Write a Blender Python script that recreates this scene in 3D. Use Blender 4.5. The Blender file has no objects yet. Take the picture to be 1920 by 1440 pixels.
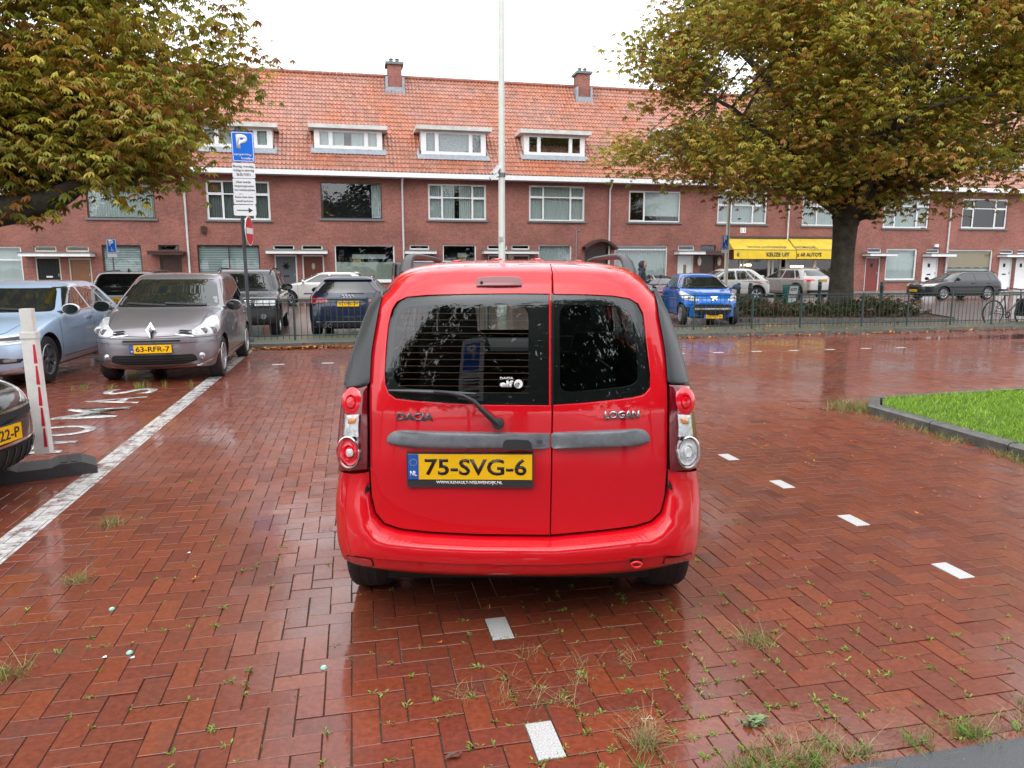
import bpy, bmesh, math, random
import numpy as np
from mathutils import Vector, Matrix
from mathutils.bvhtree import BVHTree

random.seed(7)
rng = np.random.default_rng(11)
SC = bpy.context.scene
COL = SC.collection
R = math.radians
PI = math.pi

# ------------------------------------------------------------------ camera
CAM_F = 1360.0; CAM_H = 1.6; CAM_P = math.atan(220/1360.0); CAM_YAW = R(12.3)
cam = bpy.data.cameras.new("camera"); camo = bpy.data.objects.new("camera", cam); COL.objects.link(camo)
camo.location = (0, 0, CAM_H); camo.rotation_euler = (PI/2-CAM_P, 0, -CAM_YAW)
cam.sensor_width = 36.0; cam.lens = 36.0*CAM_F/1920.0; cam.clip_start = 0.05; cam.clip_end = 2000
SC.camera = camo

# ------------------------------------------------------------------ overcast sky and sun
SUN_EL, SUN_AZ = R(52), R(200)
wd = bpy.data.worlds.new("World"); SC.world = wd; wd.use_nodes = True
wn = wd.node_tree.nodes; wl = wd.node_tree.links; wn.clear()
w_out = wn.new('ShaderNodeOutputWorld'); w_bg = wn.new('ShaderNodeBackground')
w_sky = wn.new('ShaderNodeTexSky'); w_sky.sky_type = 'NISHITA'; w_sky.sun_disc = False
w_sky.sun_elevation = SUN_EL; w_sky.sun_rotation = SUN_AZ; w_sky.dust_density = 4.0; w_sky.air_density = 1.0
w_hs = wn.new('ShaderNodeHueSaturation'); w_hs.inputs['Saturation'].default_value = 0.22
w_mix = wn.new('ShaderNodeMixRGB'); w_mix.inputs[0].default_value = 0.62
w_mix.inputs[2].default_value = (12.0, 12.3, 12.8, 1)
wl.new(w_sky.outputs[0], w_hs.inputs['Color']); wl.new(w_hs.outputs[0], w_mix.inputs[1])
wl.new(w_mix.outputs[0], w_bg.inputs[0]); wl.new(w_bg.outputs[0], w_out.inputs[0])
w_bg.inputs[1].default_value = 0.105
sl = bpy.data.lights.new("sun", 'SUN'); sl.energy = 0.7; sl.angle = R(100); sl.color = (1, .97, .92)
so = bpy.data.objects.new("sun", sl); COL.objects.link(so)
so.rotation_euler = (PI/2-SUN_EL, 0, PI-SUN_AZ)
SC.view_settings.view_transform = 'Standard'; SC.view_settings.look = 'None'
SC.view_settings.exposure = 1.05; SC.view_settings.gamma = 1.0; SC.view_settings.use_curve_mapping = False
SC.render.engine = 'CYCLES'
SC.cycles.max_bounces = 8; SC.cycles.transparent_max_bounces = 12; SC.cycles.use_denoising = True
SC.cycles.caustics_reflective = False; SC.cycles.caustics_refractive = False

# ------------------------------------------------------------------ camera geometry used to lay things out at their real distances
_cp, _sp, _cy, _sy = math.cos(CAM_P), math.sin(CAM_P), math.cos(CAM_YAW), math.sin(CAM_YAW)
C_F = Vector((_sy*_cp, _cy*_cp, -_sp)); C_R = Vector((_cy, -_sy, 0)); C_U = C_R.cross(C_F)
C_O = Vector((0, 0, CAM_H))
def ray(x, y): return C_F + C_R*((x-960)/CAM_F) + C_U*((720-y)/CAM_F)
def G(x, y, z=0.0):
    d = ray(x, y); return C_O + d*((z-CAM_H)/d.z)
def PYP(x, y, Y):
    d = ray(x, y); return C_O + d*(Y/d.y)
def proj(P):
    P = Vector(P)-C_O; z = P.dot(C_F)
    return 960+CAM_F*P.dot(C_R)/z, 720-CAM_F*P.dot(C_U)/z, z

# ------------------------------------------------------------------ materials (all procedural)
MATS = {}
def nodes_of(name):
    m = bpy.data.materials.new(name); m.use_nodes = True
    nt = m.node_tree; return m, nt, nt.nodes, nt.links, nt.nodes['Principled BSDF']
def c4(c): return (c[0], c[1], c[2], 1.0)
def mat(name, col, rough=.5, metal=0., var=.12, scale=6., bump=0., bscale=60., coat=0., crough=.05, spec=.5, col2=None, attr=None, rvar=0., emit=None, ior=None):
    if name in MATS: return MATS[name]
    m, nt, N, L, B = nodes_of(name)
    tc = N.new('ShaderNodeTexCoord'); nz = N.new('ShaderNodeTexNoise')
    nz.inputs['Scale'].default_value = scale; nz.inputs['Detail'].default_value = 6; nz.inputs['Roughness'].default_value = .6
    L.new(tc.outputs['Object'], nz.inputs['Vector'])
    mx = N.new('ShaderNodeMixRGB'); cr = N.new('ShaderNodeMapRange')
    cr.inputs[1].default_value = .3; cr.inputs[2].default_value = .7
    L.new(nz.outputs['Fac'], cr.inputs[0]); L.new(cr.outputs[0], mx.inputs[0])
    a = [max(0, c*(1-var)) for c in col]; b = [min(1, c*(1+var)) for c in col] if col2 is None else col2
    mx.inputs[1].default_value = c4(a); mx.inputs[2].default_value = c4(b)
    out = mx.outputs[0]
    if attr:
        at = N.new('ShaderNodeAttribute'); at.attribute_name = attr
        m2 = N.new('ShaderNodeMixRGB'); m2.blend_type = 'MULTIPLY'; m2.inputs[0].default_value = 1
        L.new(out, m2.inputs[1]); L.new(at.outputs['Color'], m2.inputs[2]); out = m2.outputs[0]
    L.new(out, B.inputs['Base Color'])
    B.inputs['Roughness'].default_value = rough; B.inputs['Metallic'].default_value = metal
    B.inputs['Specular IOR Level'].default_value = spec
    if ior: B.inputs['IOR'].default_value = ior
    B.inputs['Coat Weight'].default_value = coat; B.inputs['Coat Roughness'].default_value = crough
    if rvar:
        rr = N.new('ShaderNodeMapRange'); rr.inputs[1].default_value = .3; rr.inputs[2].default_value = .7
        rr.inputs[3].default_value = max(0.02, rough-rvar); rr.inputs[4].default_value = min(1, rough+rvar)
        L.new(nz.outputs['Fac'], rr.inputs[0]); L.new(rr.outputs[0], B.inputs['Roughness'])
    if bump:
        n2 = N.new('ShaderNodeTexNoise'); n2.inputs['Scale'].default_value = bscale; n2.inputs['Detail'].default_value = 4
        L.new(tc.outputs['Object'], n2.inputs['Vector'])
        bp = N.new('ShaderNodeBump'); bp.inputs['Strength'].default_value = bump; bp.inputs['Distance'].default_value = .01
        L.new(n2.outputs['Fac'], bp.inputs['Height']); L.new(bp.outputs[0], B.inputs['Normal'])
    if emit:
        B.inputs['Emission Color'].default_value = c4(emit[0]); B.inputs['Emission Strength'].default_value = emit[1]
    MATS[name] = m; return m

def schlick(N, L, ior):
    """mirror share of a thin pane, the same from both sides"""
    f0 = ((ior-1)/(ior+1))**2; g = N.new('ShaderNodeNewGeometry'); d = N.new('ShaderNodeVectorMath'); d.operation = 'DOT_PRODUCT'
    L.new(g.outputs['Incoming'], d.inputs[0]); L.new(g.outputs['Normal'], d.inputs[1])
    def m(op, a, b=None):
        q = N.new('ShaderNodeMath'); q.operation = op
        for i, x in enumerate((a, b)):
            if x is None: continue
            if isinstance(x, (int, float)): q.inputs[i].default_value = x
            else: L.new(x, q.inputs[i])
        return q.outputs[0]
    c = m('ABSOLUTE', d.outputs['Value']); p = m('POWER', m('SUBTRACT', 1.0, c), 5.0)
    return m('ADD', m('MULTIPLY', p, 1-f0), f0)
def glass_mat(name, tint, through, rough=.01, refl=1.5):
    """window glass: tinted see-through layer under a mirror-like surface"""
    m, nt, N, L, B = nodes_of(name); N.remove(B)
    out = N['Material Output']
    tr = N.new('ShaderNodeBsdfTransparent'); tr.inputs[0].default_value = c4([through*t for t in tint])
    gl = N.new('ShaderNodeBsdfGlossy'); gl.inputs['Roughness'].default_value = rough; gl.inputs['Color'].default_value = (.95, .97, 1, 1)
    fr = schlick(N, L, refl)
    tc = N.new('ShaderNodeTexCoord'); nz = N.new('ShaderNodeTexNoise'); nz.inputs['Scale'].default_value = 1.3
    bp = N.new('ShaderNodeBump'); bp.inputs['Strength'].default_value = .03; bp.inputs['Distance'].default_value = .05
    L.new(tc.outputs['Object'], nz.inputs['Vector']); L.new(nz.outputs['Fac'], bp.inputs['Height'])
    L.new(bp.outputs[0], gl.inputs['Normal'])
    mx = N.new('ShaderNodeMixShader'); L.new(fr, mx.inputs[0]); L.new(tr.outputs[0], mx.inputs[1]); L.new(gl.outputs[0], mx.inputs[2])
    L.new(mx.outputs[0], out.inputs[0])
    MATS[name] = m; return m

def paint(name, col, metal=.0, inner=True, rough=.35):
    """wet car paint: coat over base, dark lining on the back of the sheet, fine drops"""
    if name in MATS: return MATS[name]
    m, nt, N, L, B = nodes_of(name)
    tc = N.new('ShaderNodeTexCoord')
    nz = N.new('ShaderNodeTexNoise'); nz.inputs['Scale'].default_value = 2.2; nz.inputs['Detail'].default_value = 5
    L.new(tc.outputs['Object'], nz.inputs['Vector'])
    mx = N.new('ShaderNodeMixRGB'); mx.inputs[1].default_value = c4([c*.95 for c in col]); mx.inputs[2].default_value = c4([min(1, c*1.05) for c in col])
    L.new(nz.outputs['Fac'], mx.inputs[0])
    g = N.new('ShaderNodeNewGeometry'); m2 = N.new('ShaderNodeMixRGB'); m2.inputs[2].default_value = (.012, .012, .013, 1)
    L.new(g.outputs['Backfacing'], m2.inputs[0]); L.new(mx.outputs[0], m2.inputs[1]); L.new(m2.outputs[0], B.inputs['Base Color'])
    B.inputs['Metallic'].default_value = metal; B.inputs['Roughness'].default_value = rough
    B.inputs['Coat Weight'].default_value = 1.0; B.inputs['Coat Roughness'].default_value = .025; B.inputs['Coat IOR'].default_value = 1.5; B.inputs['Specular IOR Level'].default_value = .15
    vr = N.new('ShaderNodeTexVoronoi'); vr.inputs['Scale'].default_value = 95
    L.new(tc.outputs['Object'], vr.inputs['Vector'])
    mr = N.new('ShaderNodeMapRange'); mr.inputs[1].default_value = .05; mr.inputs[2].default_value = .28; mr.inputs[3].default_value = 1; mr.inputs[4].default_value = 0
    L.new(vr.outputs['Distance'], mr.inputs[0])
    bp = N.new('ShaderNodeBump'); bp.inputs['Strength'].default_value = .014; bp.inputs['Distance'].default_value = .004
    L.new(mr.outputs[0], bp.inputs['Height']); L.new(bp.outputs[0], B.inputs['Coat Normal'])
    MATS[name] = m; return m

# ------------------------------------------------------------------ mesh builder
def smooth(vals): return vals
class MB:
    def __init__(s): s.v = []; s.f = []; s.m = []
    def add(s, vs, fs, mi=0):
        o = len(s.v); s.v += [tuple(p) for p in vs]; s.f += [tuple(o+i for i in f) for f in fs]; s.m += [mi]*len(fs); return s
    def box(s, a, b, mi=0):
        x0, y0, z0 = [min(a[i], b[i]) for i in range(3)]; x1, y1, z1 = [max(a[i], b[i]) for i in range(3)]
        vs = [(x0,y0,z0),(x1,y0,z0),(x1,y1,z0),(x0,y1,z0),(x0,y0,z1),(x1,y0,z1),(x1,y1,z1),(x0,y1,z1)]
        return s.add(vs, [(0,3,2,1),(4,5,6,7),(0,1,5,4),(1,2,6,5),(2,3,7,6),(3,0,4,7)], mi)
    def mbox(s, M, size, mi=0):
        hx, hy, hz = [q/2 for q in size]
        vs = [M @ Vector(p) for p in ((-hx,-hy,-hz),(hx,-hy,-hz),(hx,hy,-hz),(-hx,hy,-hz),(-hx,-hy,hz),(hx,-hy,hz),(hx,hy,hz),(-hx,hy,hz))]
        return s.add(vs, [(0,3,2,1),(4,5,6,7),(0,1,5,4),(1,2,6,5),(2,3,7,6),(3,0,4,7)], mi)
    def tube(s, pts, rad, n=8, cap=True, mi=0, flat=1.0):
        pts = [Vector(p) for p in pts]; k = len(pts)
        rs = rad if isinstance(rad, (list, tuple)) else [rad]*k
        t0 = (pts[1]-pts[0]).normalized(); up = Vector((0,0,1)) if abs(t0.z) < .9 else Vector((1,0,0))
        nrm = (up - t0*up.dot(t0)).normalized(); vs = []
        for i in range(k):
            t = (pts[min(i+1,k-1)]-pts[max(i-1,0)]).normalized()
            nrm = (nrm - t*nrm.dot(t)); nrm = nrm.normalized() if nrm.length > 1e-6 else t.orthogonal().normalized()
            bn = t.cross(nrm)
            for j in range(n):
                a = 2*PI*j/n; vs.append(pts[i] + nrm*(math.cos(a)*rs[i]*flat) + bn*(math.sin(a)*rs[i]))
        fs = [(i*n+j, i*n+(j+1)%n, (i+1)*n+(j+1)%n, (i+1)*n+j) for i in range(k-1) for j in range(n)]
        if cap: fs += [tuple(range(n-1,-1,-1)), tuple((k-1)*n+j for j in range(n))]
        return s.add(vs, fs, mi)
    def lathe(s, prof, M=None, n=24, mi=0, caps=False):
        """prof: (radius, height) about local Z, then M"""
        M = M or Matrix(); vs = []
        for r, h in prof:
            for j in range(n):
                a = 2*PI*j/n; vs.append(M @ Vector((r*math.cos(a), r*math.sin(a), h)))
        k = len(prof)
        fs = [(i*n+j, i*n+(j+1)%n, (i+1)*n+(j+1)%n, (i+1)*n+j) for i in range(k-1) for j in range(n)]
        if caps: fs += [tuple(range(n-1,-1,-1)), tuple((k-1)*n+j for j in range(n))]
        return s.add(vs, fs, mi)
    def prism(s, poly, d0, d1, fn, mi=0):
        """closed 2D outline extruded from d0 to d1; fn(u,v,d)->xyz"""
        n = len(poly); vs = [fn(u,v,d0) for u,v in poly]+[fn(u,v,d1) for u,v in poly]
        fs = [tuple(range(n)), tuple(range(2*n-1,n-1,-1))]+[(i, i+n, (i+1)%n+n, (i+1)%n) for i in range(n)]
        return s.add(vs, fs, mi)
    def mesh(s, name, off=(0,0,0)):
        me = bpy.data.meshes.new(name)
        o = Vector(off); me.from_pydata([Vector(p)-o for p in s.v] if o.length else s.v, [], s.f)
        return me
    def build(s, name, mats, parent=None, off=(0,0,0), smooth=None, fix=True):
        me = s.mesh(name, off)
        mats = mats if isinstance(mats, (list, tuple)) else [mats]
        for q in mats: me.materials.append(q)
        if len(mats) > 1: me.polygons.foreach_set('material_index', s.m)
        if fix:
            bm = bmesh.new(); bm.from_mesh(me); bmesh.ops.recalc_face_normals(bm, faces=bm.faces); bm.to_mesh(me); bm.free()
        shade(me, smooth)
        return link(name, me, parent)
def shade(me, ang):
    if ang is not None:
        me.polygons.foreach_set('use_smooth', [True]*len(me.polygons))
        if ang < 179: me.set_sharp_from_angle(angle=R(ang))
    else: me.shade_flat()
    me.update()
def link(name, me, parent=None):
    o = bpy.data.objects.new(name, me); COL.objects.link(o)
    if parent is not None: o.parent = parent
    return o
def thing(name, label, cat, loc=(0,0,0), rz=0., group=None):
    o = bpy.data.objects.new(name, None); COL.objects.link(o); o.empty_display_size = .2
    o.location = loc; o.rotation_euler = (0,0,rz); tag(o, label, cat, group); return o
def tag(o, label, cat, group=None):
    o['label'] = label; o['category'] = cat
    if group: o['group'] = group
    return o
def kind(o, k): o['kind'] = k; return o
def np_mesh(name, verts, faces, mat_, parent=None, color=None, smooth=None, attr='tone'):
    me = bpy.data.meshes.new(name); verts = np.asarray(verts, np.float32); faces = np.asarray(faces, np.int32)
    k = faces.shape[1]
    me.vertices.add(len(verts)); me.vertices.foreach_set('co', verts.ravel())
    me.loops.add(faces.size); me.loops.foreach_set('vertex_index', faces.ravel())
    me.polygons.add(len(faces)); me.polygons.foreach_set('loop_start', np.arange(len(faces), dtype=np.int32)*k)
    me.update(calc_edges=True); me.validate()
    if color is not None:
        ca = me.color_attributes.new(attr, 'FLOAT_COLOR', 'POINT')
        c = np.ones((len(verts), 4), np.float32); c[:, :3] = color; ca.data.foreach_set('color', c.ravel())
    me.materials.append(mat_); shade(me, smooth)
    return link(name, me, parent)
def copy_tree(o, parent=None):
    c = o.copy(); COL.objects.link(c); c.parent = parent
    for ch in list(o.children): copy_tree(ch, c)
    return c

def lettering(text, o, u, v, width, height, m, parent, name='lettering', bold=0., depth=.002, shear=0., keep=False):
    """flat or slightly raised letters: o = lower-left corner, u / v = unit vectors along and up"""
    cu = bpy.data.curves.new(name, 'FONT'); cu.body = text; cu.offset = bold; cu.shear = shear; cu.resolution_u = 3
    ob = bpy.data.objects.new('tmp', cu); COL.objects.link(ob)
    dg = bpy.context.evaluated_depsgraph_get(); me = bpy.data.meshes.new_from_object(ob.evaluated_get(dg))
    bpy.data.objects.remove(ob); bpy.data.curves.remove(cu)
    n = len(me.vertices); co = np.empty(n*3, np.float32); me.vertices.foreach_get('co', co); co = co.reshape(-1, 3)
    mn, mxx = co.min(0), co.max(0); w, h = mxx[0]-mn[0], mxx[1]-mn[1]
    sx = width/w if width else height/h; sy = height/h if height else sx
    o, u, v = Vector(o), Vector(u).normalized(), Vector(v).normalized(); nn = u.cross(v)
    U, V, Nn, O = [np.array(q) for q in (u, v, nn, o)]
    P = O + np.outer((co[:,0]-mn[0])*sx, U) + np.outer((co[:,1]-mn[1])*sy, V)
    bm = bmesh.new(); bm.from_mesh(me)
    for i, vv in enumerate(bm.verts): vv.co = P[i]
    r = bmesh.ops.extrude_face_region(bm, geom=bm.faces[:])
    for g in r['geom']:
        if isinstance(g, bmesh.types.BMVert): g.co += nn*depth
    bmesh.ops.recalc_face_normals(bm, faces=bm.faces); bm.to_mesh(me); bm.free()
    me.materials.clear(); me.materials.append(m); me.name = name
    return link(name, me, parent)
# ================================================================== ground, paving, kerbs, lawn
def brick_wet_mat():
    m, nt, N, L, B = nodes_of("wet_red_clinker")
    tc = N.new('ShaderNodeNewGeometry'); P = tc.outputs['Position']
    at = N.new('ShaderNodeAttribute'); at.attribute_name = 'tone'
    def noise(s, d=5, r=.6):
        n = N.new('ShaderNodeTexNoise'); n.inputs['Scale'].default_value = s; n.inputs['Detail'].default_value = d; n.inputs['Roughness'].default_value = r
        L.new(P, n.inputs['Vector']); return n.outputs['Fac']
    def rng_(x, a, b, c, d):
        q = N.new('ShaderNodeMapRange'); q.inputs[1].default_value = a; q.inputs[2].default_value = b; q.inputs[3].default_value = c; q.inputs[4].default_value = d
        L.new(x, q.inputs[0]); return q.outputs[0]
    fine = noise(42); big = noise(.55, 3); mid = noise(5.5, 4)
    m1 = N.new('ShaderNodeMixRGB'); m1.blend_type = 'MULTIPLY'; m1.inputs[0].default_value = 1
    g = N.new('ShaderNodeMixRGB'); g.inputs[1].default_value = (.70,.66,.64,1); g.inputs[2].default_value = (1.22,1.2,1.2,1)
    L.new(rng_(fine, .3, .7, 0, 1), g.inputs[0]); L.new(at.outputs['Color'], m1.inputs[1]); L.new(g.outputs[0], m1.inputs[2])
    # grime: darker stains between
    m2 = N.new('ShaderNodeMixRGB'); m2.inputs[2].default_value = (.075,.042,.034,1)
    L.new(rng_(mid, .55, .78, 0, .55), m2.inputs[0]); L.new(m1.outputs[0], m2.inputs[1])
    L.new(m2.outputs[0], B.inputs['Base Color'])
    L.new(rng_(mid, .3, .7, .32, .6), B.inputs['Roughness'])
    B.inputs['Specular IOR Level'].default_value = .2
    wet = rng_(big, .36, .60, .35, 1.0)
    L.new(wet, B.inputs['Coat Weight'])
    B.inputs['Coat IOR'].default_value = 1.52
    L.new(rng_(noise(9, 4), .35, .7, .03, .16), B.inputs['Coat Roughness'])
    bp = N.new('ShaderNodeBump'); bp.inputs['Strength'].default_value = .28; bp.inputs['Distance'].default_value = .004
    L.new(noise(130, 3), bp.inputs['Height']); L.new(bp.outputs[0], B.inputs['Normal'])
    b2 = N.new('ShaderNodeBump'); b2.inputs['Strength'].default_value = .10; b2.inputs['Distance'].default_value = .006
    L.new(noise(28, 3), b2.inputs['Height']); L.new(b2.outputs[0], B.inputs['Coat Normal'])
    return m
M_BRICK = brick_wet_mat()
M_JOINT = mat("joint_sand", (.075,.055,.045), rough=.75, col2=(.07,.07,.035), scale=3.5, bump=.6, bscale=90, rvar=.2)
M_ASPH = mat("asphalt", (.065,.068,.075), rough=.5, var=.35, scale=180, bump=.7, bscale=260, coat=.35, crough=.2)
M_KERB = mat("kerb_stone", (.06,.062,.062), rough=.45, col2=(.13,.135,.12), scale=9, bump=.35, bscale=70, coat=.35, crough=.2)
M_WHITESTONE = mat("white_marker_stone", (.36,.37,.37), rough=.5, col2=(.66,.67,.66), scale=150, bump=.3, bscale=200, coat=.2, crough=.2)

ground = MB().add([(-300,-300,-.0075),(300,-300,-.0075),(300,400,-.0075),(-300,400,-.0075)], [(0,1,2,3)]).build('ground', M_JOINT); kind(ground, 'structure')
LOT_Y0 = 1.86
def kerb_y(x): return 14.95+.03*(x+2)
asph = MB().add([(-60,-40,.0055),(60,-40,.0055),(60,LOT_Y0-.02,.0055),(-60,LOT_Y0-.02,.0055)], [(0,1,2,3)]).build('asphalt_road', M_ASPH); kind(asph, 'structure')

# ---- herringbone clinkers, each its own raised slab
ISL = [(5.28,-4.0),(5.52,6.85),(5.9,7.32),(22,8.3),(22,-4.0)]
def in_isl(x, y):
    return x > 5.28+.0221*(y+4) and y < 7.32+.0608*(x-5.9) and y < 6.85+(x-5.52)*1.237
U = .0995
OX, OY = .592-5.5*U, 2.98-31*U      # (5,30): an upright slab; sets the pattern on the marker stones
cells = []
for i in range(-150, 200):
    for j in range(int(LOT_Y0/U)-5, int(15.9/U)+3):
        d = (i-j) % 4
        if d not in (0, 3): continue
        H = d == 0
        cx, cy = ((i+1)*U+OX, (j+.5)*U+OY) if H else ((i+.5)*U+OX, (j+1)*U+OY)
        if cy < LOT_Y0-.12 or cy > kerb_y(cx)-.02 or in_isl(cx, cy): continue
        px, py, z = proj((cx, cy, 0))
        if z < 1 or px < -420 or px > 2340 or py > 1700: continue
        cells.append((cx, cy, H, z))
cells = np.array(cells)
white = np.zeros(len(cells), bool)
def mark(x, y, H):
    d = (cells[:,0]-x)**2+(cells[:,1]-y)**2+np.where(cells[:,2] == H, 0, 1e3); white[int(d.argmin())] = True
def colx(x): return x
k0 = None
for y in (2.184, 2.98, 3.776): mark(.592, y, 0)
for k in range(12): mark(3.06, 3.14+.796*k, 0)
for k in range(16): mark(-1.27+.796*k, 12.46, 1)
pal = np.array([(.192,.044,.020),(.180,.042,.021),(.204,.049,.021),(.165,.038,.020),(.182,.048,.027),(.156,.037,.021),(.200,.045,.019)])
def tones(n):
    t = np.array([.95,1.0,1.05])*pal[rng.integers(0, len(pal), n)]*rng.normal(1, .055, (n,1)); dk = rng.random(n) < .02
    t[dk] *= .72; return t
BV, BF = [], []
def brick_pts(l, w, ch=.0018, h=.03):
    a, b = l/2, w/2
    v = [(-a+ch,-b+ch,0),(a-ch,-b+ch,0),(a-ch,b-ch,0),(-a+ch,b-ch,0),(-a,-b,-ch),(a,-b,-ch),(a,b,-ch),(-a,b,-ch),(-a,-b,-h),(a,-b,-h),(a,b,-h),(-a,b,-h)]
    f = [(0,1,2,3)]+[(4+k,4+(k+1)%4,(k+1)%4,k) for k in range(4)]+[(8+k,8+(k+1)%4,4+(k+1)%4,4+k) for k in range(4)]
    return np.array(v, float), np.array(f)
pv, pf = brick_pts(2*U-.0045, U-.0045)
size = 1.0/cells[:,3]; order = np.argsort(-size)
inview = np.array([(-5 < proj((c[0],c[1],0))[0] < 1925) and proj((c[0],c[1],0))[1] < 1450 for c in cells])
near = [k for k in order if inview[k] and not white[k]][:300]
near_set = np.zeros(len(cells), bool); near_set[near] = True
rest = np.where(~near_set & ~white)[0]
def place(ks):
    n = len(ks); c = cells[ks]; ang = np.where(c[:,2] == 1, 0, PI/2)+rng.normal(0, .006, n)
    tx, ty = rng.normal(0, .0055, n), rng.normal(0, .0055, n); dz = rng.normal(0, .0008, n)
    ca, sa = np.cos(ang)[:,None], np.sin(ang)[:,None]
    X = pv[None,:,0]*ca-pv[None,:,1]*sa; Y = pv[None,:,0]*sa+pv[None,:,1]*ca
    Z = pv[None,:,2]+X*tx[:,None]+Y*ty[:,None]+dz[:,None]
    V = np.stack([X+c[:,0:1]+rng.normal(0,.0006,(n,1)), Y+c[:,1:2]+rng.normal(0,.0006,(n,1)), Z], -1).reshape(-1,3)
    F = (pf[None]+(np.arange(n)*len(pv))[:,None,None]).reshape(-1,4)
    return V, F, n
pave = thing('pavement', None, None); del pave['label']; del pave['category']; kind(pave, 'structure')
V, F, n = place(rest)
ob = np_mesh('bricks', V, F, M_BRICK, pave, np.repeat(tones(n), len(pv), 0)); kind(ob, 'stuff')
variants = []
for k in range(14):
    me_o = np_mesh('brick', pv, pf, M_BRICK, None, np.repeat(tones(1), len(pv), 0)); variants.append(me_o.data); bpy.data.objects.remove(me_o)
for k in near:
    o = link('brick', random.choice(variants), pave); c = cells[k]
    o.location = (c[0]+random.gauss(0,.0006), c[1]+random.gauss(0,.0006), random.gauss(0,.0011))
    o.rotation_euler = (random.gauss(0,.0055), random.gauss(0,.0055), (0 if c[2] == 1 else PI/2)+random.gauss(0,.006))
wme = MB().add(pv, pf).build('marker_stone', M_WHITESTONE, fix=False).data
bpy.data.objects.remove([o for o in bpy.data.objects if o.data == wme][0])
for k in np.where(white)[0]:
    o = link('marker_stone', wme, pave); c = cells[k]; o.location = (c[0], c[1], .001); o.rotation_euler = (0, 0, 0 if c[2] == 1 else PI/2)

# ---- painted line and letters lying on the clinkers, worn by tyres
def worn_paint(name, wear):
    m, nt, N, L, B = nodes_of(name)
    B.inputs['Base Color'].default_value = (.60,.59,.58,1); B.inputs['Roughness'].default_value = .35; B.inputs['Coat Weight'].default_value = .5; B.inputs['Coat Roughness'].default_value = .15
    g = N.new('ShaderNodeNewGeometry'); n1 = N.new('ShaderNodeTexNoise'); n1.inputs['Scale'].default_value = 7; n1.inputs['Detail'].default_value = 9; n1.inputs['Roughness'].default_value = .72
    L.new(g.outputs['Position'], n1.inputs['Vector'])
    q = N.new('ShaderNodeMapRange'); q.inputs[1].default_value = wear-.06; q.inputs[2].default_value = wear+.08; q.inputs[3].default_value = .18; q.inputs[4].default_value = 1
    L.new(n1.outputs['Fac'], q.inputs[0]); L.new(q.outputs[0], B.inputs['Alpha'])
    return m
M_LINE = worn_paint('white_line_paint', .45); M_LETTER = worn_paint('white_letter_paint', .46)
lv, lf = [], []
x0, x1 = -2.10, -1.92
for c in cells[(cells[:,0] > x0-.15) & (cells[:,0] < x1+.15)]:
    a, b = ((2*U-.0055)/2, (U-.0055)/2) if c[2] == 1 else ((U-.0055)/2, (2*U-.0055)/2)
    xa, xb = max(x0, c[0]-a), min(x1, c[0]+a)
    if xb-xa < .004: continue
    o = len(lv); lv += [(xa,c[1]-b,.0038),(xb,c[1]-b,.0038),(xb,c[1]+b,.0038),(xa,c[1]+b,.0038)]; lf.append((o,o+1,o+2,o+3))
line = np_mesh('white_line', lv, lf, M_LINE); kind(line, 'structure')
mk = thing('painted_word', None, None); del mk['label']; del mk['category']; kind(mk, 'structure')
for ch, yc, wd_ in (('T',6.42,.42),('H',7.06,.46),('O',7.77,.5),('M',8.68,.62),('A',9.45,.5),('S',10.13,.44)):
    lettering(ch, (-2.54, yc-wd_/2, .0042), (0,1,0), (-1,0,0), wd_, .64, M_LETTER, mk, 'letter', bold=.015, depth=.0004)

# ---- far kerb, mossy verge, service road and pavement by the houses
kb = thing('kerb', None, None); del kb['label']; del kb['category']; kind(kb, 'structure')
x = -14.0
while x < 30:
    y0, y1 = kerb_y(x+.006), kerb_y(x+.994)
    MB().prism([(x+.006,y0),(x+.994,y1),(x+.994,y1+.14),(x+.006,y0+.14)], -.03, .098+random.uniform(-.004,.004), lambda u,v,d: (u,v,d)).build('kerb_stone', M_KERB, kb); x += 1.0
M_VERGE = mat("mossy_tiles", (.10,.09,.075), rough=.6, col2=(.065,.085,.03), scale=1.6, bump=.5, bscale=60, coat=.25, crough=.25)
vg = MB().add([(-16,kerb_y(-16)+.14,.094),(34,kerb_y(34)+.14,.094),(34,kerb_y(34)+1.55,.094),(-16,kerb_y(-16)+1.55,.094),(34,kerb_y(34)+1.55,-.01),(-16,kerb_y(-16)+1.55,-.01)],
     [(0,1,2,3),(3,2,4,5)]).build('verge', M_VERGE); kind(vg, 'structure')
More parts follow.
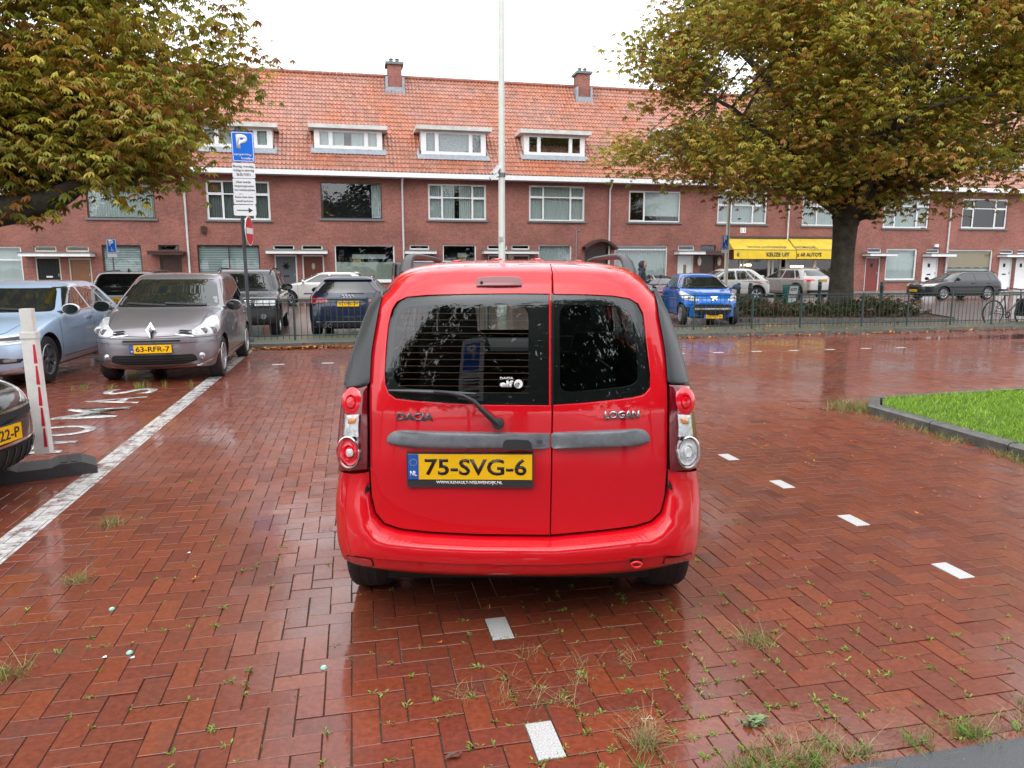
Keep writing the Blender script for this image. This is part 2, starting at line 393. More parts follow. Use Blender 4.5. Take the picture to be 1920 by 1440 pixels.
def paving_mat(name, c1, c2, mortar, sx, sy, rough=.4, coat=.6, bias=0.):
    m, nt, N, L, B = nodes_of(name)
    g = N.new('ShaderNodeNewGeometry'); b = N.new('ShaderNodeTexBrick')
    b.inputs['Scale'].default_value = 1; b.inputs['Brick Width'].default_value = sx; b.inputs['Row Height'].default_value = sy; b.inputs['Mortar Size'].default_value = .006
    b.inputs['Color1'].default_value = c4(c1); b.inputs['Color2'].default_value = c4(c2); b.inputs['Mortar'].default_value = c4(mortar); b.inputs['Bias'].default_value = bias
    L.new(g.outputs['Position'], b.inputs['Vector'])
    n = N.new('ShaderNodeTexNoise'); n.inputs['Scale'].default_value = .8; n.inputs['Detail'].default_value = 6; L.new(g.outputs['Position'], n.inputs['Vector'])
    mr = N.new('ShaderNodeMapRange'); mr.inputs[1].default_value = .3; mr.inputs[2].default_value = .7; mr.inputs[3].default_value = .7; mr.inputs[4].default_value = 1.25
    L.new(n.outputs['Fac'], mr.inputs[0]); mm = N.new('ShaderNodeMixRGB'); mm.blend_type = 'MULTIPLY'; mm.inputs[0].default_value = 1
    L.new(b.outputs['Color'], mm.inputs[1]); L.new(mr.outputs[0], mm.inputs[2]); L.new(mm.outputs[0], B.inputs['Base Color'])
    bp = N.new('ShaderNodeBump'); bp.inputs['Strength'].default_value = .5; bp.inputs['Distance'].default_value = .004; bp.invert = True
    L.new(b.outputs['Fac'], bp.inputs['Height']); L.new(bp.outputs[0], B.inputs['Normal'])
    B.inputs['Roughness'].default_value = rough; B.inputs['Coat Weight'].default_value = coat; B.inputs['Coat Roughness'].default_value = .12
    return m
M_ROADBRICK = paving_mat("road_clinker", (.15,.075,.055), (.11,.06,.048), (.05,.045,.04), .2, .1)
M_TILES = paving_mat("pavement_tiles", (.2,.195,.185), (.16,.158,.15), (.08,.08,.075), .3, .3, .5, .4)
rd = MB().add([(-90,kerb_y(-90)+1.55 if False else 12.0,-.004),(110,17.5,-.004),(110,36.2,-.004),(-90,36.2,-.004)], [(0,1,2,3)])
rd = MB().add([(-16,kerb_y(-16)+1.56,-.004),(34,kerb_y(34)+1.56,-.004),(110,18.4,-.004),(110,36.2,-.004),(-90,36.2,-.004),(-90,14.0,-.004)], [(0,1,2,3,4,5)]).build('service_road', M_ROADBRICK); kind(rd, 'structure')
sw = MB(); sw.box((-90,36.35,-.1),(110,40.3,.1)); sw = sw.build('pavement_by_houses', M_TILES); kind(sw, 'structure')
k2 = MB(); k2.box((-90,36.2,-.1),(110,36.35,.112)); k2 = k2.build('house_kerb', M_KERB); kind(k2, 'structure')
k3 = MB(); k3.box((-20,16.45+.2,-.01),(8.3,17.0,.004)); k3 = k3.build('gutter_strip', M_TILES); kind(k3, 'structure')

# ---- lawn island with dark kerb stones
il = thing('lawn_island', None, None); del il['label']; del il['category']; kind(il, 'structure')
M_SOIL = mat("lawn_soil", (.05,.075,.018), rough=.9, col2=(.085,.15,.02), scale=5, bump=.5)
MB().prism([(p[0]+(.1 if k < 3 else 0), p[1]-(.1 if 0 < k < 4 else 0)) for k, p in enumerate(ISL)], -.02, .082, lambda u,v,d: (u,v,d)).build('turf', M_SOIL, il)
def kerb_run(p, q, n, w=.115, h=.095):
    p, q = Vector(p), Vector(q); d = (q-p)/n; nr = Vector((d.y,-d.x)).normalized()*w
    for k in range(n):
        a, b = p+d*(k+.006), p+d*(k+.994)
        hh = h+random.uniform(-.005,.005); ch = .02
        P = [(a, 0), (b, 0)]
        vs = [(a.x,a.y,-.02),(b.x,b.y,-.02),(b.x,b.y,hh-ch),(a.x,a.y,hh-ch)]
        a2, b2 = a+nr*.18, b+nr*.18; a3, b3 = a+nr, b+nr
        vs += [(a2.x,a2.y,hh),(b2.x,b2.y,hh),(b3.x,b3.y,hh),(a3.x,a3.y,hh),(a3.x,a3.y,-.02),(b3.x,b3.y,-.02)]
        MB().add(vs, [(0,1,2,3),(3,2,5,4),(4,5,6,7),(7,6,9,8),(0,3,4,7,8),(1,9,6,5,2)]).build('kerb_stone', M_KERB, il)
kerb_run((5.28,-4.0), (5.52,6.85), 12); kerb_run((5.52,6.85), (5.9,7.32), 1); kerb_run((5.9,7.32), (22,8.3), 17)

def blades(n, xy, z, h, w, lean=.6, cols=((.1,.3,.02),(.2,.42,.03))):
    """thin two-triangle grass blades; xy (n,2)"""
    ang = rng.uniform(0, 2*PI, n); hh = h*rng.uniform(.5, 1.25, n); ln = rng.normal(0, lean, n)*hh
    dx, dy = np.cos(ang), np.sin(ang); la = rng.uniform(0, 2*PI, n)
    b0 = np.stack([xy[:,0]-dx*w/2, xy[:,1]-dy*w/2, z], -1); b1 = np.stack([xy[:,0]+dx*w/2, xy[:,1]+dy*w/2, z], -1)
    m0 = np.stack([xy[:,0]+np.cos(la)*ln*.4-dx*w*.35, xy[:,1]+np.sin(la)*ln*.4-dy*w*.35, z+hh*.6], -1)
    m1 = m0+np.stack([dx*w*.7, dy*w*.7, 0*dx], -1)
    t = np.stack([xy[:,0]+np.cos(la)*ln, xy[:,1]+np.sin(la)*ln, z+hh], -1)
    V = np.stack([b0,b1,m1,m0,t], 1).reshape(-1,3); o = (np.arange(n)*5)[:,None]
    F = np.concatenate([o+[0,1,2], o+[0,2,3], o+[3,2,4]])
    a, b = np.array(cols[0]), np.array(cols[1]); c = a+(b-a)*rng.random((n,1))
    return V, F, np.repeat(c, 5, 0)
M_LEAFY = mat("blade_green", (.9,.9,.9), rough=.5, var=.1, attr='tone', spec=.3)
n = 70000; P = np.stack([rng.uniform(5.5, 13, n), rng.uniform(3.8, 7.8, n)], -1)
keep = np.array([in_isl(x-.12, y+.12) for x, y in P]); P = P[keep]
V, F, C = blades(len(P), P, np.full(len(P), .08), .05, .007, .7, ((.15,.31,.02),(.35,.54,.05)))
kind(np_mesh('grass', V, F, M_LEAFY, None, C), 'stuff')

# ---- weeds in the joints, dry tufts, leaves blown along the kerb
WV, WF, WC = [], [], []; wo = 0
def addm(V, F, C):
    global wo
    WV.append(V); WF.append(F+wo); WC.append(C); wo += len(V)
def rosette(x, y, s, n, col, z=0., up=.5):
    a = rng.uniform(0, 2*PI, n); l = s*rng.uniform(.5,1.1,n); w = l*.42; e = rng.uniform(.1, up, n)
    d = np.stack([np.cos(a), np.sin(a)], -1); p = np.stack([-d[:,1], d[:,0]], -1); o = np.array([x,y])+rng.normal(0, s*.3, (n,2))
    def q(f, g, h): return np.concatenate([o+d*(l*f)[:,None]+p*(w*g)[:,None], (z+l*e*h)[:,None]], 1)
    V = np.stack([q(0,0,0), q(.55,.5,.8), q(1,0,1), q(.55,-.5,.8)], 1).reshape(-1,3); i = (np.arange(n)*4)[:,None]
    F = np.concatenate([i+[0,1,2], i+[0,2,3]]); addm(V, F, np.repeat(np.array(col)*rng.uniform(.6,1.3,(n,1)), 4, 0))
def joint_snap(x, y):
    k = int(((cells[:,0]-x)**2+(cells[:,1]-y)**2).argmin()); c = cells[k]; a, b = (U, U/2) if c[2] == 1 else (U/2, U)
    s = random.random()
    if s < .5: return c[0]+random.uniform(-a,a), c[1]+random.choice((-b,b))
    return c[0]+random.choice((-a,a)), c[1]+random.uniform(-b,b)
for k in range(700):
    if k < 500: x, y = random.triangular(-.3,2.9,1.1), 1.9+abs(random.gauss(0,.75))
    elif k < 600: x, y = random.uniform(-1.6,-.1), random.uniform(2.0,4.5)
    else: x, y = random.uniform(-1.8,5.2), random.uniform(2.2,9.0)
    if y > 14 or in_isl(x, y): continue
    x, y = joint_snap(x, y)
    for q in range(random.choice((1,1,2,3))):
        rosette(x+random.gauss(0,.006), y+random.gauss(0,.006), random.uniform(.008,.022), random.randint(4,9), random.choice(((.17,.27,.03),(.22,.3,.05),(.25,.26,.06))), -.004, .9)
def tuft(x, y, n, h, s, cols, lean=1.2, w=.0025):
    P = np.stack([rng.normal(x, s, n), rng.normal(y, s, n)], -1); V, F, C = blades(n, P, np.full(n, -.002), h, w, lean, cols); addm(V, F, C)
GRN = ((.12,.2,.03),(.26,.3,.07)); DRY = ((.26,.19,.09),(.42,.33,.17))
for x, y in ((-1.53,4.78),(-1.44,3.92),(-1.38,3.02),(-1.5,2.62),(1.65,2.62)): tuft(x, y, 90, .05, .035, GRN, 1.5); tuft(x, y, 50, .05, .04, DRY, 2.0)
for x, y in ((.93,2.2),(.8,2.5),(.62,2.42),(.72,2.36),(.55,2.55),(.5,2.45),(.66,2.72),(.35,2.5),(.85,2.62),(1.0,2.15),(1.05,2.62)): tuft(x, y, 34, .04, .03, DRY, 2.2, .0018)
for k in range(48):                                   # ragged strip of weeds along the asphalt edge
    x = random.uniform(.75, 3.0); y = 1.86+abs(random.gauss(0,.05))
    tuft(x, y, 50, .042, .035, random.choice((GRN,GRN,DRY)), 1.2); rosette(x, y, .022, 10, (.12,.24,.05), 0, 1.2)
for k in range(60):                                   # along the lawn kerb
    t = random.random(); x, y = 5.45+.0221*(t*4-1)-.04-abs(random.gauss(0,.05)), 2.6+t*4.4
    tuft(x, y, 22, .06, .05, random.choice((GRN,DRY)), 1.0, .004)
for k in range(22): tuft(5.45+random.gauss(0,.12), 7.05+random.gauss(0,.1), 30, .11, .05, random.choice((GRN,DRY)), .8, .005)
p_ = G(1420,1357)
for k in range(4): rosette(p_.x+random.gauss(0,.02), p_.y+random.gauss(0,.015), .04, 11, (.2,.27,.12), 0, .8)
p_ = G(1215,1395)
for k in range(3): tuft(p_.x+random.gauss(0,.015), p_.y, 80, .06, .022, DRY, 1.6, .002)
tuft(p_.x, p_.y-.02, 50, .05, .03, GRN, 1.2)
for k in range(9): tuft(-3.0+random.uniform(-.7,.9), 10.4+random.uniform(-.1,.2), 16, .09, .02, GRN, .5, .006)
weeds = np_mesh('weeds', np.concatenate(WV), np.concatenate(WF), M_LEAFY, None, np.concatenate(WC)); kind(weeds, 'stuff')

WV, WF, WC = [], [], []; wo = 0
LEAFC = ((.45,.13,.03),(.55,.2,.04),(.3,.1,.03),(.5,.28,.06))
for k in range(2100):
    if k < 620: x = random.gauss(-.95,.75); y = kerb_y(x)-.03-abs(random.gauss(0,.13))
    elif k < 1000: x = random.uniform(6,19); y = kerb_y(x)-.02-abs(random.gauss(0,.13))
    elif k < 1120: x = random.uniform(6,19); y = kerb_y(x)+random.uniform(.1,1.5)
    elif k < 1400: x = random.uniform(-2,8); y = random.uniform(3,14.8)
    elif k < 1650: x, y = random.uniform(3.4,5.4), random.uniform(2.6,7.5)
    else: x, y = random.uniform(-1.8,8), random.uniform(2.0,13)
    z = .006 if y < kerb_y(x) else .1
    if in_isl(x,y): z = .1
    s = random.uniform(.05,.12) if k < 1120 else random.uniform(.012,.035) if k < 1650 else random.uniform(.006,.016)
    rosette(x, y, s, random.randint(1,3), random.choice(LEAFC), z, .5)
fl = np_mesh('fallen_leaves', np.concatenate(WV), np.concatenate(WF), M_LEAFY, None, np.concatenate(WC)); kind(fl, 'stuff')

# ---- puddles standing in the low parts
def puddle_mat():
    m, nt, N, L, B = nodes_of('puddle_water'); N.remove(B); out = N['Material Output']
    tr = N.new('ShaderNodeBsdfTransparent'); tr.inputs[0].default_value = (.86,.82,.8,1)
    gl = N.new('ShaderNodeBsdfGlossy'); gl.inputs['Roughness'].default_value = .015
    fr = schlick(N, L, 1.36)
    g = N.new('ShaderNodeNewGeometry'); nz = N.new('ShaderNodeTexNoise'); nz.inputs['Scale'].default_value = 3; L.new(g.outputs['Position'], nz.inputs['Vector'])
    bp = N.new('ShaderNodeBump'); bp.inputs['Strength'].default_value = .04; bp.inputs['Distance'].default_value = .02; L.new(nz.outputs['Fac'], bp.inputs['Height'])
    L.new(bp.outputs[0], gl.inputs['Normal'])
    mx = N.new('ShaderNodeMixShader'); L.new(fr, mx.inputs[0]); L.new(tr.outputs[0], mx.inputs[1]); L.new(gl.outputs[0], mx.inputs[2]); L.new(mx.outputs[0], out.inputs[0])
    return m
M_PUD = puddle_mat()
def puddle(cx, cy, rx, ry, seed):
    r_ = random.Random(seed); ph = [r_.uniform(0, 6.28) for _ in range(6)]; n = 72; vs = []
    for k in range(n):
        a = 2*PI*k/n; q = 1+.16*math.sin(2*a+ph[0])+.12*math.sin(3*a+ph[1])+.1*math.sin(5*a+ph[2])+.07*math.sin(9*a+ph[3])+.05*math.sin(14*a+ph[4])
        vs.append((cx+rx*q*math.cos(a), cy+ry*q*math.sin(a), .0046))
    kind(MB().add(vs, [tuple(range(n))]).build('puddle', M_PUD), 'structure')
puddle(15.6,13.9,3.2,.5,1)
# ================================================================== row of brick houses
FY = 40.0
def FX(px, py): p = PYP(px, py, FY); return p.x, p.z
def wall_brick_mat():
    m, nt, N, L, B = nodes_of("house_brick")
    g = N.new('ShaderNodeNewGeometry'); sx = N.new('ShaderNodeSeparateXYZ'); L.new(g.outputs['Position'], sx.inputs[0])
    ad = N.new('ShaderNodeMath'); ad.operation = 'ADD'; L.new(sx.outputs['X'], ad.inputs[0]); L.new(sx.outputs['Y'], ad.inputs[1])
    cb = N.new('ShaderNodeCombineXYZ'); L.new(ad.outputs[0], cb.inputs['X']); L.new(sx.outputs['Z'], cb.inputs['Y'])
    b = N.new('ShaderNodeTexBrick'); b.inputs['Scale'].default_value = 1; b.inputs['Brick Width'].default_value = .225; b.inputs['Row Height'].default_value = .066
    b.inputs['Mortar Size'].default_value = .007; b.inputs['Mortar Smooth'].default_value = .2
    b.inputs['Color1'].default_value = (.31,.094,.068,1); b.inputs['Color2'].default_value = (.225,.071,.055,1); b.inputs['Mortar'].default_value = (.24,.165,.14,1)
    L.new(cb.outputs[0], b.inputs['Vector'])
    n = N.new('ShaderNodeTexNoise'); n.inputs['Scale'].default_value = .55; n.inputs['Detail'].default_value = 8; n.inputs['Roughness'].default_value = .65; L.new(g.outputs['Position'], n.inputs['Vector'])
    mr = N.new('ShaderNodeMapRange'); mr.inputs[1].default_value = .3; mr.inputs[2].default_value = .7; mr.inputs[3].default_value = .66; mr.inputs[4].default_value = 1.24
    L.new(n.outputs['Fac'], mr.inputs[0])
    n2 = N.new('ShaderNodeTexNoise'); n2.inputs['Scale'].default_value = 9; n2.inputs['Detail'].default_value = 3; L.new(g.outputs['Position'], n2.inputs['Vector'])
    mr2 = N.new('ShaderNodeMapRange'); mr2.inputs[1].default_value = .3; mr2.inputs[2].default_value = .7; mr2.inputs[3].default_value = .8; mr2.inputs[4].default_value = 1.2; L.new(n2.outputs['Fac'], mr2.inputs[0])
    mu = N.new('ShaderNodeMath'); mu.operation = 'MULTIPLY'; L.new(mr.outputs[0], mu.inputs[0]); L.new(mr2.outputs[0], mu.inputs[1])
    mm = N.new('ShaderNodeMixRGB'); mm.blend_type = 'MULTIPLY'; mm.inputs[0].default_value = 1; L.new(b.outputs['Color'], mm.inputs[1]); L.new(mu.outputs[0], mm.inputs[2])
    L.new(mm.outputs[0], B.inputs['Base Color']); B.inputs['Roughness'].default_value = .75
    bp = N.new('ShaderNodeBump'); bp.invert = True; bp.inputs['Strength'].default_value = .6; bp.inputs['Distance'].default_value = .006
    L.new(b.outputs['Fac'], bp.inputs['Height']); L.new(bp.outputs[0], B.inputs['Normal'])
    return m
M_WALL = wall_brick_mat()
M_WHITE = mat("white_woodwork", (.74,.75,.76), rough=.4, var=.06, scale=3, coat=.2)
M_CREAM = mat("cream_woodwork", (.6,.55,.42), rough=.45, var=.08)
M_DKBROWN = mat("dark_brown_woodwork", (.045,.018,.014), rough=.4, var=.2, coat=.2)
M_SILL = mat("grey_sill", (.13,.15,.15), rough=.6, var=.15)
M_CURT = mat("white_curtain", (.62,.66,.66), rough=.9, var=.06)
M_CURTD = mat("grey_net_curtain", (.22,.25,.25), rough=.9, var=.1)
M_BLIND = mat("pale_blind", (.55,.62,.62), rough=.8, var=.05)
M_BLINDD = mat("blind_gap", (.16,.2,.2), rough=.8)
M_TAN = mat("tan_roller_blind", (.42,.29,.14), rough=.8, var=.06)
M_FROST = mat("frosted_film", (.30,.33,.28), rough=.6, var=.06)
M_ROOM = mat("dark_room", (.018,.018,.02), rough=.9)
M_LEAD = mat("lead_flashing", (.26,.29,.33), rough=.5, var=.2, bump=.2)
M_PANE = glass_mat("window_glass", (.86,.93,.92), .8, .008, 1.75)
M_ROOFT = None
def roof_mat():
    m, nt, N, L, B = nodes_of("roof_tile_clay")
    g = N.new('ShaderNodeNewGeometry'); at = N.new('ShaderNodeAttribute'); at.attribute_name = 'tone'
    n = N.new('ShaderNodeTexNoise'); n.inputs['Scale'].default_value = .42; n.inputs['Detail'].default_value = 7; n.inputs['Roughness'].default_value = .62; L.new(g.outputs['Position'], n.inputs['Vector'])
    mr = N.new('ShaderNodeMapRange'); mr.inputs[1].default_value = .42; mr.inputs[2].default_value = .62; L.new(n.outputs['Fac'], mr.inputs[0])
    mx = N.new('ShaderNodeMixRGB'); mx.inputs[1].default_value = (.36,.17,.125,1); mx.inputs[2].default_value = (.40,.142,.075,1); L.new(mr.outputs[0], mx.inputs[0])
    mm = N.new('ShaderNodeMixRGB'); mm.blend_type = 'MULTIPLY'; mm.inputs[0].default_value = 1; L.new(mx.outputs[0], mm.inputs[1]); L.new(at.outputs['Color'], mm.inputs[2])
    n2 = N.new('ShaderNodeTexNoise'); n2.inputs['Scale'].default_value = 1.4; n2.inputs['Detail'].default_value = 9; L.new(g.outputs['Position'], n2.inputs['Vector'])
    mr2 = N.new('ShaderNodeMapRange'); mr2.inputs[1].default_value = .56; mr2.inputs[2].default_value = .78; mr2.inputs[4].default_value = .5; L.new(n2.outputs['Fac'], mr2.inputs[0])
    m3 = N.new('ShaderNodeMixRGB'); m3.inputs[2].default_value = (.17,.11,.085,1); L.new(mr2.outputs[0], m3.inputs[0]); L.new(mm.outputs[0], m3.inputs[1])
    L.new(m3.outputs[0], B.inputs['Base Color']); B.inputs['Roughness'].default_value = .42; B.inputs['Coat Weight'].default_value = .55; B.inputs['Coat Roughness'].default_value = .25
    return m
M_ROOFT = roof_mat()
EAVE_Y, EAVE_Z, RIDGE_Y, RIDGE_Z = 39.42, 6.5, 44.5, 12.35
def roof_z(Y): return EAVE_Z+(Y-EAVE_Y)*(RIDGE_Z-EAVE_Z)/(RIDGE_Y-EAVE_Y)
def on_roof(px, py):
    d = ray(px, py); k = (RIDGE_Z-EAVE_Z)/(RIDGE_Y-EAVE_Y)
    t = (EAVE_Z-EAVE_Y*k-CAM_H)/(d.z-k*d.y); return C_O+d*t
def wall_mesh(x0, x1, z0, z1, holes, Y, depth=.14, step=0.):
    """brick front cut by rectangular openings that have real reveals"""
    xs = sorted({x0, x1, *[h[0] for h in holes], *[h[1] for h in holes]}); zs = sorted({z0, z1, *[h[2] for h in holes], *[h[3] for h in holes]})
    xs = [x for x in xs if x0 <= x <= x1]; zs = [z for z in zs if z0 <= z <= z1]; m = MB()
    for i in range(len(xs)-1):
        for j in range(len(zs)-1):
            cx, cz = (xs[i]+xs[i+1])/2, (zs[j]+zs[j+1])/2
            if any(h[0] < cx < h[1] and h[2] < cz < h[3] for h in holes): continue
            m.add([(xs[i],Y,zs[j]),(xs[i+1],Y,zs[j]),(xs[i+1],Y,zs[j+1]),(xs[i],Y,zs[j+1])], [(0,1,2,3)])
    for a, b, c, d in holes:
        p = [(a,c),(b,c),(b,d),(a,d)]
        for k in range(4):
            (u, v), (s, t) = p[k], p[(k+1)%4]; m.add([(u,Y,v),(s,Y,t),(s,Y+depth,t),(u,Y+depth,v)], [(0,3,2,1)])
    return m
class House:
    def __init__(s, x0, x1, label, Y=FY):
        s.x0, s.x1, s.Y = x0, x1, Y; s.holes = []; s.todo = []
        s.o = thing('terraced_house', label, 'house', (x0, Y, 0), 0, 'brick terraced houses across the road'); s.off = (x0, Y, 0)
    def b(s, m, name, mt, parent=None, smooth=None): 
        return m.build(name, mt, parent or s.o, s.off, smooth)
    def rect(s, r):
        a, d = FX(r[0], r[1]); b, c = FX(r[2], r[3]); return a, b, c, d
    def window(s, r, cols=(1,), transom=None, frame=None, curtain='full', sill=True, fw=.07, mid=None, open_top=False):
        frame = frame or M_WHITE; x0, x1, z0, z1 = s.rect(r) if max(r) > 60 else r
        s.holes.append((x0,x1,z0,z1)); Y = s.Y+.07; m = MB()
        m.box((x0,Y,z0),(x1,Y+.07,z0+fw)); m.box((x0,Y,z1-fw),(x1,Y+.07,z1)); m.box((x0,Y,z0+fw),(x0+fw,Y+.07,z1-fw)); m.box((x1-fw,Y,z0+fw),(x1,Y+.07,z1-fw))
        tot = sum(cols); xs = [x0+fw]
        for c in cols: xs.append(xs[-1]+(x1-x0-2*fw)*c/tot)
        cells_ = []; tz = z1-(z1-z0)*transom if transom else None
        for k in range(len(cols)):
            a, b = xs[k], xs[k+1]
            if k: m.box((a-fw*.42,Y-.004,z0+fw),(a+fw*.42,Y+.066,z1-fw)); a += fw*.42
            if k < len(cols)-1: b -= fw*.42
            if tz: 
                m.box((a,Y-.002,tz-fw*.4),(b,Y+.06,tz+fw*.4)); cells_ += [(a,b,z0+fw,tz-fw*.4),(a,b,tz+fw*.4,z1-fw)]
            else: cells_.append((a,b,z0+fw,z1-fw))
        # opening sashes: thin inner frames
        for a, b, c, d in cells_:
            if b-a < .9 and len(cols) > 1:
                e = .032; m.box((a,Y-.01,c),(b,Y+.03,c+e)); m.box((a,Y-.01,d-e),(b,Y+.03,d)); m.box((a,Y-.01,c+e),(a+e,Y+.03,d-e)); m.box((b-e,Y-.01,c+e),(b,Y+.03,d-e))
        w = s.b(m, 'window', frame)
        for a, b, c, d in cells_:
            s.b(MB().add([(a,Y+.04,c),(b,Y+.04,c),(b,Y+.04,d),(a,Y+.04,d)], [(0,1,2,3)]), 'pane', M_PANE, w)
        if sill: s.b(MB().box((x0-.1,s.Y-.09,z0-.1),(x1+.1,s.Y+.12,z0-.002)), 'sill', M_SILL if sill is True else sill, w)
        # room behind and curtains
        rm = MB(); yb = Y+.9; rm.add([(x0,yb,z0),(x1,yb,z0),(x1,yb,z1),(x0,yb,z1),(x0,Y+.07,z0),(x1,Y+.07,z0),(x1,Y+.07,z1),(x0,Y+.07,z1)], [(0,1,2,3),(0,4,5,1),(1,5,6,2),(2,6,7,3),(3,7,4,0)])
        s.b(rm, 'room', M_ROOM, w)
        def cloth(xa, xb, za, zb, mt, pleat=.11, amp=.035, y=.17, name='curtain', wave=False):
            n = max(6, int((xb-xa)/pleat*6)); vs = []; ph = random.uniform(0,6)
            for k in range(n+1):
                x = xa+(xb-xa)*k/n; yy = Y+y+amp*math.sin(2*PI*(x-xa)/pleat+ph+.8*math.sin(x*3.1+ph))
                zl = za+(.05*abs(math.sin((x-xa)*4.5)) if wave else 0); vs += [(x,yy,zl),(x,yy,zb)]
            s.b(MB().add(vs, [(2*k,2*k+2,2*k+3,2*k+1) for k in range(n)]), name, mt, w, 60)
        if curtain == 'full': cloth(x0, x1, z0, z1, M_CURT)
        elif curtain == 'net': cloth(x0, x1, z0, z1, M_CURTD)
        elif curtain == 'split':
            q = (x1-x0); cloth(x0, x0+q*.46, z0, z1, M_CURT); cloth(x0+q*.54, x1, z0, z1, M_CURT)
        elif curtain == 'side': cloth(x1-(x1-x0)*.17, x1, z0, z1, M_CURT); cloth(x0, x0+.12, z0, z1, M_CURTD)
        elif curtain == 'sheer': cloth(x0, x1, z0, z1, M_CURT, .5, .01)
        elif curtain == 'blind':
            n = int((z1-z0)/.085)
            bl = MB(); bd = MB()
            for k in range(n):
                za = z0+(z1-z0)*k/n; zb = z0+(z1-z0)*(k+.62)/n; zc = z0+(z1-z0)*(k+1)/n
                bl.box((x0,Y+.13,za),(x1,Y+.135,zb)); bd.box((x0,Y+.136,zb),(x1,Y+.14,zc))
            s.b(bl, 'blind', M_BLIND, w); s.b(bd, 'blind_shade', M_BLINDD, w)
        elif curtain == 'tan':
            zz = z0+(z1-z0)*.32; s.b(MB().box((x0,Y+.13,zz),(x1,Y+.14,z1)), 'roller_blind', M_TAN, w); cloth(x0, x1, zz-.06, zz, M_TAN, .3, .004, .135, 'valance', True); cloth(x0, x1, z0, zz-.1, M_CURT)
        elif curtain == 'frost':
            zz = z0+(z1-z0)*.52; s.b(MB().box((x0,Y+.06,z0),(x1,Y+.065,zz)), 'frosted_film', M_FROST, w)
            s.b(MB().box((x0+.9,Y+.5,zz+.18),(x1-.45,Y+.52,zz+.42)), 'shelf', M_CURT, w); s.b(MB().box((x0+.95,Y+.48,zz-.1),(x0+1.35,Y+.5,zz+.16)), 'poster', mat('yellow_card', (.5,.34,.05)), w)
        elif curtain == 'plants':
            zz = z0+.34; cloth(x0+(x1-x0)*.3, x1, zz, z1, M_CURT, .6, .012)
            for k in range(6):
                xx = x0+(x1-x0)*(.36+.11*k); s.b(MB().lathe([(.05,0),(.07,.1),(.1,.14),(.02,.26)], Matrix.Translation((xx,Y+.12,z0+.08)), 7), 'pot_plant', M_ROOM, w)
        return w
    def door(s, r, mt, frame=None, panels='none', light=False, slot=None):
        frame = frame or M_WHITE; x0, z1 = FX(r[0], r[1]); x1 = FX(r[2], r[1])[0]; z0 = .12; s.holes.append((x0,x1,z0,z1)); Y = s.Y+.05; f = .07; m = MB()
        m.box((x0,Y,z0),(x0+f,Y+.09,z1)); m.box((x1-f,Y,z0),(x1,Y+.09,z1)); m.box((x0+f,Y,z1-f),(x1-f,Y+.09,z1))
        d = MB(); a, b = x0+f, x1-f; d.box((a,Y+.05,z0+.02),(b,Y+.09,z1-f))
        if panels == 'six':
            w = (b-a-.3)/2
            for i in range(2):
                for j in range(4): zz = z0+.15+j*.46; d.box((a+.1+i*(w+.1),Y+.042,zz),(a+.1+i*(w+.1)+w,Y+.052,zz+.36))
        elif panels == 'boards':
            for i in range(5): xx = a+.06+i*(b-a-.12)/5; d.box((xx+.01,Y+.042,z0+.15),(xx+(b-a-.12)/5-.01,Y+.052,z1-f-.12))
        dr = s.b(d, 'door', mt); s.b(m, 'door_frame', frame, dr)
        cx = (a+b)/2
        if light == 'oval': s.b(MB().lathe([(.001,.02),(.07,.02),(.09,0)], Matrix.Translation((cx,Y+.05,z0+1.5)) @ Matrix.Rotation(PI/2,4,'X') @ Matrix.Diagonal((1,1.9,1,1)), 14), 'door_window', M_FROST, dr)
        elif light == 'slit': s.b(MB().box((cx-.09,Y+.04,z0+.85),(cx+.09,Y+.05,z0+1.6)), 'door_window', mat('yellow_glass', (.22,.17,.05), rough=.1), dr)
        elif light == 'small': s.b(MB().box((cx-.12,Y+.04,z0+1.45),(cx+.05,Y+.05,z0+1.68)), 'door_window', M_ROOM, dr)
        elif light == 'star':
            q = MB()
            for k in range(6): q.mbox(Matrix.Translation((cx,Y+.045,z0+1.5)) @ Matrix.Rotation(PI*k/6,4,'Y'), (.05,.012,.42 if k%2 else .3))
            s.b(q, 'door_ornament', M_ROOM, dr)
        if slot: s.b(MB().box((cx-.14,Y+.035,z0+.95),(cx+.14,Y+.05,z0+1.03)), 'letter_slot', slot, dr)
        s.b(MB().box((b-.09,Y+.02,z0+1.0),(b-.05,Y+.05,z0+1.14)), 'door_handle', M_LEAD, dr)
        return dr
    def fanlight(s, r, frame=None):
        frame = frame or M_WHITE; x0, x1, z0, z1 = s.rect(r); s.holes.append((x0,x1,z0,z1)); Y = s.Y+.06; f = .06; m = MB()
        m.box((x0,Y,z0),(x1,Y+.07,z0+f)); m.box((x0,Y,z1-f),(x1,Y+.07,z1)); m.box((x0,Y,z0+f),(x0+f,Y+.07,z1-f)); m.box((x1-f,Y,z0+f),(x1,Y+.07,z1-f))
        w = s.b(m, 'fanlight', frame); s.b(MB().add([(x0,Y+.03,z0),(x1,Y+.03,z0),(x1,Y+.03,z1),(x0,Y+.03,z1)], [(0,1,2,3)]), 'pane', M_PANE, w)
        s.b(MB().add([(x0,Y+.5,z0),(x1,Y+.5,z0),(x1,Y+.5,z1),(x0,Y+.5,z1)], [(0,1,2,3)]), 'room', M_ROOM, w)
    def canopy(s, r, mt=None):
        x0, x1, z0, z1 = s.rect(r); m = MB(); m.box((x0,s.Y-.75,z0+.02),(x1,s.Y+.02,z1-.03)); c = s.b(m, 'door_canopy', mt or M_WHITE)
        s.b(MB().box((x0-.03,s.Y-.78,z1-.028),(x1+.03,s.Y+.02,z1+.03)), 'canopy_roof', M_SILL if mt is None else M_DKBROWN, c)
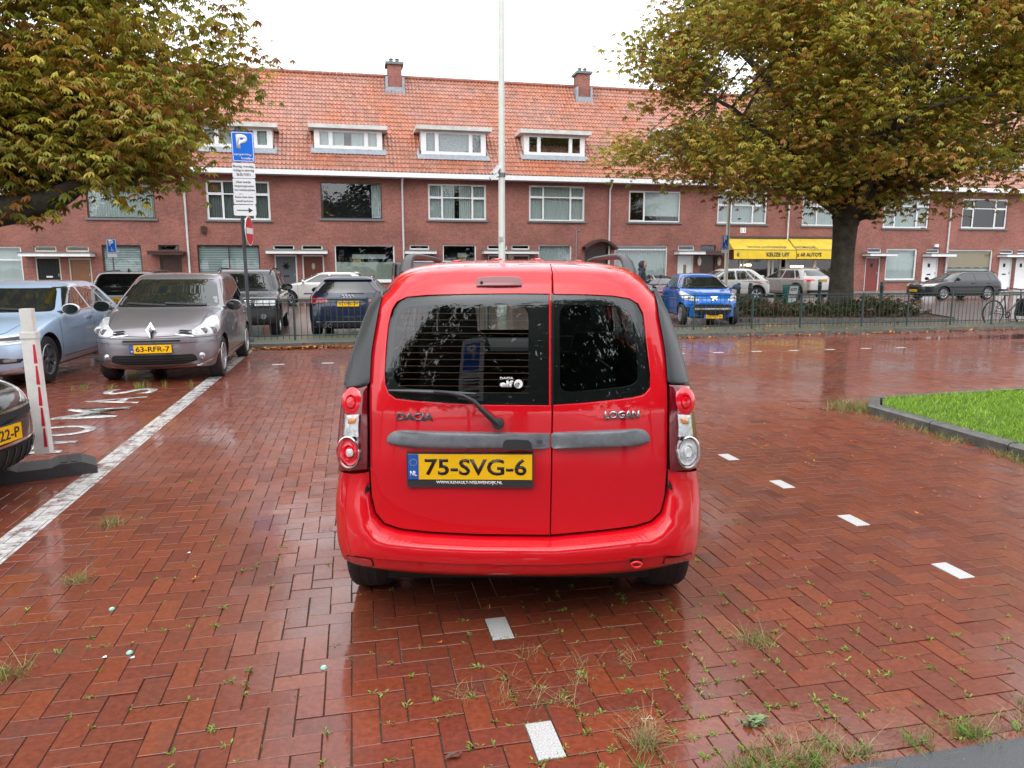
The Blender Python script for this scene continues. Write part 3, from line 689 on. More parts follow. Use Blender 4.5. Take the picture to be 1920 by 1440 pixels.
    def finish(s, pipe=True, x0=None, x1=None):
        x0 = s.x0 if x0 is None else x0; x1 = s.x1 if x1 is None else x1
        s.b(wall_mesh(x0, x1, 0, 6.46, s.holes, s.Y), 'wall', M_WALL)
        # eaves: white gutter board and soffit
        s.b(MB().box((x0,EAVE_Y-.1,6.2),(x1,EAVE_Y+.16,6.44)), 'gutter', M_WHITE)
        s.b(MB().box((x0,EAVE_Y+.162,6.2),(x1,s.Y-.003,6.24)), 'soffit', M_WHITE)
        # plinth
        n = max(2, int((x1-x0)/.2)); tw = (x1-x0)/n; k = 6
        rows = 24; th = math.hypot(RIDGE_Y-EAVE_Y, RIDGE_Z-EAVE_Z)+.12; dl = th/rows
        uy, uz = (RIDGE_Y-EAVE_Y)/th, (RIDGE_Z-EAVE_Z)/th; ny, nz = -uz, uy
        xs = np.concatenate([x0+tw*(i+np.arange(k)/k) for i in range(n)]+[[x1]]); fr = np.concatenate([np.tile(np.arange(k)/k, n), [0]])
        prof = .028*np.cos(2*PI*fr)+.012*np.cos(4*PI*fr+.6)
        V = []; tone = []; per = np.minimum((np.arange(len(xs))//k), n-1)
        for r in range(rows):
            tn = np.clip(rng.normal(1, .085, n), .7, 1.3)[per]; jit = rng.normal(0, .004, n)[per]
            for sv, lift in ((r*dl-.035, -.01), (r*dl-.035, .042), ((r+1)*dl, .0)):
                h = prof+lift+jit; V.append(np.stack([xs, EAVE_Y+uy*sv+ny*h, EAVE_Z+uz*sv+nz*h], -1)); tone.append(tn*(.7 if lift < 0 else 1))  # lip foot toned down: shade between tile rows put into the colour
        V = np.concatenate(V)-np.array(s.off); tone = np.concatenate(tone); nx = len(xs); F = []
        i = np.arange(nx-1)
        for r in range(rows):
            for q in (0, 1):
                a = (r*3+q)*nx+i; F.append(np.stack([a, a+1, a+1+nx, a+nx], -1))
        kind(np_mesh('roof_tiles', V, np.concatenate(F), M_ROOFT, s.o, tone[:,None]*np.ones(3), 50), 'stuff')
        s.b(MB().add([(x0,EAVE_Y,EAVE_Z-.04),(x1,EAVE_Y,EAVE_Z-.04),(x1,RIDGE_Y,RIDGE_Z-.05),(x0,RIDGE_Y,RIDGE_Z-.05),(x0,RIDGE_Y+5,EAVE_Z-.04),(x1,RIDGE_Y+5,EAVE_Z-.04)], [(0,1,2,3),(3,2,5,4)]), 'roof_deck', M_DKBROWN)
        rg = MB(); q = x0
        while q < x1-.05:
            w = min(.38, x1-q); rg.tube([(q+.01,RIDGE_Y,RIDGE_Z+.02),(q+w,RIDGE_Y,RIDGE_Z+.035)], [.125,.115], 8); q += .38
        kind(s.b(rg, 'ridge_tiles', mat('ridge_clay', (.25,.09,.06), rough=.5, var=.3, scale=3), None, 60), 'stuff')
        s.b(MB().add([(x0,s.Y+.0,0),(x0,s.Y+9,0),(x1,s.Y+9,0),(x1,s.Y,0),(x0,s.Y,6.4),(x0,s.Y+9,6.4),(x1,s.Y+9,6.4),(x1,s.Y,6.4)], [(0,1,5,4),(1,2,6,5),(2,3,7,6)]), 'rear_wall', M_WALL)
        if pipe:
            p = MB(); X = x0+.02; p.tube([(X,EAVE_Y+.05,6.25),(X,s.Y-.1,5.85),(X,s.Y-.1,.15)], .05, 8); s.b(p, 'downspout', M_WHITE, None, 60)
    def dormer(s, rect, kind_=0, curtain='net'):
        """rect: pixel box of the whole front (under the overhang) ; roof-top pixel row"""
        xl, yt, xr, yb = rect; base = on_roof((xl+xr)/2, yb); Yd = base.y+.02
        a, b = PYP(xl, yb, Yd), PYP(xr, yb, Yd); t = PYP((xl+xr)/2, yt, Yd); x0, x1, z0, z1 = a.x, b.x, base.z, t.z
        m = MB(); top = z1; yb_ = EAVE_Y+(top-EAVE_Z)*(RIDGE_Y-EAVE_Y)/(RIDGE_Z-EAVE_Z)+.2
        ws = .14
        # cheeks and front surround, the front cut open for the window
        d = s.o; zb = z0+.17
        for h in (wall_mesh(x0, x1, zb, top, [(x0+ws*1.6,x1-ws*1.6,zb+.12,top-.1)], Yd, .06),): m.v += h.v; m.f += h.f; m.m += h.m
        for X in (x0, x1): m.add([(X,Yd,zb),(X,Yd,top),(X,yb_,top)], [(0,1,2)])
        dm = s.b(m, 'dormer', M_WHITE)
        s.b(MB().box((x0-.28,Yd-.34,top),(x1+.28,yb_+.1,top+.2)), 'dormer_roof', mat('dormer_fascia', (.72,.73,.74), rough=.5, col2=(.42,.42,.38), scale=2.2), dm)
        s.b(MB().add([(x0-.12,Yd-.03,zb+.01),(x1+.12,Yd-.03,zb+.01),(x1+.2,Yd-.2,z0-.09),(x0-.2,Yd-.2,z0-.09)], [(0,1,2,3)]).add([(x0-.1,Yd,zb),(x0-.1,yb_,top-.05),(x0-.25,yb_-.15,top-.2),(x0-.2,Yd-.2,z0-.09)], [(0,1,2,3)]).add([(x1+.1,Yd,zb),(x1+.1,yb_,top-.05),(x1+.25,yb_-.15,top-.2),(x1+.2,Yd-.2,z0-.09)], [(0,3,2,1)]), 'flashing', M_LEAD, dm)
        a, b, c, e = x0+ws*1.6, x1-ws*1.6, zb+.12, top-.1; Y = Yd+.02; f = MB(); w = b-a
        xs = [a, a+w*.2, a+w*.8, b]
        for X in xs[1:3]: f.box((X-.05,Y-.03,c),(X+.05,Y+.05,e))
        for k in range(3):
            p, q = xs[k]+(.05 if k else 0), xs[k+1]-(.05 if k < 2 else 0); g = .05
            f.box((p,Y-.02,c),(q,Y+.05,c+g)); f.box((p,Y-.02,e-g),(q,Y+.05,e)); f.box((p,Y-.02,c+g),(p+g,Y+.05,e-g)); f.box((q-g,Y-.02,c+g),(q,Y+.05,e-g))
            s.b(MB().add([(p,Y+.02,c),(q,Y+.02,c),(q,Y+.02,e),(p,Y+.02,e)], [(0,1,2,3)]), 'dormer_pane', M_PANE, dm)
        s.b(f, 'dormer_window', M_WHITE, dm)
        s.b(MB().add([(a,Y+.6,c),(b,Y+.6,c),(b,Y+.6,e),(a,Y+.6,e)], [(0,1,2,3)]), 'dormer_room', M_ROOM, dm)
        if curtain:
            vs = []; n = 40; lo = c if curtain != 'half' else c+(e-c)*.4
            for k in range(n+1):
                x = a+w*k/n; yy = Y+.14+.02*math.sin(k*2.1); vs += [(x,yy,lo),(x,yy,e)]
            s.b(MB().add(vs, [(2*k,2*k+2,2*k+3,2*k+1) for k in range(n) if curtain != 'gap' or not 16 < k < 22]), 'dormer_curtain', M_CURT if curtain in ('gap','full') else mat('lace', (.4,.42,.45), var=.3, scale=14), dm)
    def chimney(s, X, w, ztop, flues=2):
        yy = RIDGE_Y-.35; m = MB(); m.box((X-w/2,yy-.4,RIDGE_Z-1.2),(X+w/2,yy+.55,ztop)); c = s.b(m, 'chimney', M_WALL)
        s.b(MB().box((X-w/2-.12,yy-.52,ztop),(X+w/2+.12,yy+.67,ztop+.13)), 'chimney_cap', M_SILL, c)
        s.b(MB().box((X-w/2-.16,yy-.55,RIDGE_Z-1.05),(X+w/2+.16,yy-.41,RIDGE_Z-.72)).box((X-w/2-.14,yy-.5,RIDGE_Z-1.05),(X-w/2-.01,yy+.1,RIDGE_Z-.15)).box((X+w/2+.01,yy-.5,RIDGE_Z-1.05),(X+w/2+.14,yy+.1,RIDGE_Z-.15)), 'chimney_flashing', M_LEAD, c)
        for k in range(flues): s.b(MB().lathe([(.11,0),(.1,.2),(.14,.24),(.05,.3)], Matrix.Translation((X-w*.22+k*w*.44,yy,ztop+.13)), 10), 'chimney_pot', M_SILL, c)

XS = [-19.5, -8.07, 2.73, 14.34, 25.63, 37.0, 48.3]
# ---- house 0 (far left, partly under the tree)
h = House(XS[0], XS[1], 'brick house at far left with black and brown doors under one white canopy')
h.window((-60,340,52,414), (1,2,1), .3, curtain='full'); h.window((158,338,292,410), frame=M_DKBROWN, curtain='full', fw=.06)
h.window((-40,462,46,531), (1,), .36, curtain='sheer'); h.window((190,459,268,512), frame=M_DKBROWN, curtain='blind', fw=.06)
h.fanlight((63,461,106,472), M_CREAM); h.fanlight((122,461,167,472), M_CREAM); h.canopy((46,474,179,482))
h.door((64,482,112,0), mat('black_door', (.012,.014,.016), rough=.5, spec=.2), M_CREAM, 'boards', slot=M_WHITE); h.door((127,484,170,0), mat('varnished_wood_door', (.2,.075,.025), rough=.35), M_CREAM, 'six')
h.fanlight((296,459,336,470), M_DKBROWN); h.canopy((283,472,348,479), M_DKBROWN); h.door((299,480,340,0), mat('brown_door', (.07,.025,.018), rough=.35), M_DKBROWN, 'six')
h.dormer((150,235,292,283), curtain='full'); h.finish(False)
# ---- house 1
h = House(XS[1], XS[2], 'brick house with a grey door and a brown door and a frosted shop-like window')
h.window((384,337,508,413), (1,2,1), .34, curtain='net'); h.window((600,341,717,411), frame=M_DKBROWN, curtain='side', fw=.06)
h.window((369,459,489,518), frame=M_DKBROWN, curtain='blind', fw=.06, cols=(1,1)); h.window((627,459,741,526), curtain='frost', fw=.06, sill=M_WHITE)
h.fanlight((512,459,552,469)); h.fanlight((565,459,605,469)); h.canopy((501,469,615,477))
h.door((514,478,556,0), mat('grey_door', (.085,.09,.105), rough=.35), None, light='star', slot=M_ROOM); h.door((566,478,607,0), mat('red_brown_door', (.13,.035,.02), rough=.35), None, light='oval', slot=M_WHITE)
h.b(MB().box((FX(354,0)[0]-.12,FY-.2,3.3),(FX(354,0)[0]+.12,FY,3.62)), 'wall_lamp', M_DKBROWN); 
h.dormer((374,238,512,283), curtain='full'); h.dormer((590,243,717,286), curtain='gap')
h.chimney(on_roof(740,160).x, .78, PYP(740,124,RIDGE_Y-.4).z); h.finish()
# ---- house 2
h = House(XS[2], XS[3], 'brick house behind the pale mast with a dark arched porch')
h.window((802,344,912,413), (1,2.3,1), .38, curtain='split'); h.window((992,347,1096,415), (1,2,1), .33, curtain='full')
h.window((830,459,893,520), curtain='frost', fw=.06); h.window((1010,459,1071,522), curtain='full', fw=.06)
h.fanlight((768,459,805,468)); h.canopy((758,470,816,477)); h.door((771,478,812,0), M_DKBROWN, M_DKBROWN)
h.fanlight((914,459,951,468)); h.fanlight((959,459,993,468)); h.canopy((903,470,1004,477))
d1 = h.door((915,478,951,0), mat('maroon_door', (.06,.016,.014), rough=.35)); h.door((958,478,993,0), mat('maroon_door', (.06,.016,.014)))
X, Z = FX(921,490); lettering('47', (X-h.off[0]-.02,.045,Z), (1,0,0), (0,0,1), .26, .2, M_WHITE, d1, 'house_number')
X, Z = FX(958,482); np_ = h.b(MB().box((X-.16,FY-.03,Z-.1),(X+.16,FY,Z+.14)), 'number_plate', M_CREAM)
X, Z = FX(763,484); h.b(MB().box((X-.16,FY-.03,Z-.14),(X+.16,FY,Z+.14)), 'number_plate', M_CREAM)
# arched porch
a, _ = FX(1090,470); b, _ = FX(1150,470); _, zt = FX(1120,449); _, zs = FX(1120,464); n = 12; m = MB()
arc = [(a+(b-a)*k/n, zs+(zt-zs)*math.sin(PI*k/n)) for k in range(n+1)]
for k in range(n):
    (u, v), (p, q) = arc[k], arc[k+1]
    m.add([(u,FY-.8,v),(p,FY-.8,q),(p,FY,q),(u,FY,v),(u,FY-.8,v-.14),(p,FY-.8,q-.14),(p,FY,q-.14),(u,FY,v-.14)], [(0,1,2,3),(4,7,6,5),(0,4,5,1)])
h.b(m, 'arched_porch', M_DKBROWN); h.door((1097,463,1141,0), M_DKBROWN, M_DKBROWN, 'boards')
X, _ = FX(1080,460); h.b(MB().tube([(X+.2,FY-.04,3.62),(X,FY-.04,3.6),(X,FY-.04,.15)], .025, 6), 'cable_pipe', M_LEAD, None, 60)
h.dormer((790,246,911,297), curtain='lace'); h.dormer((983,253,1096,298), curtain=None)
h.chimney(on_roof(1092,178).x, .74, PYP(1092,141,RIDGE_Y-.4).z); h.finish()
# ---- house 3 with the first half of the shop awning
h = House(XS[3], XS[4], 'brick house with a white door beside the yellow car dealer awning')
h.window((1180,357,1275,417), (1,2.4), .0, curtain='plants'); h.window((1347,358,1437,420), (1,1.6,1), .42, curtain='full')
h.window((1153,460,1250,524), (1,), .12, curtain='full', fw=.06)
h.fanlight((1272,460,1302,470)); h.canopy((1264,471,1312,478)); h.door((1271,479,1301,0), M_WHITE, None, light='slit', slot=M_ROOM)
h.fanlight((1314,459,1342,470), M_DKBROWN); h.canopy((1312.5,472,1353,479), M_DKBROWN); h.door((1313,480,1342,0), M_DKBROWN, M_DKBROWN, 'six')
M_LANT = mat('lantern_glass', (.6,.58,.5), rough=.3)
for px in (1309,1346):
    X, Z = FX(px,489); h.b(MB().lathe([(.03,-.3),(.1,-.22),(.12,.05),(.05,.2),(.03,.26)], Matrix.Translation((X,FY-.16,Z)), 8), 'wall_lantern', M_LANT)
X, Z = FX(1393,432); pl = h.b(MB().box((X-.18,FY-.03,Z-.15),(X+.18,FY,Z+.15)), 'number_plate', M_WHITE); lettering('11', (X-h.off[0]-.1,-.032,Z-.1), (1,0,0), (0,0,1), .2, .2, M_SILL, pl, 'house_number')
M_YEL = mat('yellow_canvas', (.70,.48,.012), rough=.6, var=.1, scale=2.5, bump=.1); M_YEL2 = mat('faded_yellow_canvas', (.58,.42,.04), rough=.6, var=.14, scale=2.5)
M_INK = mat('dark_print', (.07,.055,.04), rough=.6); M_INK2 = mat('faded_print', (.26,.2,.07), rough=.6)
def awning(h, pl, pr, lines):
    a, zt = FX(pl, 447); b, _ = FX(pr, 447); _, zb = FX((pl+pr)/2, 486); dep = 1.15; zm = zt-(zt-zb)*.56
    y0, y1 = FY-.05, FY-dep; aw = MB().add([(a,y0,zt),(b,y0,zt),(b-.05,y1,zm),(a-.12,y1,zm)], [(0,1,2,3)]).add([(a,y0,zt),(a-.12,y1,zm),(a-.02,y0,zm)], [(0,1,2)]).add([(b,y0,zt),(b-.05,y1,zm),(b,y0,zm)], [(0,2,1)])
    o = h.b(aw, 'awning', M_YEL2)
    v = MB(); n = 40
    for k in range(n):
        u = a-.12+(b-.05-a+.12)*k/n; w = a-.12+(b-.05-a+.12)*(k+1)/n
        v.add([(u,y1-.004,zm),(w,y1-.004,zm),(w,y1-.05,zb),(u,y1-.05,zb)], [(0,1,2,3)])
    h.b(v, 'awning_valance', M_YEL, o); h.b(MB().box((a-.1,FY-.12,zt),(b,FY,zt+.12)), 'awning_box', M_DKBROWN, o)
    h.b(MB().box((a-.13,y1-.02,zm-.02),(b-.04,y1+.02,zm+.015)), 'awning_bar', M_SILL, o)
    L_ = math.hypot(y1-y0, zm-zt); sv = Vector((0, y0-y1, zt-zm)).normalized()
    for txt, pxa, pxb, row in lines:
        A, B_ = FX(pxa, 470)[0]-h.off[0], FX(pxb, 470)[0]-h.off[0]; k = (FY-dep)/FY; A, B_ = (A+h.off[0])*k-h.off[0], (B_+h.off[0])*k-h.off[0]
        if row == 0: base = Vector((A, y1-FY, zm))+sv*.12+Vector((0,-.02,.02)); lettering(txt, base, (1,0,0), sv, B_-A, .26, M_INK2, o, 'awning_lettering', bold=.02)
        else: lettering(txt, (A, y1-FY-.05, zb+.14), (1,0,0), (0,.0,1), B_-A, .24, M_INK, o, 'awning_lettering', bold=.03)
awning(h, 1362, 1474.5, [('WWW.AUTOBEDRIJF',1405,1479,0),('KEUZE UIT',1437,1480,1),('42',1381,1386,1)])
SHOPZ = (.3, FX(1420,487)[1]); 
h.holes.append((FX(1363,0)[0] if False else FX(1363,480)[0], FX(1474.5,480)[0], .12, SHOPZ[1]))
def shop(h, pl, pr, items):
    a, b = FX(pl,480)[0], FX(pr,480)[0]; m = MB(); z1 = SHOPZ[1]; Y = FY+.1
    for X in items: m.box((X-.06,Y,.12),(X+.06,Y+.1,z1))
    m.box((a,Y-.003,.12),(b,Y+.1,.6)); fr = h.b(m, 'shop_front', M_WHITE)
    h.b(MB().add([(a,Y+.05,.6),(b,Y+.05,.6),(b,Y+.05,z1),(a,Y+.05,z1)], [(0,1,2,3)]), 'pane', M_PANE, fr)
    mw = mat('shop_inside', (.2,.15,.1), rough=.8, var=.3, scale=2)
    h.b(MB().add([(a,Y+3,.12),(b,Y+3,.12),(b,Y+3,z1),(a,Y+3,z1),(a,Y+.1,.12),(b,Y+.1,.12),(b,Y+.1,z1),(a,Y+.1,z1)], [(0,1,2,3),(0,4,5,1),(1,5,6,2),(2,6,7,3),(3,7,4,0)]), 'room', mw, fr)
    return fr
fr = shop(h, 1363, 1474.5, [FX(p,480)[0] for p in (1390,1396,1445,1452,1466)])
M_LIT = mat('lit_lamp', (1,.8,.45), emit=((1,.62,.25), 9.0))
for px in (1411,1424): X, Z = FX(px,497); h.b(MB().box((X-.16,FY+1.2,Z-.05),(X+.16,FY+1.3,Z+.06)), 'shop_lamp', M_LIT, fr)
X, Z = FX(1410,491); lettering('THOMAS', (X-h.off[0]-.25,.12,Z), (1,0,0), (0,0,1), .9, .16, mat('blue_print', (.08,.12,.2)), fr, 'window_lettering')
h.dormer((1235,252,1345,300), curtain='full'); h.dormer((1360,258,1465,303), curtain='full'); h.finish()
# ---- house 4
h = House(XS[4], XS[5], 'brick house behind the tree trunk with a red door and half of the yellow awning')
h.window((1507,362,1600,424), (1,1.6,1), .4, curtain='full'); h.window((1660,362,1740,428), (1,2,1), .36, curtain='full')
awning(h, 1477.5, 1571, [('THOMAS.NL',1491,1535,0),('± 60 AUTO\'S',1494,1540,1)])
h.holes.append((FX(1476,480)[0], FX(1570,480)[0], .12, SHOPZ[1])); fr = shop(h, 1476, 1570, [FX(p,480)[0] for p in (1480,1532,1566)])
X, Z = FX(1513,500); h.b(MB().box((X-.42,FY+1.0,Z-.06),(X+.42,FY+1.1,Z+.07)), 'shop_lamp', M_LIT, fr)
h.fanlight((1627,465,1653,474)); h.canopy((1617,475,1667,481)); h.door((1624,482,1652,0), mat('red_door', (.2,.03,.025), rough=.35), None, 'boards', light='small')
h.window((1663,466,1716,525), curtain='sheer', fw=.1, sill=M_SILL)
h.fanlight((1738,467,1761,475)); h.canopy((1730,475.5,1776,482)); h.door((1731,483,1761,0), M_WHITE, None, light='small', slot=M_ROOM)
X, Z = FX(1754,461); h.b(MB().box((X-.13,FY-.14,Z-.08),(X+.13,FY,Z+.09)), 'alarm_box', M_WHITE)
h.dormer((1545,262,1650,307), curtain='full'); h.dormer((1670,270,1765,313), curtain='gap'); h.chimney(25.9, .74, 13.5); h.finish()
# ---- house 5
h = House(XS[5], XS[6], 'brick house at far right with a tan roller blind and two white doors')
h.window((1807,372,1886,429), (1,2,1), .33, curtain=None); h.window((1940,374,2010,432), (1,2,1), .33, curtain='full')
h.window((1779,468,1858,516), curtain='tan', fw=.08); h.fanlight((1876,468,1900,476)); h.fanlight((1908,468,1930,476)); h.canopy((1870,477,1945,483))
h.door((1875,484,1900,0), M_WHITE, None, light='small', slot=M_ROOM); h.door((1906,484,1932,0), M_WHITE, None, light='small')
h.dormer((1830,275,1925,318), curtain='full'); h.finish()
# ================================================================== vehicles
M_TYRE = mat("tyre_rubber", (.018,.018,.019), rough=.75, var=.3, scale=20, bump=.3, bscale=120)
M_RIM = mat("alloy_rim", (.5,.51,.53), rough=.3, metal=.8, var=.08)
M_RIMD = mat("dark_rim", (.06,.06,.065), rough=.4, metal=.5)
M_BLACK = mat("black_plastic", (.025,.026,.028), rough=.5, var=.15, bump=.15, bscale=250)
M_TRIM = mat("grey_trim_plastic", (.055,.06,.066), rough=.5, var=.2, scale=24, bump=.25, bscale=220, coat=.25, crough=.3)
M_CHROME = mat("chrome", (.75,.76,.78), rough=.12, metal=1, var=.03)
M_CARGLASS = mat("car_glass", (.012,.016,.017), rough=.02, var=.2, spec=.6, coat=.6, crough=.01, ior=1.55)
M_HEAD = mat("headlamp_glass", (.55,.57,.58), rough=.08, var=.35, scale=16, coat=1, crough=.02)
M_HEADIN = mat("headlamp_reflector", (.35,.36,.38), rough=.15, metal=.6, var=.5, scale=20)
M_REDLENS = mat("red_lens", (.30,.003,.012), rough=.1, var=.3, scale=25, coat=1, crough=.03)
M_REDBRIGHT = mat("bright_red_lens", (.72,.006,.02), rough=.1, var=.2, scale=30, coat=1, crough=.03)
M_ORANGE = mat("orange_lens", (.6,.2,.03), rough=.12, coat=1, crough=.03)
M_PLATE = mat("yellow_plate", (.88,.50,.004), rough=.35, var=.04)
M_PLBLUE = mat("plate_blue", (.015,.09,.38), rough=.35)
M_PLTEXT = mat("plate_black", (.016,.012,.01), rough=.4)
M_WHITEP = mat("white_print", (.8,.8,.8), rough=.4)
M_SEAT = mat("seat_fabric", (.03,.032,.036), rough=.9, var=.2)
M_UNDER = mat("underbody", (.012,.012,.012), rough=.9)

def pchip(P, sub):
    P = np.array(P, float); n = len(P); d = np.diff(P, axis=0); m = np.zeros_like(P)
    for i in range(1, n-1):
        a, b = d[i-1], d[i]; m[i] = np.where(a*b > 0, 2*a*b/np.where(np.abs(a+b) < 1e-9, 1, a+b), 0)
    m[0], m[-1] = d[0], d[-1]; out = []
    for i in range(n-1):
        for k in range(sub):
            t = k/sub; h = [2*t**3-3*t*t+1, t**3-2*t*t+t, -2*t**3+3*t*t, t**3-t*t]
            out.append(h[0]*P[i]+h[1]*m[i]+h[2]*P[i+1]+h[3]*m[i+1])
    out.append(P[-1]); return np.array(out)

def body_loft(rows, sub=3, nr=3.0, nf=2.45, taper=.035, nc=12, ns=12):
    """stack of plan outlines: rows of (z, y rear, y front, half width, rear corner, front corner)"""
    K = pchip(rows, sub); rings = []
    th = [PI/2*k/nc for k in range(nc+1)]
    for z, yr, yf, W, Dr, Df in K:
        L_ = yf-yr; Dr = min(Dr, L_*.45); Df = min(Df, L_*.45); half = []
        for t in th:                                     # rear middle to rear corner
            x = W*math.sin(t)**(2/nr); half.append((x, yr+Dr*(1-math.cos(t)**(2/nr)) if t < PI/2 else yr+Dr))
        for k in range(1, ns): half.append((W, yr+Dr+(L_-Dr-Df)*k/ns))
        for t in reversed(th):
            x = W*math.sin(t)**(2/nf); half.append((x, yf-Df*(1-math.cos(t)**(2/nf)) if t < PI/2 else yf-Df))
        yc = (rows[0][1]+max(r[2] for r in rows))/2; hl = max(r[2] for r in rows)/2
        half = [(x*(1-taper*((y-yc)/hl)**2), y) for x, y in half]
        ring = [(x,y,z) for x,y in half]+[(-x,y,z) for x,y in reversed(half[1:-1])]
        rings.append(ring)
    n = len(rings[0]); vs = [p for r in rings for p in r]
    fs = [(i*n+j, i*n+(j+1)%n, (i+1)*n+(j+1)%n, (i+1)*n+j) for i in range(len(rings)-1) for j in range(n)]
    fs += [tuple(range(n-1,-1,-1)), tuple((len(rings)-1)*n+j for j in range(n))]
    return MB().add(vs, fs)
def cut_arches(me, wheels, ra, W, depth=.32):
    """boolean away four wheel arches, leaving dark inner walls"""
    o = link('tmp', me); m = MB()
    for y, z in wheels:
        for s in (-1, 1):
            m.lathe([(ra,0),(ra,depth+.2)], Matrix.Translation((s*(W-depth),y,z)) @ Matrix.Rotation(s*PI/2,4,'Y'), 32, caps=True)
    cm = m.mesh('cut'); cm.materials.append(M_UNDER); cm.materials.append(M_UNDER)
    bm = bmesh.new(); bm.from_mesh(cm); bmesh.ops.recalc_face_normals(bm, faces=bm.faces); bm.to_mesh(cm); bm.free()
    cm.polygons.foreach_set('material_index', [1]*len(cm.polygons)); c = link('cut', cm)
    md = o.modifiers.new('b', 'BOOLEAN'); md.operation = 'DIFFERENCE'; md.object = c; md.solver = 'EXACT'
    dg = bpy.context.evaluated_depsgraph_get(); r = bpy.data.meshes.new_from_object(o.evaluated_get(dg))
    bpy.data.objects.remove(o); bpy.data.objects.remove(c); return r
def densify(poly, step):
    out = []
    for i in range(len(poly)):
        a, b = np.array(poly[i]), np.array(poly[(i+1)%len(poly)]); n = max(1, int(np.hypot(*(b-a))/step))
        out += [tuple(a+(b-a)*k/n) for k in range(n)]
    return out
def rounded(poly, r, n=4):
    """round the corners of an outline"""
    out = []; m = len(poly)
    for i in range(m):
        p, a, b = [np.array(poly[j], float) for j in (i, i-1, (i+1)%m)]; da, db = a-p, b-p; la, lb = np.hypot(*da), np.hypot(*db)
        q = min(r, la*.45, lb*.45); s, e = p+da/la*q, p+db/lb*q
        for k in range(n+1): t = k/n; out.append(tuple((1-t)**2*s+2*t*(1-t)*p+t*t*e))
    return out
def spans(poly, rows):
    """horizontal slices of an outline: (v, umin, umax)"""
    v = [p[1] for p in poly]; lo, hi = min(v), max(v); e = (hi-lo)*1e-3; out = []
    for k in range(rows+1):
        q = lo+e+(hi-lo-2*e)*(.5-.5*math.cos(PI*k/rows)); xs = []
        for i in range(len(poly)):
            (a, b), (c, d) = poly[i], poly[(i+1)%len(poly)]
            if (b <= q < d) or (d <= q < b): xs.append(a+(c-a)*(q-b)/(d-b))
        if len(xs) >= 2: out.append((q, min(xs), max(xs)))
    return out
class Skin:
    """drops outlines onto a body so that panels follow its curves"""
    def __init__(s, me): 
        s.t = BVHTree.FromPolygons([v.co[:] for v in me.vertices], [p.vertices[:] for p in me.polygons])
    def hit(s, view, u, v):
        if view == 'F': o, d, f = Vector((u,12,v)), Vector((0,-1,0)), (u, None, v)
        elif view == 'R': o, d = Vector((u,-6,v)), Vector((0,1,0))
        elif view == 'S': o, d = Vector((4,u,v)), Vector((-1,0,0))
        elif view == 'N': o, d = Vector((-4,u,v)), Vector((1,0,0))
        else: o, d = Vector((u,v,6)), Vector((0,0,-1))
        r = s.t.ray_cast(o, d)
        if r[0] is None:
            p = o+d*(12 if view == 'F' else 6 if view == 'R' else 4); q = s.t.find_nearest(Vector((u, 3.5 if view == 'F' else .3, v)) if view in 'FR' else Vector((3 if view == 'S' else -3, u, v)) if view in 'SN' else p)
            return q[0], q[1]
        n = r[1] if r[1].dot(d) < 0 else -r[1]
        return r[0], n
    def panel(s, view, poly, off=.004, rows=10, cols=12, depth=.012, bulge=0.):
        m = MB(); sp = spans(poly, rows); g = []
        vd = {'F':Vector((0,1,0)),'R':Vector((0,-1,0)),'S':Vector((1,0,0)),'N':Vector((-1,0,0)),'T':Vector((0,0,1))}[view]
        vs = []
        for i, (v, a, b) in enumerate(sp):
            for k in range(cols+1):
                t = k/cols; p, n = s.hit(view, a+(b-a)*t, v)
                bl = bulge*(1-(2*t-1)**4)*(1-(2*i/(len(sp)-1)-1)**4) if bulge else 0
                vs.append(p+(n*.55+vd*.45).normalized()*(off+bl))
        R_, C_ = len(sp), cols+1
        if bulge and rows >= 8 and cols >= 10:               # panes are fair surfaces: relax the middle
            A = np.array([tuple(q) for q in vs]).reshape(R_, C_, 3)
            for _ in range(14): A[1:-1,1:-1] = .25*(A[:-2,1:-1]+A[2:,1:-1]+A[1:-1,:-2]+A[1:-1,2:])*.5+.5*A[1:-1,1:-1]
            vs = [Vector(q) for q in A.reshape(-1,3)]
        fs = [(i*C_+k, i*C_+k+1, (i+1)*C_+k+1, (i+1)*C_+k) for i in range(R_-1) for k in range(cols)]
        bd = [k for k in range(C_)]+[i*C_+cols for i in range(1,R_)]+[(R_-1)*C_+k for k in range(cols-1,-1,-1)]+[i*C_ for i in range(R_-2,0,-1)]
        o = len(vs); vs += [vs[i]-vd*depth for i in bd]; nb = len(bd)
        fs += [(bd[i], bd[(i+1)%nb], o+(i+1)%nb, o+i) for i in range(nb)]
        return m.add(vs, fs)
    def strip(s, view, path, w=.008, off=.0015, n=18):
        pts = []; P = [np.array(p, float) for p in path]
        for i in range(len(P)-1):
            for k in range(n if i == len(P)-2 else n): pts.append(P[i]+(P[i+1]-P[i])*k/n)
        pts.append(P[-1]); vs = []
        for i, p in enumerate(pts):
            d = pts[min(i+1,len(pts)-1)]-pts[max(i-1,0)]; d = d/np.hypot(*d); q = np.array((-d[1], d[0]))*w/2
            for sgn in (-1, 1):
                h, nn = s.hit(view, *(p+q*sgn)); vs.append(h+nn*off)
        return MB().add(vs, [(2*i, 2*i+2, 2*i+3, 2*i+1) for i in range(len(pts)-1)])
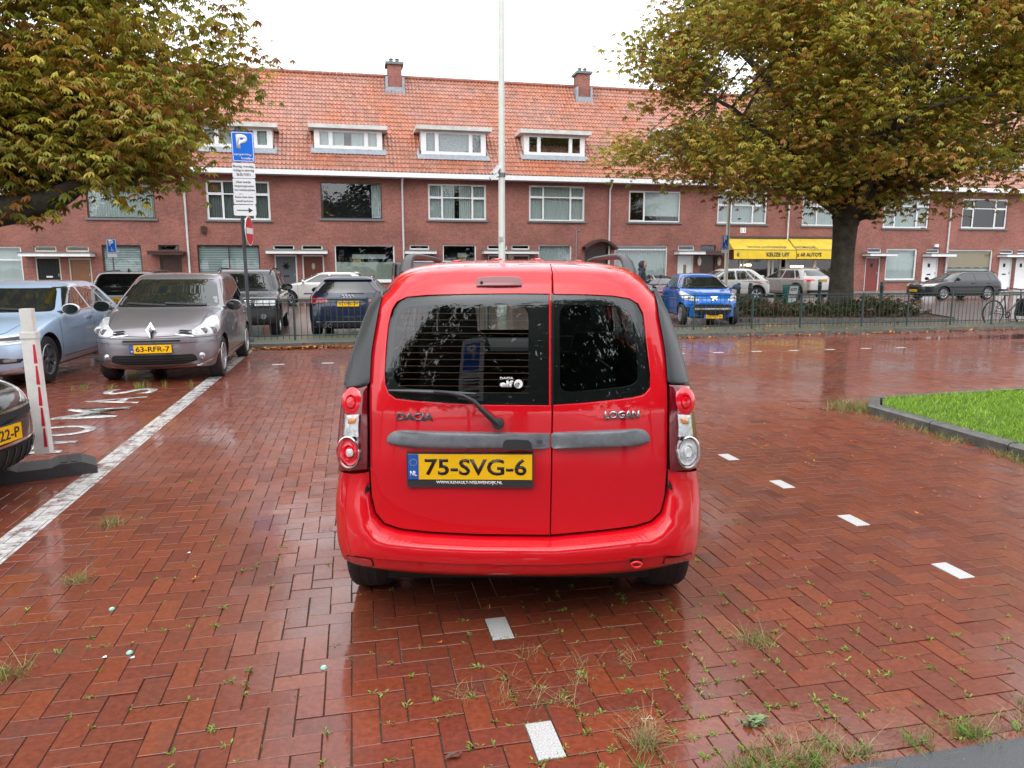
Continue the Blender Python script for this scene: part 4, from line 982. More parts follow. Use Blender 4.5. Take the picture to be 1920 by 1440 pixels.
def wheel(parent, x, y, r, w, rim='spoke', n=7, rim_mat=None, side=1, rr=.67):
    """tyre with shoulders and a spoked rim ; side +1 = outside towards +x"""
    M = Matrix.Translation((x,y,r)) @ Matrix.Rotation(side*PI/2,4,'Y')
    t = MB().lathe([(r*rr,-w*.42),(r*.86,-w*.5),(r*.95,-w*.47),(r*.99,-w*.38),(r,-w*.28),(r,w*.28),(r*.99,w*.38),(r*.95,w*.47),(r*.86,w*.5),(r*rr,w*.46)], M, 36)
    for k in range(3): q = (k-1)*w*.22; t.lathe([(r*1.002,q-.008),(r*1.006,q-.002),(r*1.006,q+.002),(r*1.002,q+.008)], M, 36)
    wl_ = t.build('wheel', M_TYRE, parent, smooth=40); ri = r*rr; rm = MB()
    rm.lathe([(ri,w*.46),(ri*.97,w*.5),(ri*.9,w*.46),(ri*.88,w*.2),(ri*.86,w*.1)], M, 30); rm.lathe([(.001,w*.42),(ri*.14,w*.42),(ri*.2,w*.34)], M, 14)
    for k in range(n):
        if rim == 'spoke': rm.mbox(M @ Matrix.Rotation(2*PI*k/n,4,'Z') @ Matrix.Translation((ri*.52,0,w*.33)), (ri*.8,ri*.17,w*.16))
        elif rim == 'twin':
            for q in (-.1,.1): rm.mbox(M @ Matrix.Rotation(2*PI*k/n+q,4,'Z') @ Matrix.Translation((ri*.55,0,w*.35)) @ Matrix.Rotation(q,4,'Z'), (ri*.78,ri*.09,w*.14))
        else: rm.mbox(M @ Matrix.Rotation(2*PI*k/n,4,'Z') @ Matrix.Translation((ri*.6,0,w*.4)), (ri*.55,ri*.26,w*.08))
    rm.build('rim', rim_mat or M_RIM, wl_, smooth=35)
    MB().lathe([(.001,w*.12),(ri*.9,w*.12)], M, 24).build('brake_disc', M_RIMD, wl_)
    return wl_
def number_plate(parent, o, u, v, text, w=.52, h=.11, frame=None, cap=None):
    """o = lower-left corner of the yellow face"""
    o, u, v = Vector(o), Vector(u).normalized(), Vector(v).normalized(); n = u.cross(v)
    def slab(a, b, c, d, t0, t1): return MB().prism([(a,c),(b,c),(b,d),(a,d)], t0, t1, lambda p,q,k: o+u*p+v*q+n*k)
    pl = slab(-.006, w+.006, -.006-(.028 if cap else 0), h+.006, -.014, .002).build('number_plate', M_BLACK, parent)
    slab(0, w, 0, h, -.004, .0045).build('plate_face', M_PLATE, pl)
    slab(.0, w*.085, 0, h, .0046, .0056).build('country_band', M_PLBLUE, pl)
    lettering(text, o+u*(w*.135)+v*(h*.17)+n*.0046, u, v, w*.82, h*.66, M_PLTEXT, pl, 'plate_lettering', bold=.02, depth=.001)
    lettering('NL', o+u*(w*.017)+v*(h*.14)+n*.0057, u, v, w*.053, h*.2, M_WHITEP, pl, 'plate_lettering', bold=.02, depth=.0005)
    st = MB(); cx, cy = w*.043, h*.68
    for k in range(12):
        a = 2*PI*k/12; p = o+u*(cx+.014*math.cos(a))+v*(cy+.014*math.sin(a))+n*.0058
        st.add([p+u*.0018, p+v*.0018, p-u*.0018, p-v*.0018], [(0,1,2,3)])
    st.build('plate_stars', mat('star_yellow', (.8,.6,.05)), pl)
    if cap: lettering(cap, o+u*(w*.225)-v*.024+n*.0025, u, v, w*.535, .0175, M_WHITEP, pl, 'plate_lettering', bold=.025, depth=.0006)
    return pl
class Car:
    def __init__(s, name, label, cat, loc, heading, rows, pm, wheels, rw=.3, ww=.19, W=.85, arch=None, glass=None, **kw):
        """local axes: y from tail to nose ; heading = direction of the nose in the plan, loc = ground point under the tail middle"""
        s.o = thing(name, label, cat, loc, heading-PI/2, kw.get('group')); s.pm = pm; s.W = W; s.glass = glass or M_CARGLASS
        base = body_loft(rows, kw.get('sub',3), kw.get('nr',3.0), kw.get('nf',2.45), kw.get('taper',.035)); me = base.mesh('body')
        bm = bmesh.new(); bm.from_mesh(me); bmesh.ops.recalc_face_normals(bm, faces=bm.faces); bm.to_mesh(me); bm.free()
        me.materials.append(pm); me.materials.append(M_UNDER); s.skin = Skin(me)
        me = cut_arches(me, [(y, rw) for y in wheels], arch or rw*1.17, W); shade(me, 38); s.body = link('body', me, s.o); me.name = 'body'
        rim = kw.get('rim','spoke'); nsp = kw.get('nsp',7); rmat = kw.get('rim_mat')
        for y in wheels:
            for sd in (-1, 1): wheel(s.o, sd*(W-.01-ww/2-kw.get('tuck',.015)), y, rw, ww, rim, nsp, rmat, sd, kw.get('rr',.67))
        if kw.get('cladding'):
            for y in wheels:
                for v in 'SN':
                    ra = (arch or rw*1.17); ps = [(y+ra*1.06*math.cos(a), rw+ra*1.06*math.sin(a)) for a in np.linspace(-.25, PI+.25, 15)]
                    s.skin.strip(v, ps, .06, .006, 3).build('arch_cladding', M_BLACK, s.o, smooth=60)
    def p(s, name, view, poly, m, off=.004, rows=10, cols=12, depth=.012, rnd=0, bulge=0, parent=None, mirror=False, label=None):
        out = []
        vs = [(view, poly)]
        if mirror:
            if view in 'SN': vs = [('S', poly), ('N', poly)]
            else: vs = [(view, poly), (view, [(-a,b) for a,b in poly])]
        for v, q in vs:
            if rnd: q = rounded(q, rnd)
            out.append(s.skin.panel(v, q, off, rows, cols, depth, bulge).build(name, m, parent or s.o, smooth=45))
        return out if mirror else out[0]
    def seam(s, view, path, w=.009, name='door_seam', m=None, both=True, off=.0015):
        for v in (('S','N') if both and view in 'SN' else (view,)): s.skin.strip(v, path, w, off).build(name, m or M_UNDER, s.o)
    def mirror_(s, y, z, m, size=1.0):
        for sd in (-1, 1):
            x = sd*(s.W-.04); q = MB(); k = size
            q.lathe([(.001,-.055*k),(.06*k,-.05*k),(.098*k,-.01),(.1*k,.03),(.085*k,.045)], Matrix.Translation((x+sd*.13*k,y,z)) @ Matrix.Rotation(-PI/2,4,'X') @ Matrix.Diagonal((1.25,.82,1,1)), 18)
            w = q.build('wing_mirror', m, s.o, smooth=60)
            MB().lathe([(.001,-.044*k),(.08*k,-.044*k)], Matrix.Translation((x+sd*.13*k,y,z)) @ Matrix.Rotation(PI/2,4,'X') @ Matrix.Diagonal((1.25,.82,1,1)), 18).build('mirror_glass', M_CARGLASS, w)
            MB().tube([(x-sd*.06,y+.0,z-.05),(x+sd*.1*k,y,z-.03)], .022, 7).build('mirror_arm', M_BLACK, w)
    def handle(s, ys, z, m=None):
        for y in ys:
            for v in 'SN':
                p, n = s.skin.hit(v, y, z); p = p+n*.012; MB().mbox(Matrix.Translation(p), (.025,.19,.032)).build('door_handle', m or s.pm, s.o)
    def plate(s, view, z, text, h=.11, x=-.26, w=.52):
        p, n = s.skin.hit(view, 0, z)
        if view == 'F': return number_plate(s.o, (-x, p.y+.03, z-h/2), (-1,0,0), (0,0,1), text, w, h)
        return number_plate(s.o, (x, p.y-.03, z-h/2), (1,0,0), (0,0,1), text, w, h)
    def wipers(s, pts):
        for a in pts: s.skin.strip('F', a, .022, .012).build('wiper', M_BLACK, s.o)
class Shape:
    """proportions of an ordinary car, distances from the tail"""
    def __init__(s, L, H, W, belt, nose, cowl, rf, rr, tail, roofw, gc=.2, nd=.6, bump=.0):
        s.__dict__.update(L=L, H=H, W=W, belt=belt, nose=nose, cowl=cowl, rf=rf, rr=rr, tail=tail, roofw=roofw, gc=gc, nd=nd)
        r = [(gc-.02,.35,L-.35,W*.8,.3,.3),(gc+.03,.10,L-.12,W*.93,.35,.45),(gc+.12,.03,L-.03,W*.98,.4,nd*.95),(.46,.0,L,W,.4,nd),
             (nose-.13,.012,L-.012,W*1.003,.4,nd),(nose,.03,L-.07,W,.4,nd),(nose+(belt-nose)*.4,.05,cowl+(L-cowl)*.72,W*.992,.4,nd*.95),
             (nose+(belt-nose)*.72,.065,cowl+(L-cowl)*.42,W*.985,.4,nd*.85),(belt-.02,.08,cowl+.16,W*.968,.38,.48),(belt+.015,tail,cowl,W*.95,.38,.46)]
        for t in (.3,.6,.86): r.append((belt+.015+(H-.075-belt)*t, tail+(rr-tail)*(t**1.15), cowl+(rf-cowl)*t, W*.95+(roofw-W*.95)*t, .36, .44))
        r += [(H-.055,rr+.03,rf-.05,roofw*.97,.34,.4),(H-.022,rr+.2,rf-.2,roofw*.86,.3,.35),(H-.007,rr+.42,rf-.4,roofw*.6,.25,.25),(H,rr+.6,rf-.6,roofw*.22,.1,.1)]
        s.rows = r
    def hw(s, z):
        t = max(0, min(1, (z-s.belt)/(s.H-.06-s.belt))); return s.W*.95+(s.roofw-s.W*.95)*t
    def yf(s, z): t = max(0, (z-s.belt-.015)/(s.H-.075-s.belt)); return s.cowl+(s.rf-s.cowl)*t
    def yr(s, z): t = max(0, (z-s.belt-.015)/(s.H-.075-s.belt)); return s.tail+(s.rr-s.tail)*t**1.15
def std_glass(c, S, doors=4, front=True, rear=True, side=True, quarter=.0, seams=True, sill=.0, rear_z=.0):
    b, t = S.belt+.03, S.H-.105
    if front:
        c.p('windscreen', 'F', [(-S.hw(b)+.06,b),(S.hw(b)-.06,b),(S.hw(t)-.07,t),(-S.hw(t)+.07,t)], c.glass, .003, 12, 16, .008, .06)
        c.wipers([[(-.55,b+.02),(0.02,b+.05)],[(.0,b+.02),(.55,b+.05)]])
    if rear: c.p('rear_window', 'R', [(-S.hw(b)+.1,b+rear_z),(S.hw(b)-.1,b+rear_z),(S.hw(t)-.1,t),(-S.hw(t)+.1,t)], c.glass, .003, 10, 16, .008, .07)
    if side:
        f0, f1, r0, r1 = S.yf(b)-.3, S.yf(t)-.2, S.yr(b)+.42, S.yr(t)+.34
        B = (f0+r0)/2+.05; g = .035
        cuts = [(f0,f1), (B,B-.03)] + ([(r0+(B-r0)*.28, r1+(B-r1)*.3)] if doors == 4 and B-r0 > .9 else []) + [(r0,r1)]
        for k in range(len(cuts)-1):
            (a0, a1), (b0, b1) = cuts[k], cuts[k+1]
            c.p('side_window', 'S', [(b0+g,b),(a0-g,b),(a1-g,t),(b1+g,t)], c.glass, .003, 8, 10, .008, .04, mirror=True)
        if seams:
            for y in (f0+.22, B): c.seam('S', [(y,S.belt),(y-.01,.62),(y-.03,S.gc+.12)])
            if doors == 4: c.seam('S', [(r0+.25,S.belt),(r0+.28,.8)])
            c.seam('S', [(f0+.15,S.gc+.13),(r0+.5,S.gc+.13)]); c.handle((B+.18, r0+.5) if doors == 4 else (B+.2,), S.belt-.1)
def HEAD(a): return R(a)
CARS = {}

# ---------------------------------------------------------------- grey mini-van facing the camera, left
P_GREY = paint('grey_metallic_paint', (.22,.21,.23), .5)
S = Shape(3.82, 1.51, .825, .985, .74, 2.95, 2.12, .42, .16, .63, .19, .62)
g = G(410,705); yfw = g.y
cx = -2.69
c = Car('parked_car', 'grey metallic compact car facing the camera beside the white line', 'car', (cx, yfw-.72+3.82, 0), HEAD(-90), S.rows, P_GREY, (.62,3.08), .30, .185, S.W, rim='spoke', nsp=9, group='parked cars')
std_glass(c, S)
c.p('headlight', 'F', [(.43,.70),(.56,.655),(.74,.66),(.80,.70),(.80,.80),(.745,.895),(.66,.90),(.60,.80),(.52,.745)], M_HEAD, .006, 12, 14, .015, .03, mirror=True)
for sx in (-1,1):
    for x_,r_ in ((.63,.055),(.73,.06)):
        p, n = c.skin.hit('F', sx*x_, .725); MB().lathe([(.001,.012),(r_*.5,.016),(r_,.008),(r_*1.1,0)], Matrix.Translation(p+Vector((0,.004,0))) @ Matrix.Rotation(-PI/2,4,'X'), 16).build('headlight_bulb', M_HEADIN, c.o, smooth=60)
for k,(a,b) in enumerate(((.695,.715),(.725,.742))): c.p('grille_slot', 'F', [(.33,a),(.50,a-.012),(.50,b-.012),(.36,b)], M_UNDER, .008, 4, 8, .01, mirror=True)
c.p('chrome_strip', 'F', [(.30,.675),(.52,.648),(.52,.664),(.30,.69)], M_CHROME, .006, 3, 6, mirror=True)
p, n = c.skin.hit('F', 0, .735); n = Vector((0,.94,.34)); e = p+n*.05+Vector((0,0,.0))
up = (Vector((0,0,1))-n*n.z).normalized(); rt = Vector((1,0,0))
def loz(k, d): return [e+rt*(a*k)+up*(b*k*1.35)+n*d for a,b in ((0,-.085),(.062,0),(0,.085),(-.062,0))]
o_, i_ = loz(1,.0), loz(.48,.012)
c_em = MB().add(loz(1.05,-.02)+o_+i_, [(0,1,5,4),(1,2,6,5),(2,3,7,6),(3,0,4,7),(4,5,9,8),(5,6,10,9),(6,7,11,10),(7,4,8,11)]).build('emblem', M_CHROME, c.o)
c.p('bumper_seam', 'F', [(-.84,.630),(.84,.630),(.84,.638),(-.84,.638)], M_UNDER, .002, 2, 40, .004)
c.p('bumper_strip', 'F', [(-.80,.575),(.80,.575),(.80,.625),(-.80,.625)], P_GREY, .016, 6, 40, .02, .02)
c.p('upper_grille', 'F', [(-.36,.59),(.36,.59),(.36,.612),(-.36,.612)], M_UNDER, .02, 3, 14, .004)
c.plate('F', .50, '63-RFR-7')
c.p('lower_grille', 'F', [(-.56,.31),(-.38,.275),(.38,.275),(.56,.31),(.52,.41),(-.52,.41)], M_UNDER, .006, 8, 24, .012, .04)
for k in range(3): c.p('grille_bar', 'F', [(-.5,.30+.032*k),(.5,.30+.032*k),(.5,.31+.032*k),(-.5,.31+.032*k)], M_BLACK, .014, 2, 20, .008)
for sx in (-1,1):
    p, n = c.skin.hit('F', sx*.60, .375); MB().lathe([(.001,.02),(.042,.015),(.05,.0)], Matrix.Translation(p+Vector((0,.004,0))) @ Matrix.Rotation(-PI/2,4,'X'), 16).build('fog_light', M_HEADIN, c.o, smooth=60)
c.seam('F', [(-.80,.44),(-.74,.33),(-.56,.25),(0,.225),(.56,.25),(.74,.33),(.80,.44)], .022, 'bumper_trim', M_CHROME, off=.008)
c.seam('F', [(-.62,.93),(-.58,.78),(-.46,.675),(0,.655),(.46,.675),(.58,.78),(.62,.93)], .007, 'bonnet_seam')
c.mirror_(2.66, 1.03, P_GREY)
c.seam('S', [(1.0,.5),(2.55,.5)], .02, 'side_moulding', P_GREY, off=.008)
CARS['grey'] = c

# ---------------------------------------------------------------- pale blue hatchback at far left
P_ICE = paint('ice_blue_paint', (.42,.55,.72), .3)
S = Shape(4.37, 1.385, .89, .93, .70, 3.15, 2.25, .55, .14, .60, .19, .7)
g = G(110,716)
c = Car('parked_car', 'ice blue hatchback parked left of the grey compact car', 'car', (g.x-.80-.05, g.y-.92+4.37, 0), HEAD(-91.5), S.rows, P_ICE, (.78,3.44), .325, .215, S.W, rim='twin', nsp=7, rim_mat=mat('two_tone_rim',(.3,.31,.33),rough=.3,metal=.8), group='parked cars')
std_glass(c, S)
c.p('headlight', 'F', [(.40,.64),(.62,.62),(.80,.645),(.84,.70),(.86,.745),(.72,.73),(.55,.69)], M_HEAD, .006, 8, 14, .015, .02, mirror=True)
c.p('headlight_insert', 'F', [(.48,.652),(.78,.655),(.78,.70),(.60,.69)], M_RIMD, .009, 6, 10, .004, mirror=True)
c.seam('F', [(-.86,.625),(-.6,.61),(-.32,.62)], .016, 'chrome_strip', M_CHROME, off=.01); c.seam('F', [(.86,.625),(.6,.61),(.32,.62)], .016, 'chrome_strip', M_CHROME, off=.01)
c.p('upper_grille', 'F', [(-.38,.60),(.38,.60),(.42,.66),(-.42,.66)], M_UNDER, .004, 5, 18); c.seam('F', [(-.4,.635),(.4,.635)], .02, 'grille_bar', M_CHROME, off=.01)
c.p('lower_grille', 'F', [(-.45,.30),(.45,.30),(.40,.43),(-.40,.43)], M_UNDER, .004, 5, 18)
c.p('fog_recess', 'F', [(.52,.36),(.76,.36),(.80,.42),(.56,.44)], M_BLACK, .004, 5, 10, mirror=True); c.p('fog_light', 'F', [(.62,.38),(.74,.38),(.74,.42),(.62,.42)], M_HEADIN, .01, 4, 8, .006, .015, mirror=True)
c.seam('F', [(-.84,.30),(-.6,.245),(0,.235),(.6,.245),(.84,.30)], .03, 'bumper_trim', M_CHROME, off=.008)
c.seam('F', [(-.68,.88),(-.62,.75),(-.44,.675),(0,.66),(.44,.675),(.62,.75),(.68,.88)], .007, 'bonnet_seam')
c.plate('F', .48, 'NT-771-R'); c.mirror_(2.85, .99, mat('mirror_cap', (.6,.62,.64), rough=.2, coat=1))
c.seam('S', [(.7,.985),(1.3,.955),(2.6,.945)], .018, 'window_trim', M_CHROME, off=.006); c.seam('S', [(.75,1.03),(1.05,1.22),(1.6,1.295),(2.2,1.28),(2.75,1.06)], .016, 'window_trim', M_CHROME, off=.006)
c.seam('S', [(.95,.80),(1.7,.74),(2.7,.70)], .012, 'door_crease', P_ICE, off=.008); c.seam('S', [(.95,.27),(2.9,.27)], .05, 'sill_trim', mat('pale_sill',(.5,.55,.6),coat=1), off=.006)
CARS['ice'] = c

# ---------------------------------------------------------------- black car nosing in from the left edge
P_BLACK = paint('black_paint', (.012,.012,.013), .2)
S = Shape(4.2, 1.46, .87, .93, .72, 3.05, 2.2, .5, .15, .6, .19, .6)
hd = Vector((math.cos(R(12)), -math.sin(R(12)), 0)); lf = Vector((math.sin(R(12)), math.cos(R(12)), 0))
_d = ray(37,806); corner = C_O+_d*((.50-CAM_H)/_d.z); nose = corner-lf*.275; tail = nose-hd*4.2
c = Car('parked_car', 'black car of which only the nose shows at the left edge behind the beacon', 'car', (tail.x, tail.y, 0), HEAD(-12), S.rows, P_BLACK, (.75,3.35), .31, .2, S.W, group='parked cars')
std_glass(c, S)
c.p('headlight', 'F', [(.42,.66),(.74,.64),(.83,.72),(.78,.82),(.66,.76)], M_HEAD, .006, 8, 14, .015, .03, mirror=True)
c.p('lower_grille', 'F', [(-.66,.24),(.66,.24),(.60,.40),(-.60,.40)], M_UNDER, .006, 8, 24); 
for k in range(14): c.p('grille_bar', 'F', [(-.6+.09*k,.26),(-.588+.09*k,.26),(-.588+.09*k,.39),(-.6+.09*k,.39)], M_BLACK, .014, 3, 2, .006)
c.p('grille_trim', 'F', [(-.70,.415),(.70,.415),(.70,.432),(-.70,.432)], M_CHROME, .008, 2, 26, .006)
c.p('upper_grille', 'F', [(-.6,.585),(.6,.585),(.62,.625),(-.62,.625)], M_UNDER, .006, 4, 24); c.seam('F', [(-.64,.64),(.64,.64)], .015, 'grille_bar', M_CHROME, off=.01)
# plate sits towards the near corner in view: keep it centred on the nose as built
pp, n = c.skin.hit('F', .36, .505); q2, _ = c.skin.hit('F', .36+.50, .505)
dv = Vector((.5,-.085,0)).normalized(); number_plate(c.o, pp+Vector((-.1,.045,-.055)), dv, (0,0,1), 'ZT-422-P') if False else number_plate(c.o, (.26,4.2+.02,.45), (-1,0,0), (0,0,1), 'ZT-422-P')
c.mirror_(2.75, 1.0, P_BLACK); CARS['black'] = c

# ---------------------------------------------------------------- black crossover behind the grey one (tail towards us)
S = Shape(4.3, 1.49, .90, .98, .80, 3.2, 2.35, .25, .12, .64, .22, .6)
q = ray(225,560); q = C_O+q*(17.0/q.dot(C_F))
c = Car('parked_car', 'black crossover with silver tail band and shark-fin aerial behind the grey car', 'car', (q.x, q.y+.1, 0), HEAD(88), S.rows, P_BLACK, (.8,3.4), .33, .22, S.W, group='parked cars')
std_glass(c, S, rear_z=.1); P_SILV = paint('silver_paint', (.5,.51,.52), .4)
c.p('tail_band', 'R', [(-.72,.80),(.72,.80),(.76,.93),(-.76,.93)], P_SILV, .012, 6, 24, .02, .03)
c.p('tail_light', 'R', [(.62,.94),(.86,.92),(.86,1.0),(.66,1.0)], M_REDLENS, .01, 6, 10, .015, .02, mirror=True); c.plate('R', .82, 'XK-104-B')
p, n = c.skin.hit('T', 0, .75); MB().add([(-.02,p.y-.1,p.z-.01),(.02,p.y-.1,p.z-.01),(.02,p.y+.14,p.z-.01),(-.02,p.y+.14,p.z-.01),(0,p.y-.09,p.z+.075),(0,p.y-.03,p.z+.07)], [(0,1,4),(1,2,5,4),(2,3,5),(3,0,4,5)]).build('aerial', M_BLACK, c.o)
for sd in (-1,1): MB().tube([(sd*.56,.55,1.40),(sd*.56,.75,1.475),(sd*.56,1.6,1.50),(sd*.56,2.2,1.45)], .02, 6).build('roof_rail', M_BLACK, c.o)

# ---------------------------------------------------------------- dark jeep facing the camera
P_DKGREEN = paint('dark_green_black_paint', (.018,.022,.023), .25)
S = Shape(4.3, 1.55, .87, 1.0, .90, 3.05, 2.5, .22, .12, .68, .3, .4)
g = G(513,630)
c = Car('parked_car', 'dark off-road car facing us behind the sign post', 'car', (g.x-.74, g.y-.75+4.3, 0), HEAD(-89), S.rows, P_DKGREEN, (.75,3.5), .355, .23, S.W, group='parked cars', nf=4.2, cladding=True)
std_glass(c, S)
c.p('headlight', 'F', [(.36,.74),(.80,.74),(.80,.87),(.40,.88)], M_HEAD, .008, 8, 14, .015, .03, mirror=True)
c.p('upper_grille', 'F', [(-.33,.72),(.33,.72),(.33,.88),(-.33,.88)], M_BLACK, .006, 6, 12)
for k in range(4): c.p('grille_bar', 'F', [(-.3,.735+.037*k),(.3,.735+.037*k),(.3,.75+.037*k),(-.3,.75+.037*k)], M_CHROME, .014, 2, 10, .008)
c.p('front_bumper', 'F', [(-.86,.36),(.86,.36),(.86,.68),(-.86,.68)], M_BLACK, .03, 8, 34, .05, .06); 
for sd in (-1,1):
    p, n = c.skin.hit('F', sd*.55, .5); MB().lathe([(.001,.05),(.055,.05),(.065,.03)], Matrix.Translation(p) @ Matrix.Rotation(-PI/2,4,'X'), 14).build('fog_light', M_HEADIN, c.o)
c.plate('F', .44, '14-PBX-9'); c.mirror_(2.7, 1.12, M_BLACK, 1.1)
for sd in (-1,1): MB().tube([(sd*.6,.5,1.47),(sd*.6,.7,1.55),(sd*.6,2.3,1.57),(sd*.6,2.5,1.5)], .02, 6).build('roof_rail', M_BLACK, c.o)

# ---------------------------------------------------------------- navy hatchback, tail towards us, beside the red car
P_NAVY = paint('navy_paint', (.012,.018,.045), .3)
S = Shape(4.31, 1.37, .90, .95, .72, 3.2, 2.35, .32, .1, .58, .2, .62)
q = ray(655,628); q = G(655,628)
c = Car('parked_car', 'navy blue hatchback seen from behind beyond the fence, left of the red estate', 'car', (q.x-.02, q.y-.75, 0), HEAD(86), S.rows, P_NAVY, (.78,3.4), .32, .22, S.W, group='parked cars', tail=1)
std_glass(c, S, rear_z=.03)
c.p('tail_light', 'R', [(.42,.80),(.80,.76),(.87,.80),(.86,.92),(.60,.92),(.44,.87)], M_REDLENS, .008, 8, 12, .015, .03, mirror=True)
c.p('tail_light_band', 'R', [(.5,.835),(.84,.81),(.84,.835),(.5,.86)], M_REDBRIGHT, .012, 3, 10, .005, mirror=True)
c.p('roof_spoiler', 'R', [(-.57,1.285),(.57,1.285),(.5,1.34),(-.5,1.34)], P_NAVY, .05, 4, 18, .06, .02)
for k in range(4): 
    p, n = c.skin.hit('R', -.105+.07*k, .92); MB().lathe([(.041,-.003),(.047,.004),(.041,.010),(.036,.004),(.041,-.003)], Matrix.Translation(p+n*.012) @ Matrix.Rotation(PI/2,4,'X'), 20).build('emblem_ring', M_CHROME, c.o, smooth=60)
c.p('tailgate_shade', 'R', [(-.42,.855),(.42,.855),(.42,.872),(-.42,.872)], M_UNDER, .004, 2, 12); c.plate('R', .77, 'V-THJ-29' if False else 'V-THJ-29')
c.p('bumper_seam', 'R', [(-.8,.615),(.8,.615),(.8,.625),(-.8,.625)], M_UNDER, .003, 2, 24); c.p('bumper_trim', 'R', [(-.7,.36),(.7,.36),(.7,.375),(-.7,.375)], M_CHROME, .006, 2, 24)
c.p('diffuser', 'R', [(-.7,.22),(.7,.22),(.72,.33),(-.72,.33)], M_BLACK, .006, 5, 24)
for k in (-.5,-.4): MB().lathe([(.03,-.1),(.04,.05),(.033,.05),(.03,-.05)], Matrix.Translation((k,.06,.28)) @ Matrix.Rotation(PI/2,4,'X'), 14).build('exhaust_pipe', M_CHROME, c.o, smooth=60)
c.skin.strip('R', [(.0,1.0),(.38,1.0)], .02, .015).build('rear_wiper', M_BLACK, c.o)
for sd in (-1,1): MB().mbox(Matrix.Translation((sd*.5,.62,1.35)), (.02,.05,.05)).build('roof_rail', M_CHROME, c.o); MB().tube([(sd*.52,.7,1.33),(sd*.53,.85,1.365),(sd*.53,2.1,1.37),(sd*.53,2.3,1.33)], .016, 6).build('roof_rail', M_CHROME, c.o)
c.mirror_(2.85, 1.0, P_NAVY)

# ---------------------------------------------------------------- white hatchback side-on
P_WHITE = paint('white_paint', (.62,.62,.60), .1)
S = Shape(4.2, 1.39, .88, .93, .74, 3.1, 2.2, .5, .16, .6, .2, .55)
g = G(542,574)
c = Car('parked_car', 'white three-door hatchback parked side-on before the grey door', 'car', (g.x+3.35, g.y+.88, 0), HEAD(180), S.rows, P_WHITE, (.78,3.35), .315, .2, S.W, group='parked cars')
std_glass(c, S, 2); c.mirror_(2.75, 1.0, P_WHITE); c.seam('S', [(1.35,.52),(2.75,.5)], .045, 'side_moulding', M_BLACK, off=.01)
c.p('headlight', 'F', [(.45,.66),(.80,.66),(.84,.78),(.52,.78)], M_HEAD, .006, 8, 12, .015, .03, mirror=True); c.p('tail_light', 'R', [(.60,.80),(.85,.78),(.85,.95),(.64,.95)], M_REDLENS, .006, 8, 12, .015, .03, mirror=True)
c.p('roof_spoiler', 'R', [(-.57,1.29),(.57,1.29),(.5,1.35),(-.5,1.35)], P_WHITE, .06, 4, 18, .06, .02)
c.plate('F', .45, '51-XD-KP')

# ---------------------------------------------------------------- black van behind the red car
S = Shape(4.9, 1.80, .95, 1.05, .95, 4.0, 3.3, .12, .06, .82, .22, .5)
q = C_O+ray(735,525)*(29.5/ray(735,525).dot(C_F))
c = Car('parked_van', 'black van with a red tail lamp parked by the frosted window', 'van', (q.x-.05, q.y+.6, 0), HEAD(-4), S.rows, P_BLACK, (.95,3.9), .34, .22, S.W, group='parked cars', nr=5)
std_glass(c, S); c.p('tail_light', 'N', [(.03,.80),(.16,.80),(.14,1.22),(.05,1.22)], M_REDLENS, .01, 8, 6, .02); c.p('tail_light', 'S', [(.03,.80),(.16,.80),(.14,1.22),(.05,1.22)], M_REDLENS, .01, 8, 6, .02)
c.p('tail_light', 'R', [(.74,.80),(.92,.80),(.88,1.22),(.72,1.22)], M_REDLENS, .01, 8, 6, .02, mirror=True)
for sd in (-1,1): MB().tube([(sd*.72,.5,1.74),(sd*.72,.6,1.8),(sd*.72,3.0,1.8),(sd*.72,3.2,1.74)], .02, 6).build('roof_rail', M_CHROME, c.o)

# ---------------------------------------------------------------- bright blue small car facing us beyond the right fence
P_BLUE = paint('bright_blue_paint', (.003,.125,.50), .2)
S = Shape(3.43, 1.41, .815, .96, .76, 2.62, 1.85, .55, .2, .55, .2, .8)
a, b = G(1281,608), G(1376,608); mid = (a+b)/2; ang = math.atan2(b.y-a.y, b.x-a.x)-PI/2
fw = Vector((math.cos(ang), math.sin(ang), 0)); tl = mid+fw*.68-fw*3.43+Vector((0,.1,0))
c = Car('parked_car', 'bright blue small hatchback facing us behind the right-hand fence', 'car', (tl.x, tl.y, 0), ang, S.rows, P_BLUE, (.47,2.81), .285, .165, S.W, group='parked cars', rim='cap', nsp=10, nf=2.15)
std_glass(c, S)
c.p('headlight', 'F', [(.36,.70),(.50,.665),(.74,.70),(.78,.80),(.78,.90),(.70,.93),(.58,.82)], M_HEAD, .006, 10, 14, .015, .03, mirror=True)
for sx in (-1,1):
    p, n = c.skin.hit('F', sx*.6, .755); MB().lathe([(.001,.012),(.035,.016),(.06,.0)], Matrix.Translation(p+Vector((0,.004,0))) @ Matrix.Rotation(-PI/2,4,'X'), 14).build('headlight_bulb', M_HEADIN, c.o)
c.p('lower_grille', 'F', [(-.50,.36),(-.38,.28),(.38,.28),(.50,.36),(.54,.52),(.48,.575),(-.48,.575),(-.54,.52)], M_UNDER, .008, 10, 24, .015, .04)
for k in range(7): c.p('grille_bar', 'F', [(-.5,.53-.034*k-(.06 if k > 1 else 0)),(.5,.53-.034*k-(.06 if k > 1 else 0)),(.5,.538-.034*k-(.06 if k > 1 else 0)),(-.5,.538-.034*k-(.06 if k > 1 else 0))], M_BLACK, .014, 2, 18, .006) if .53-.034*k-.06 > .3 else None
c.p('chrome_strip', 'F', [(-.50,.435),(.50,.435),(.51,.485),(-.51,.485)], M_CHROME, .03, 4, 20, .02, .02)
c.p('grille_surround', 'F', [(-.60,.585),(.60,.585),(.56,.635),(-.56,.635)], P_BLUE, .03, 4, 22, .03, .02)
c.plate('F', .255, '30-NGP-4', .10, -.25, .5)
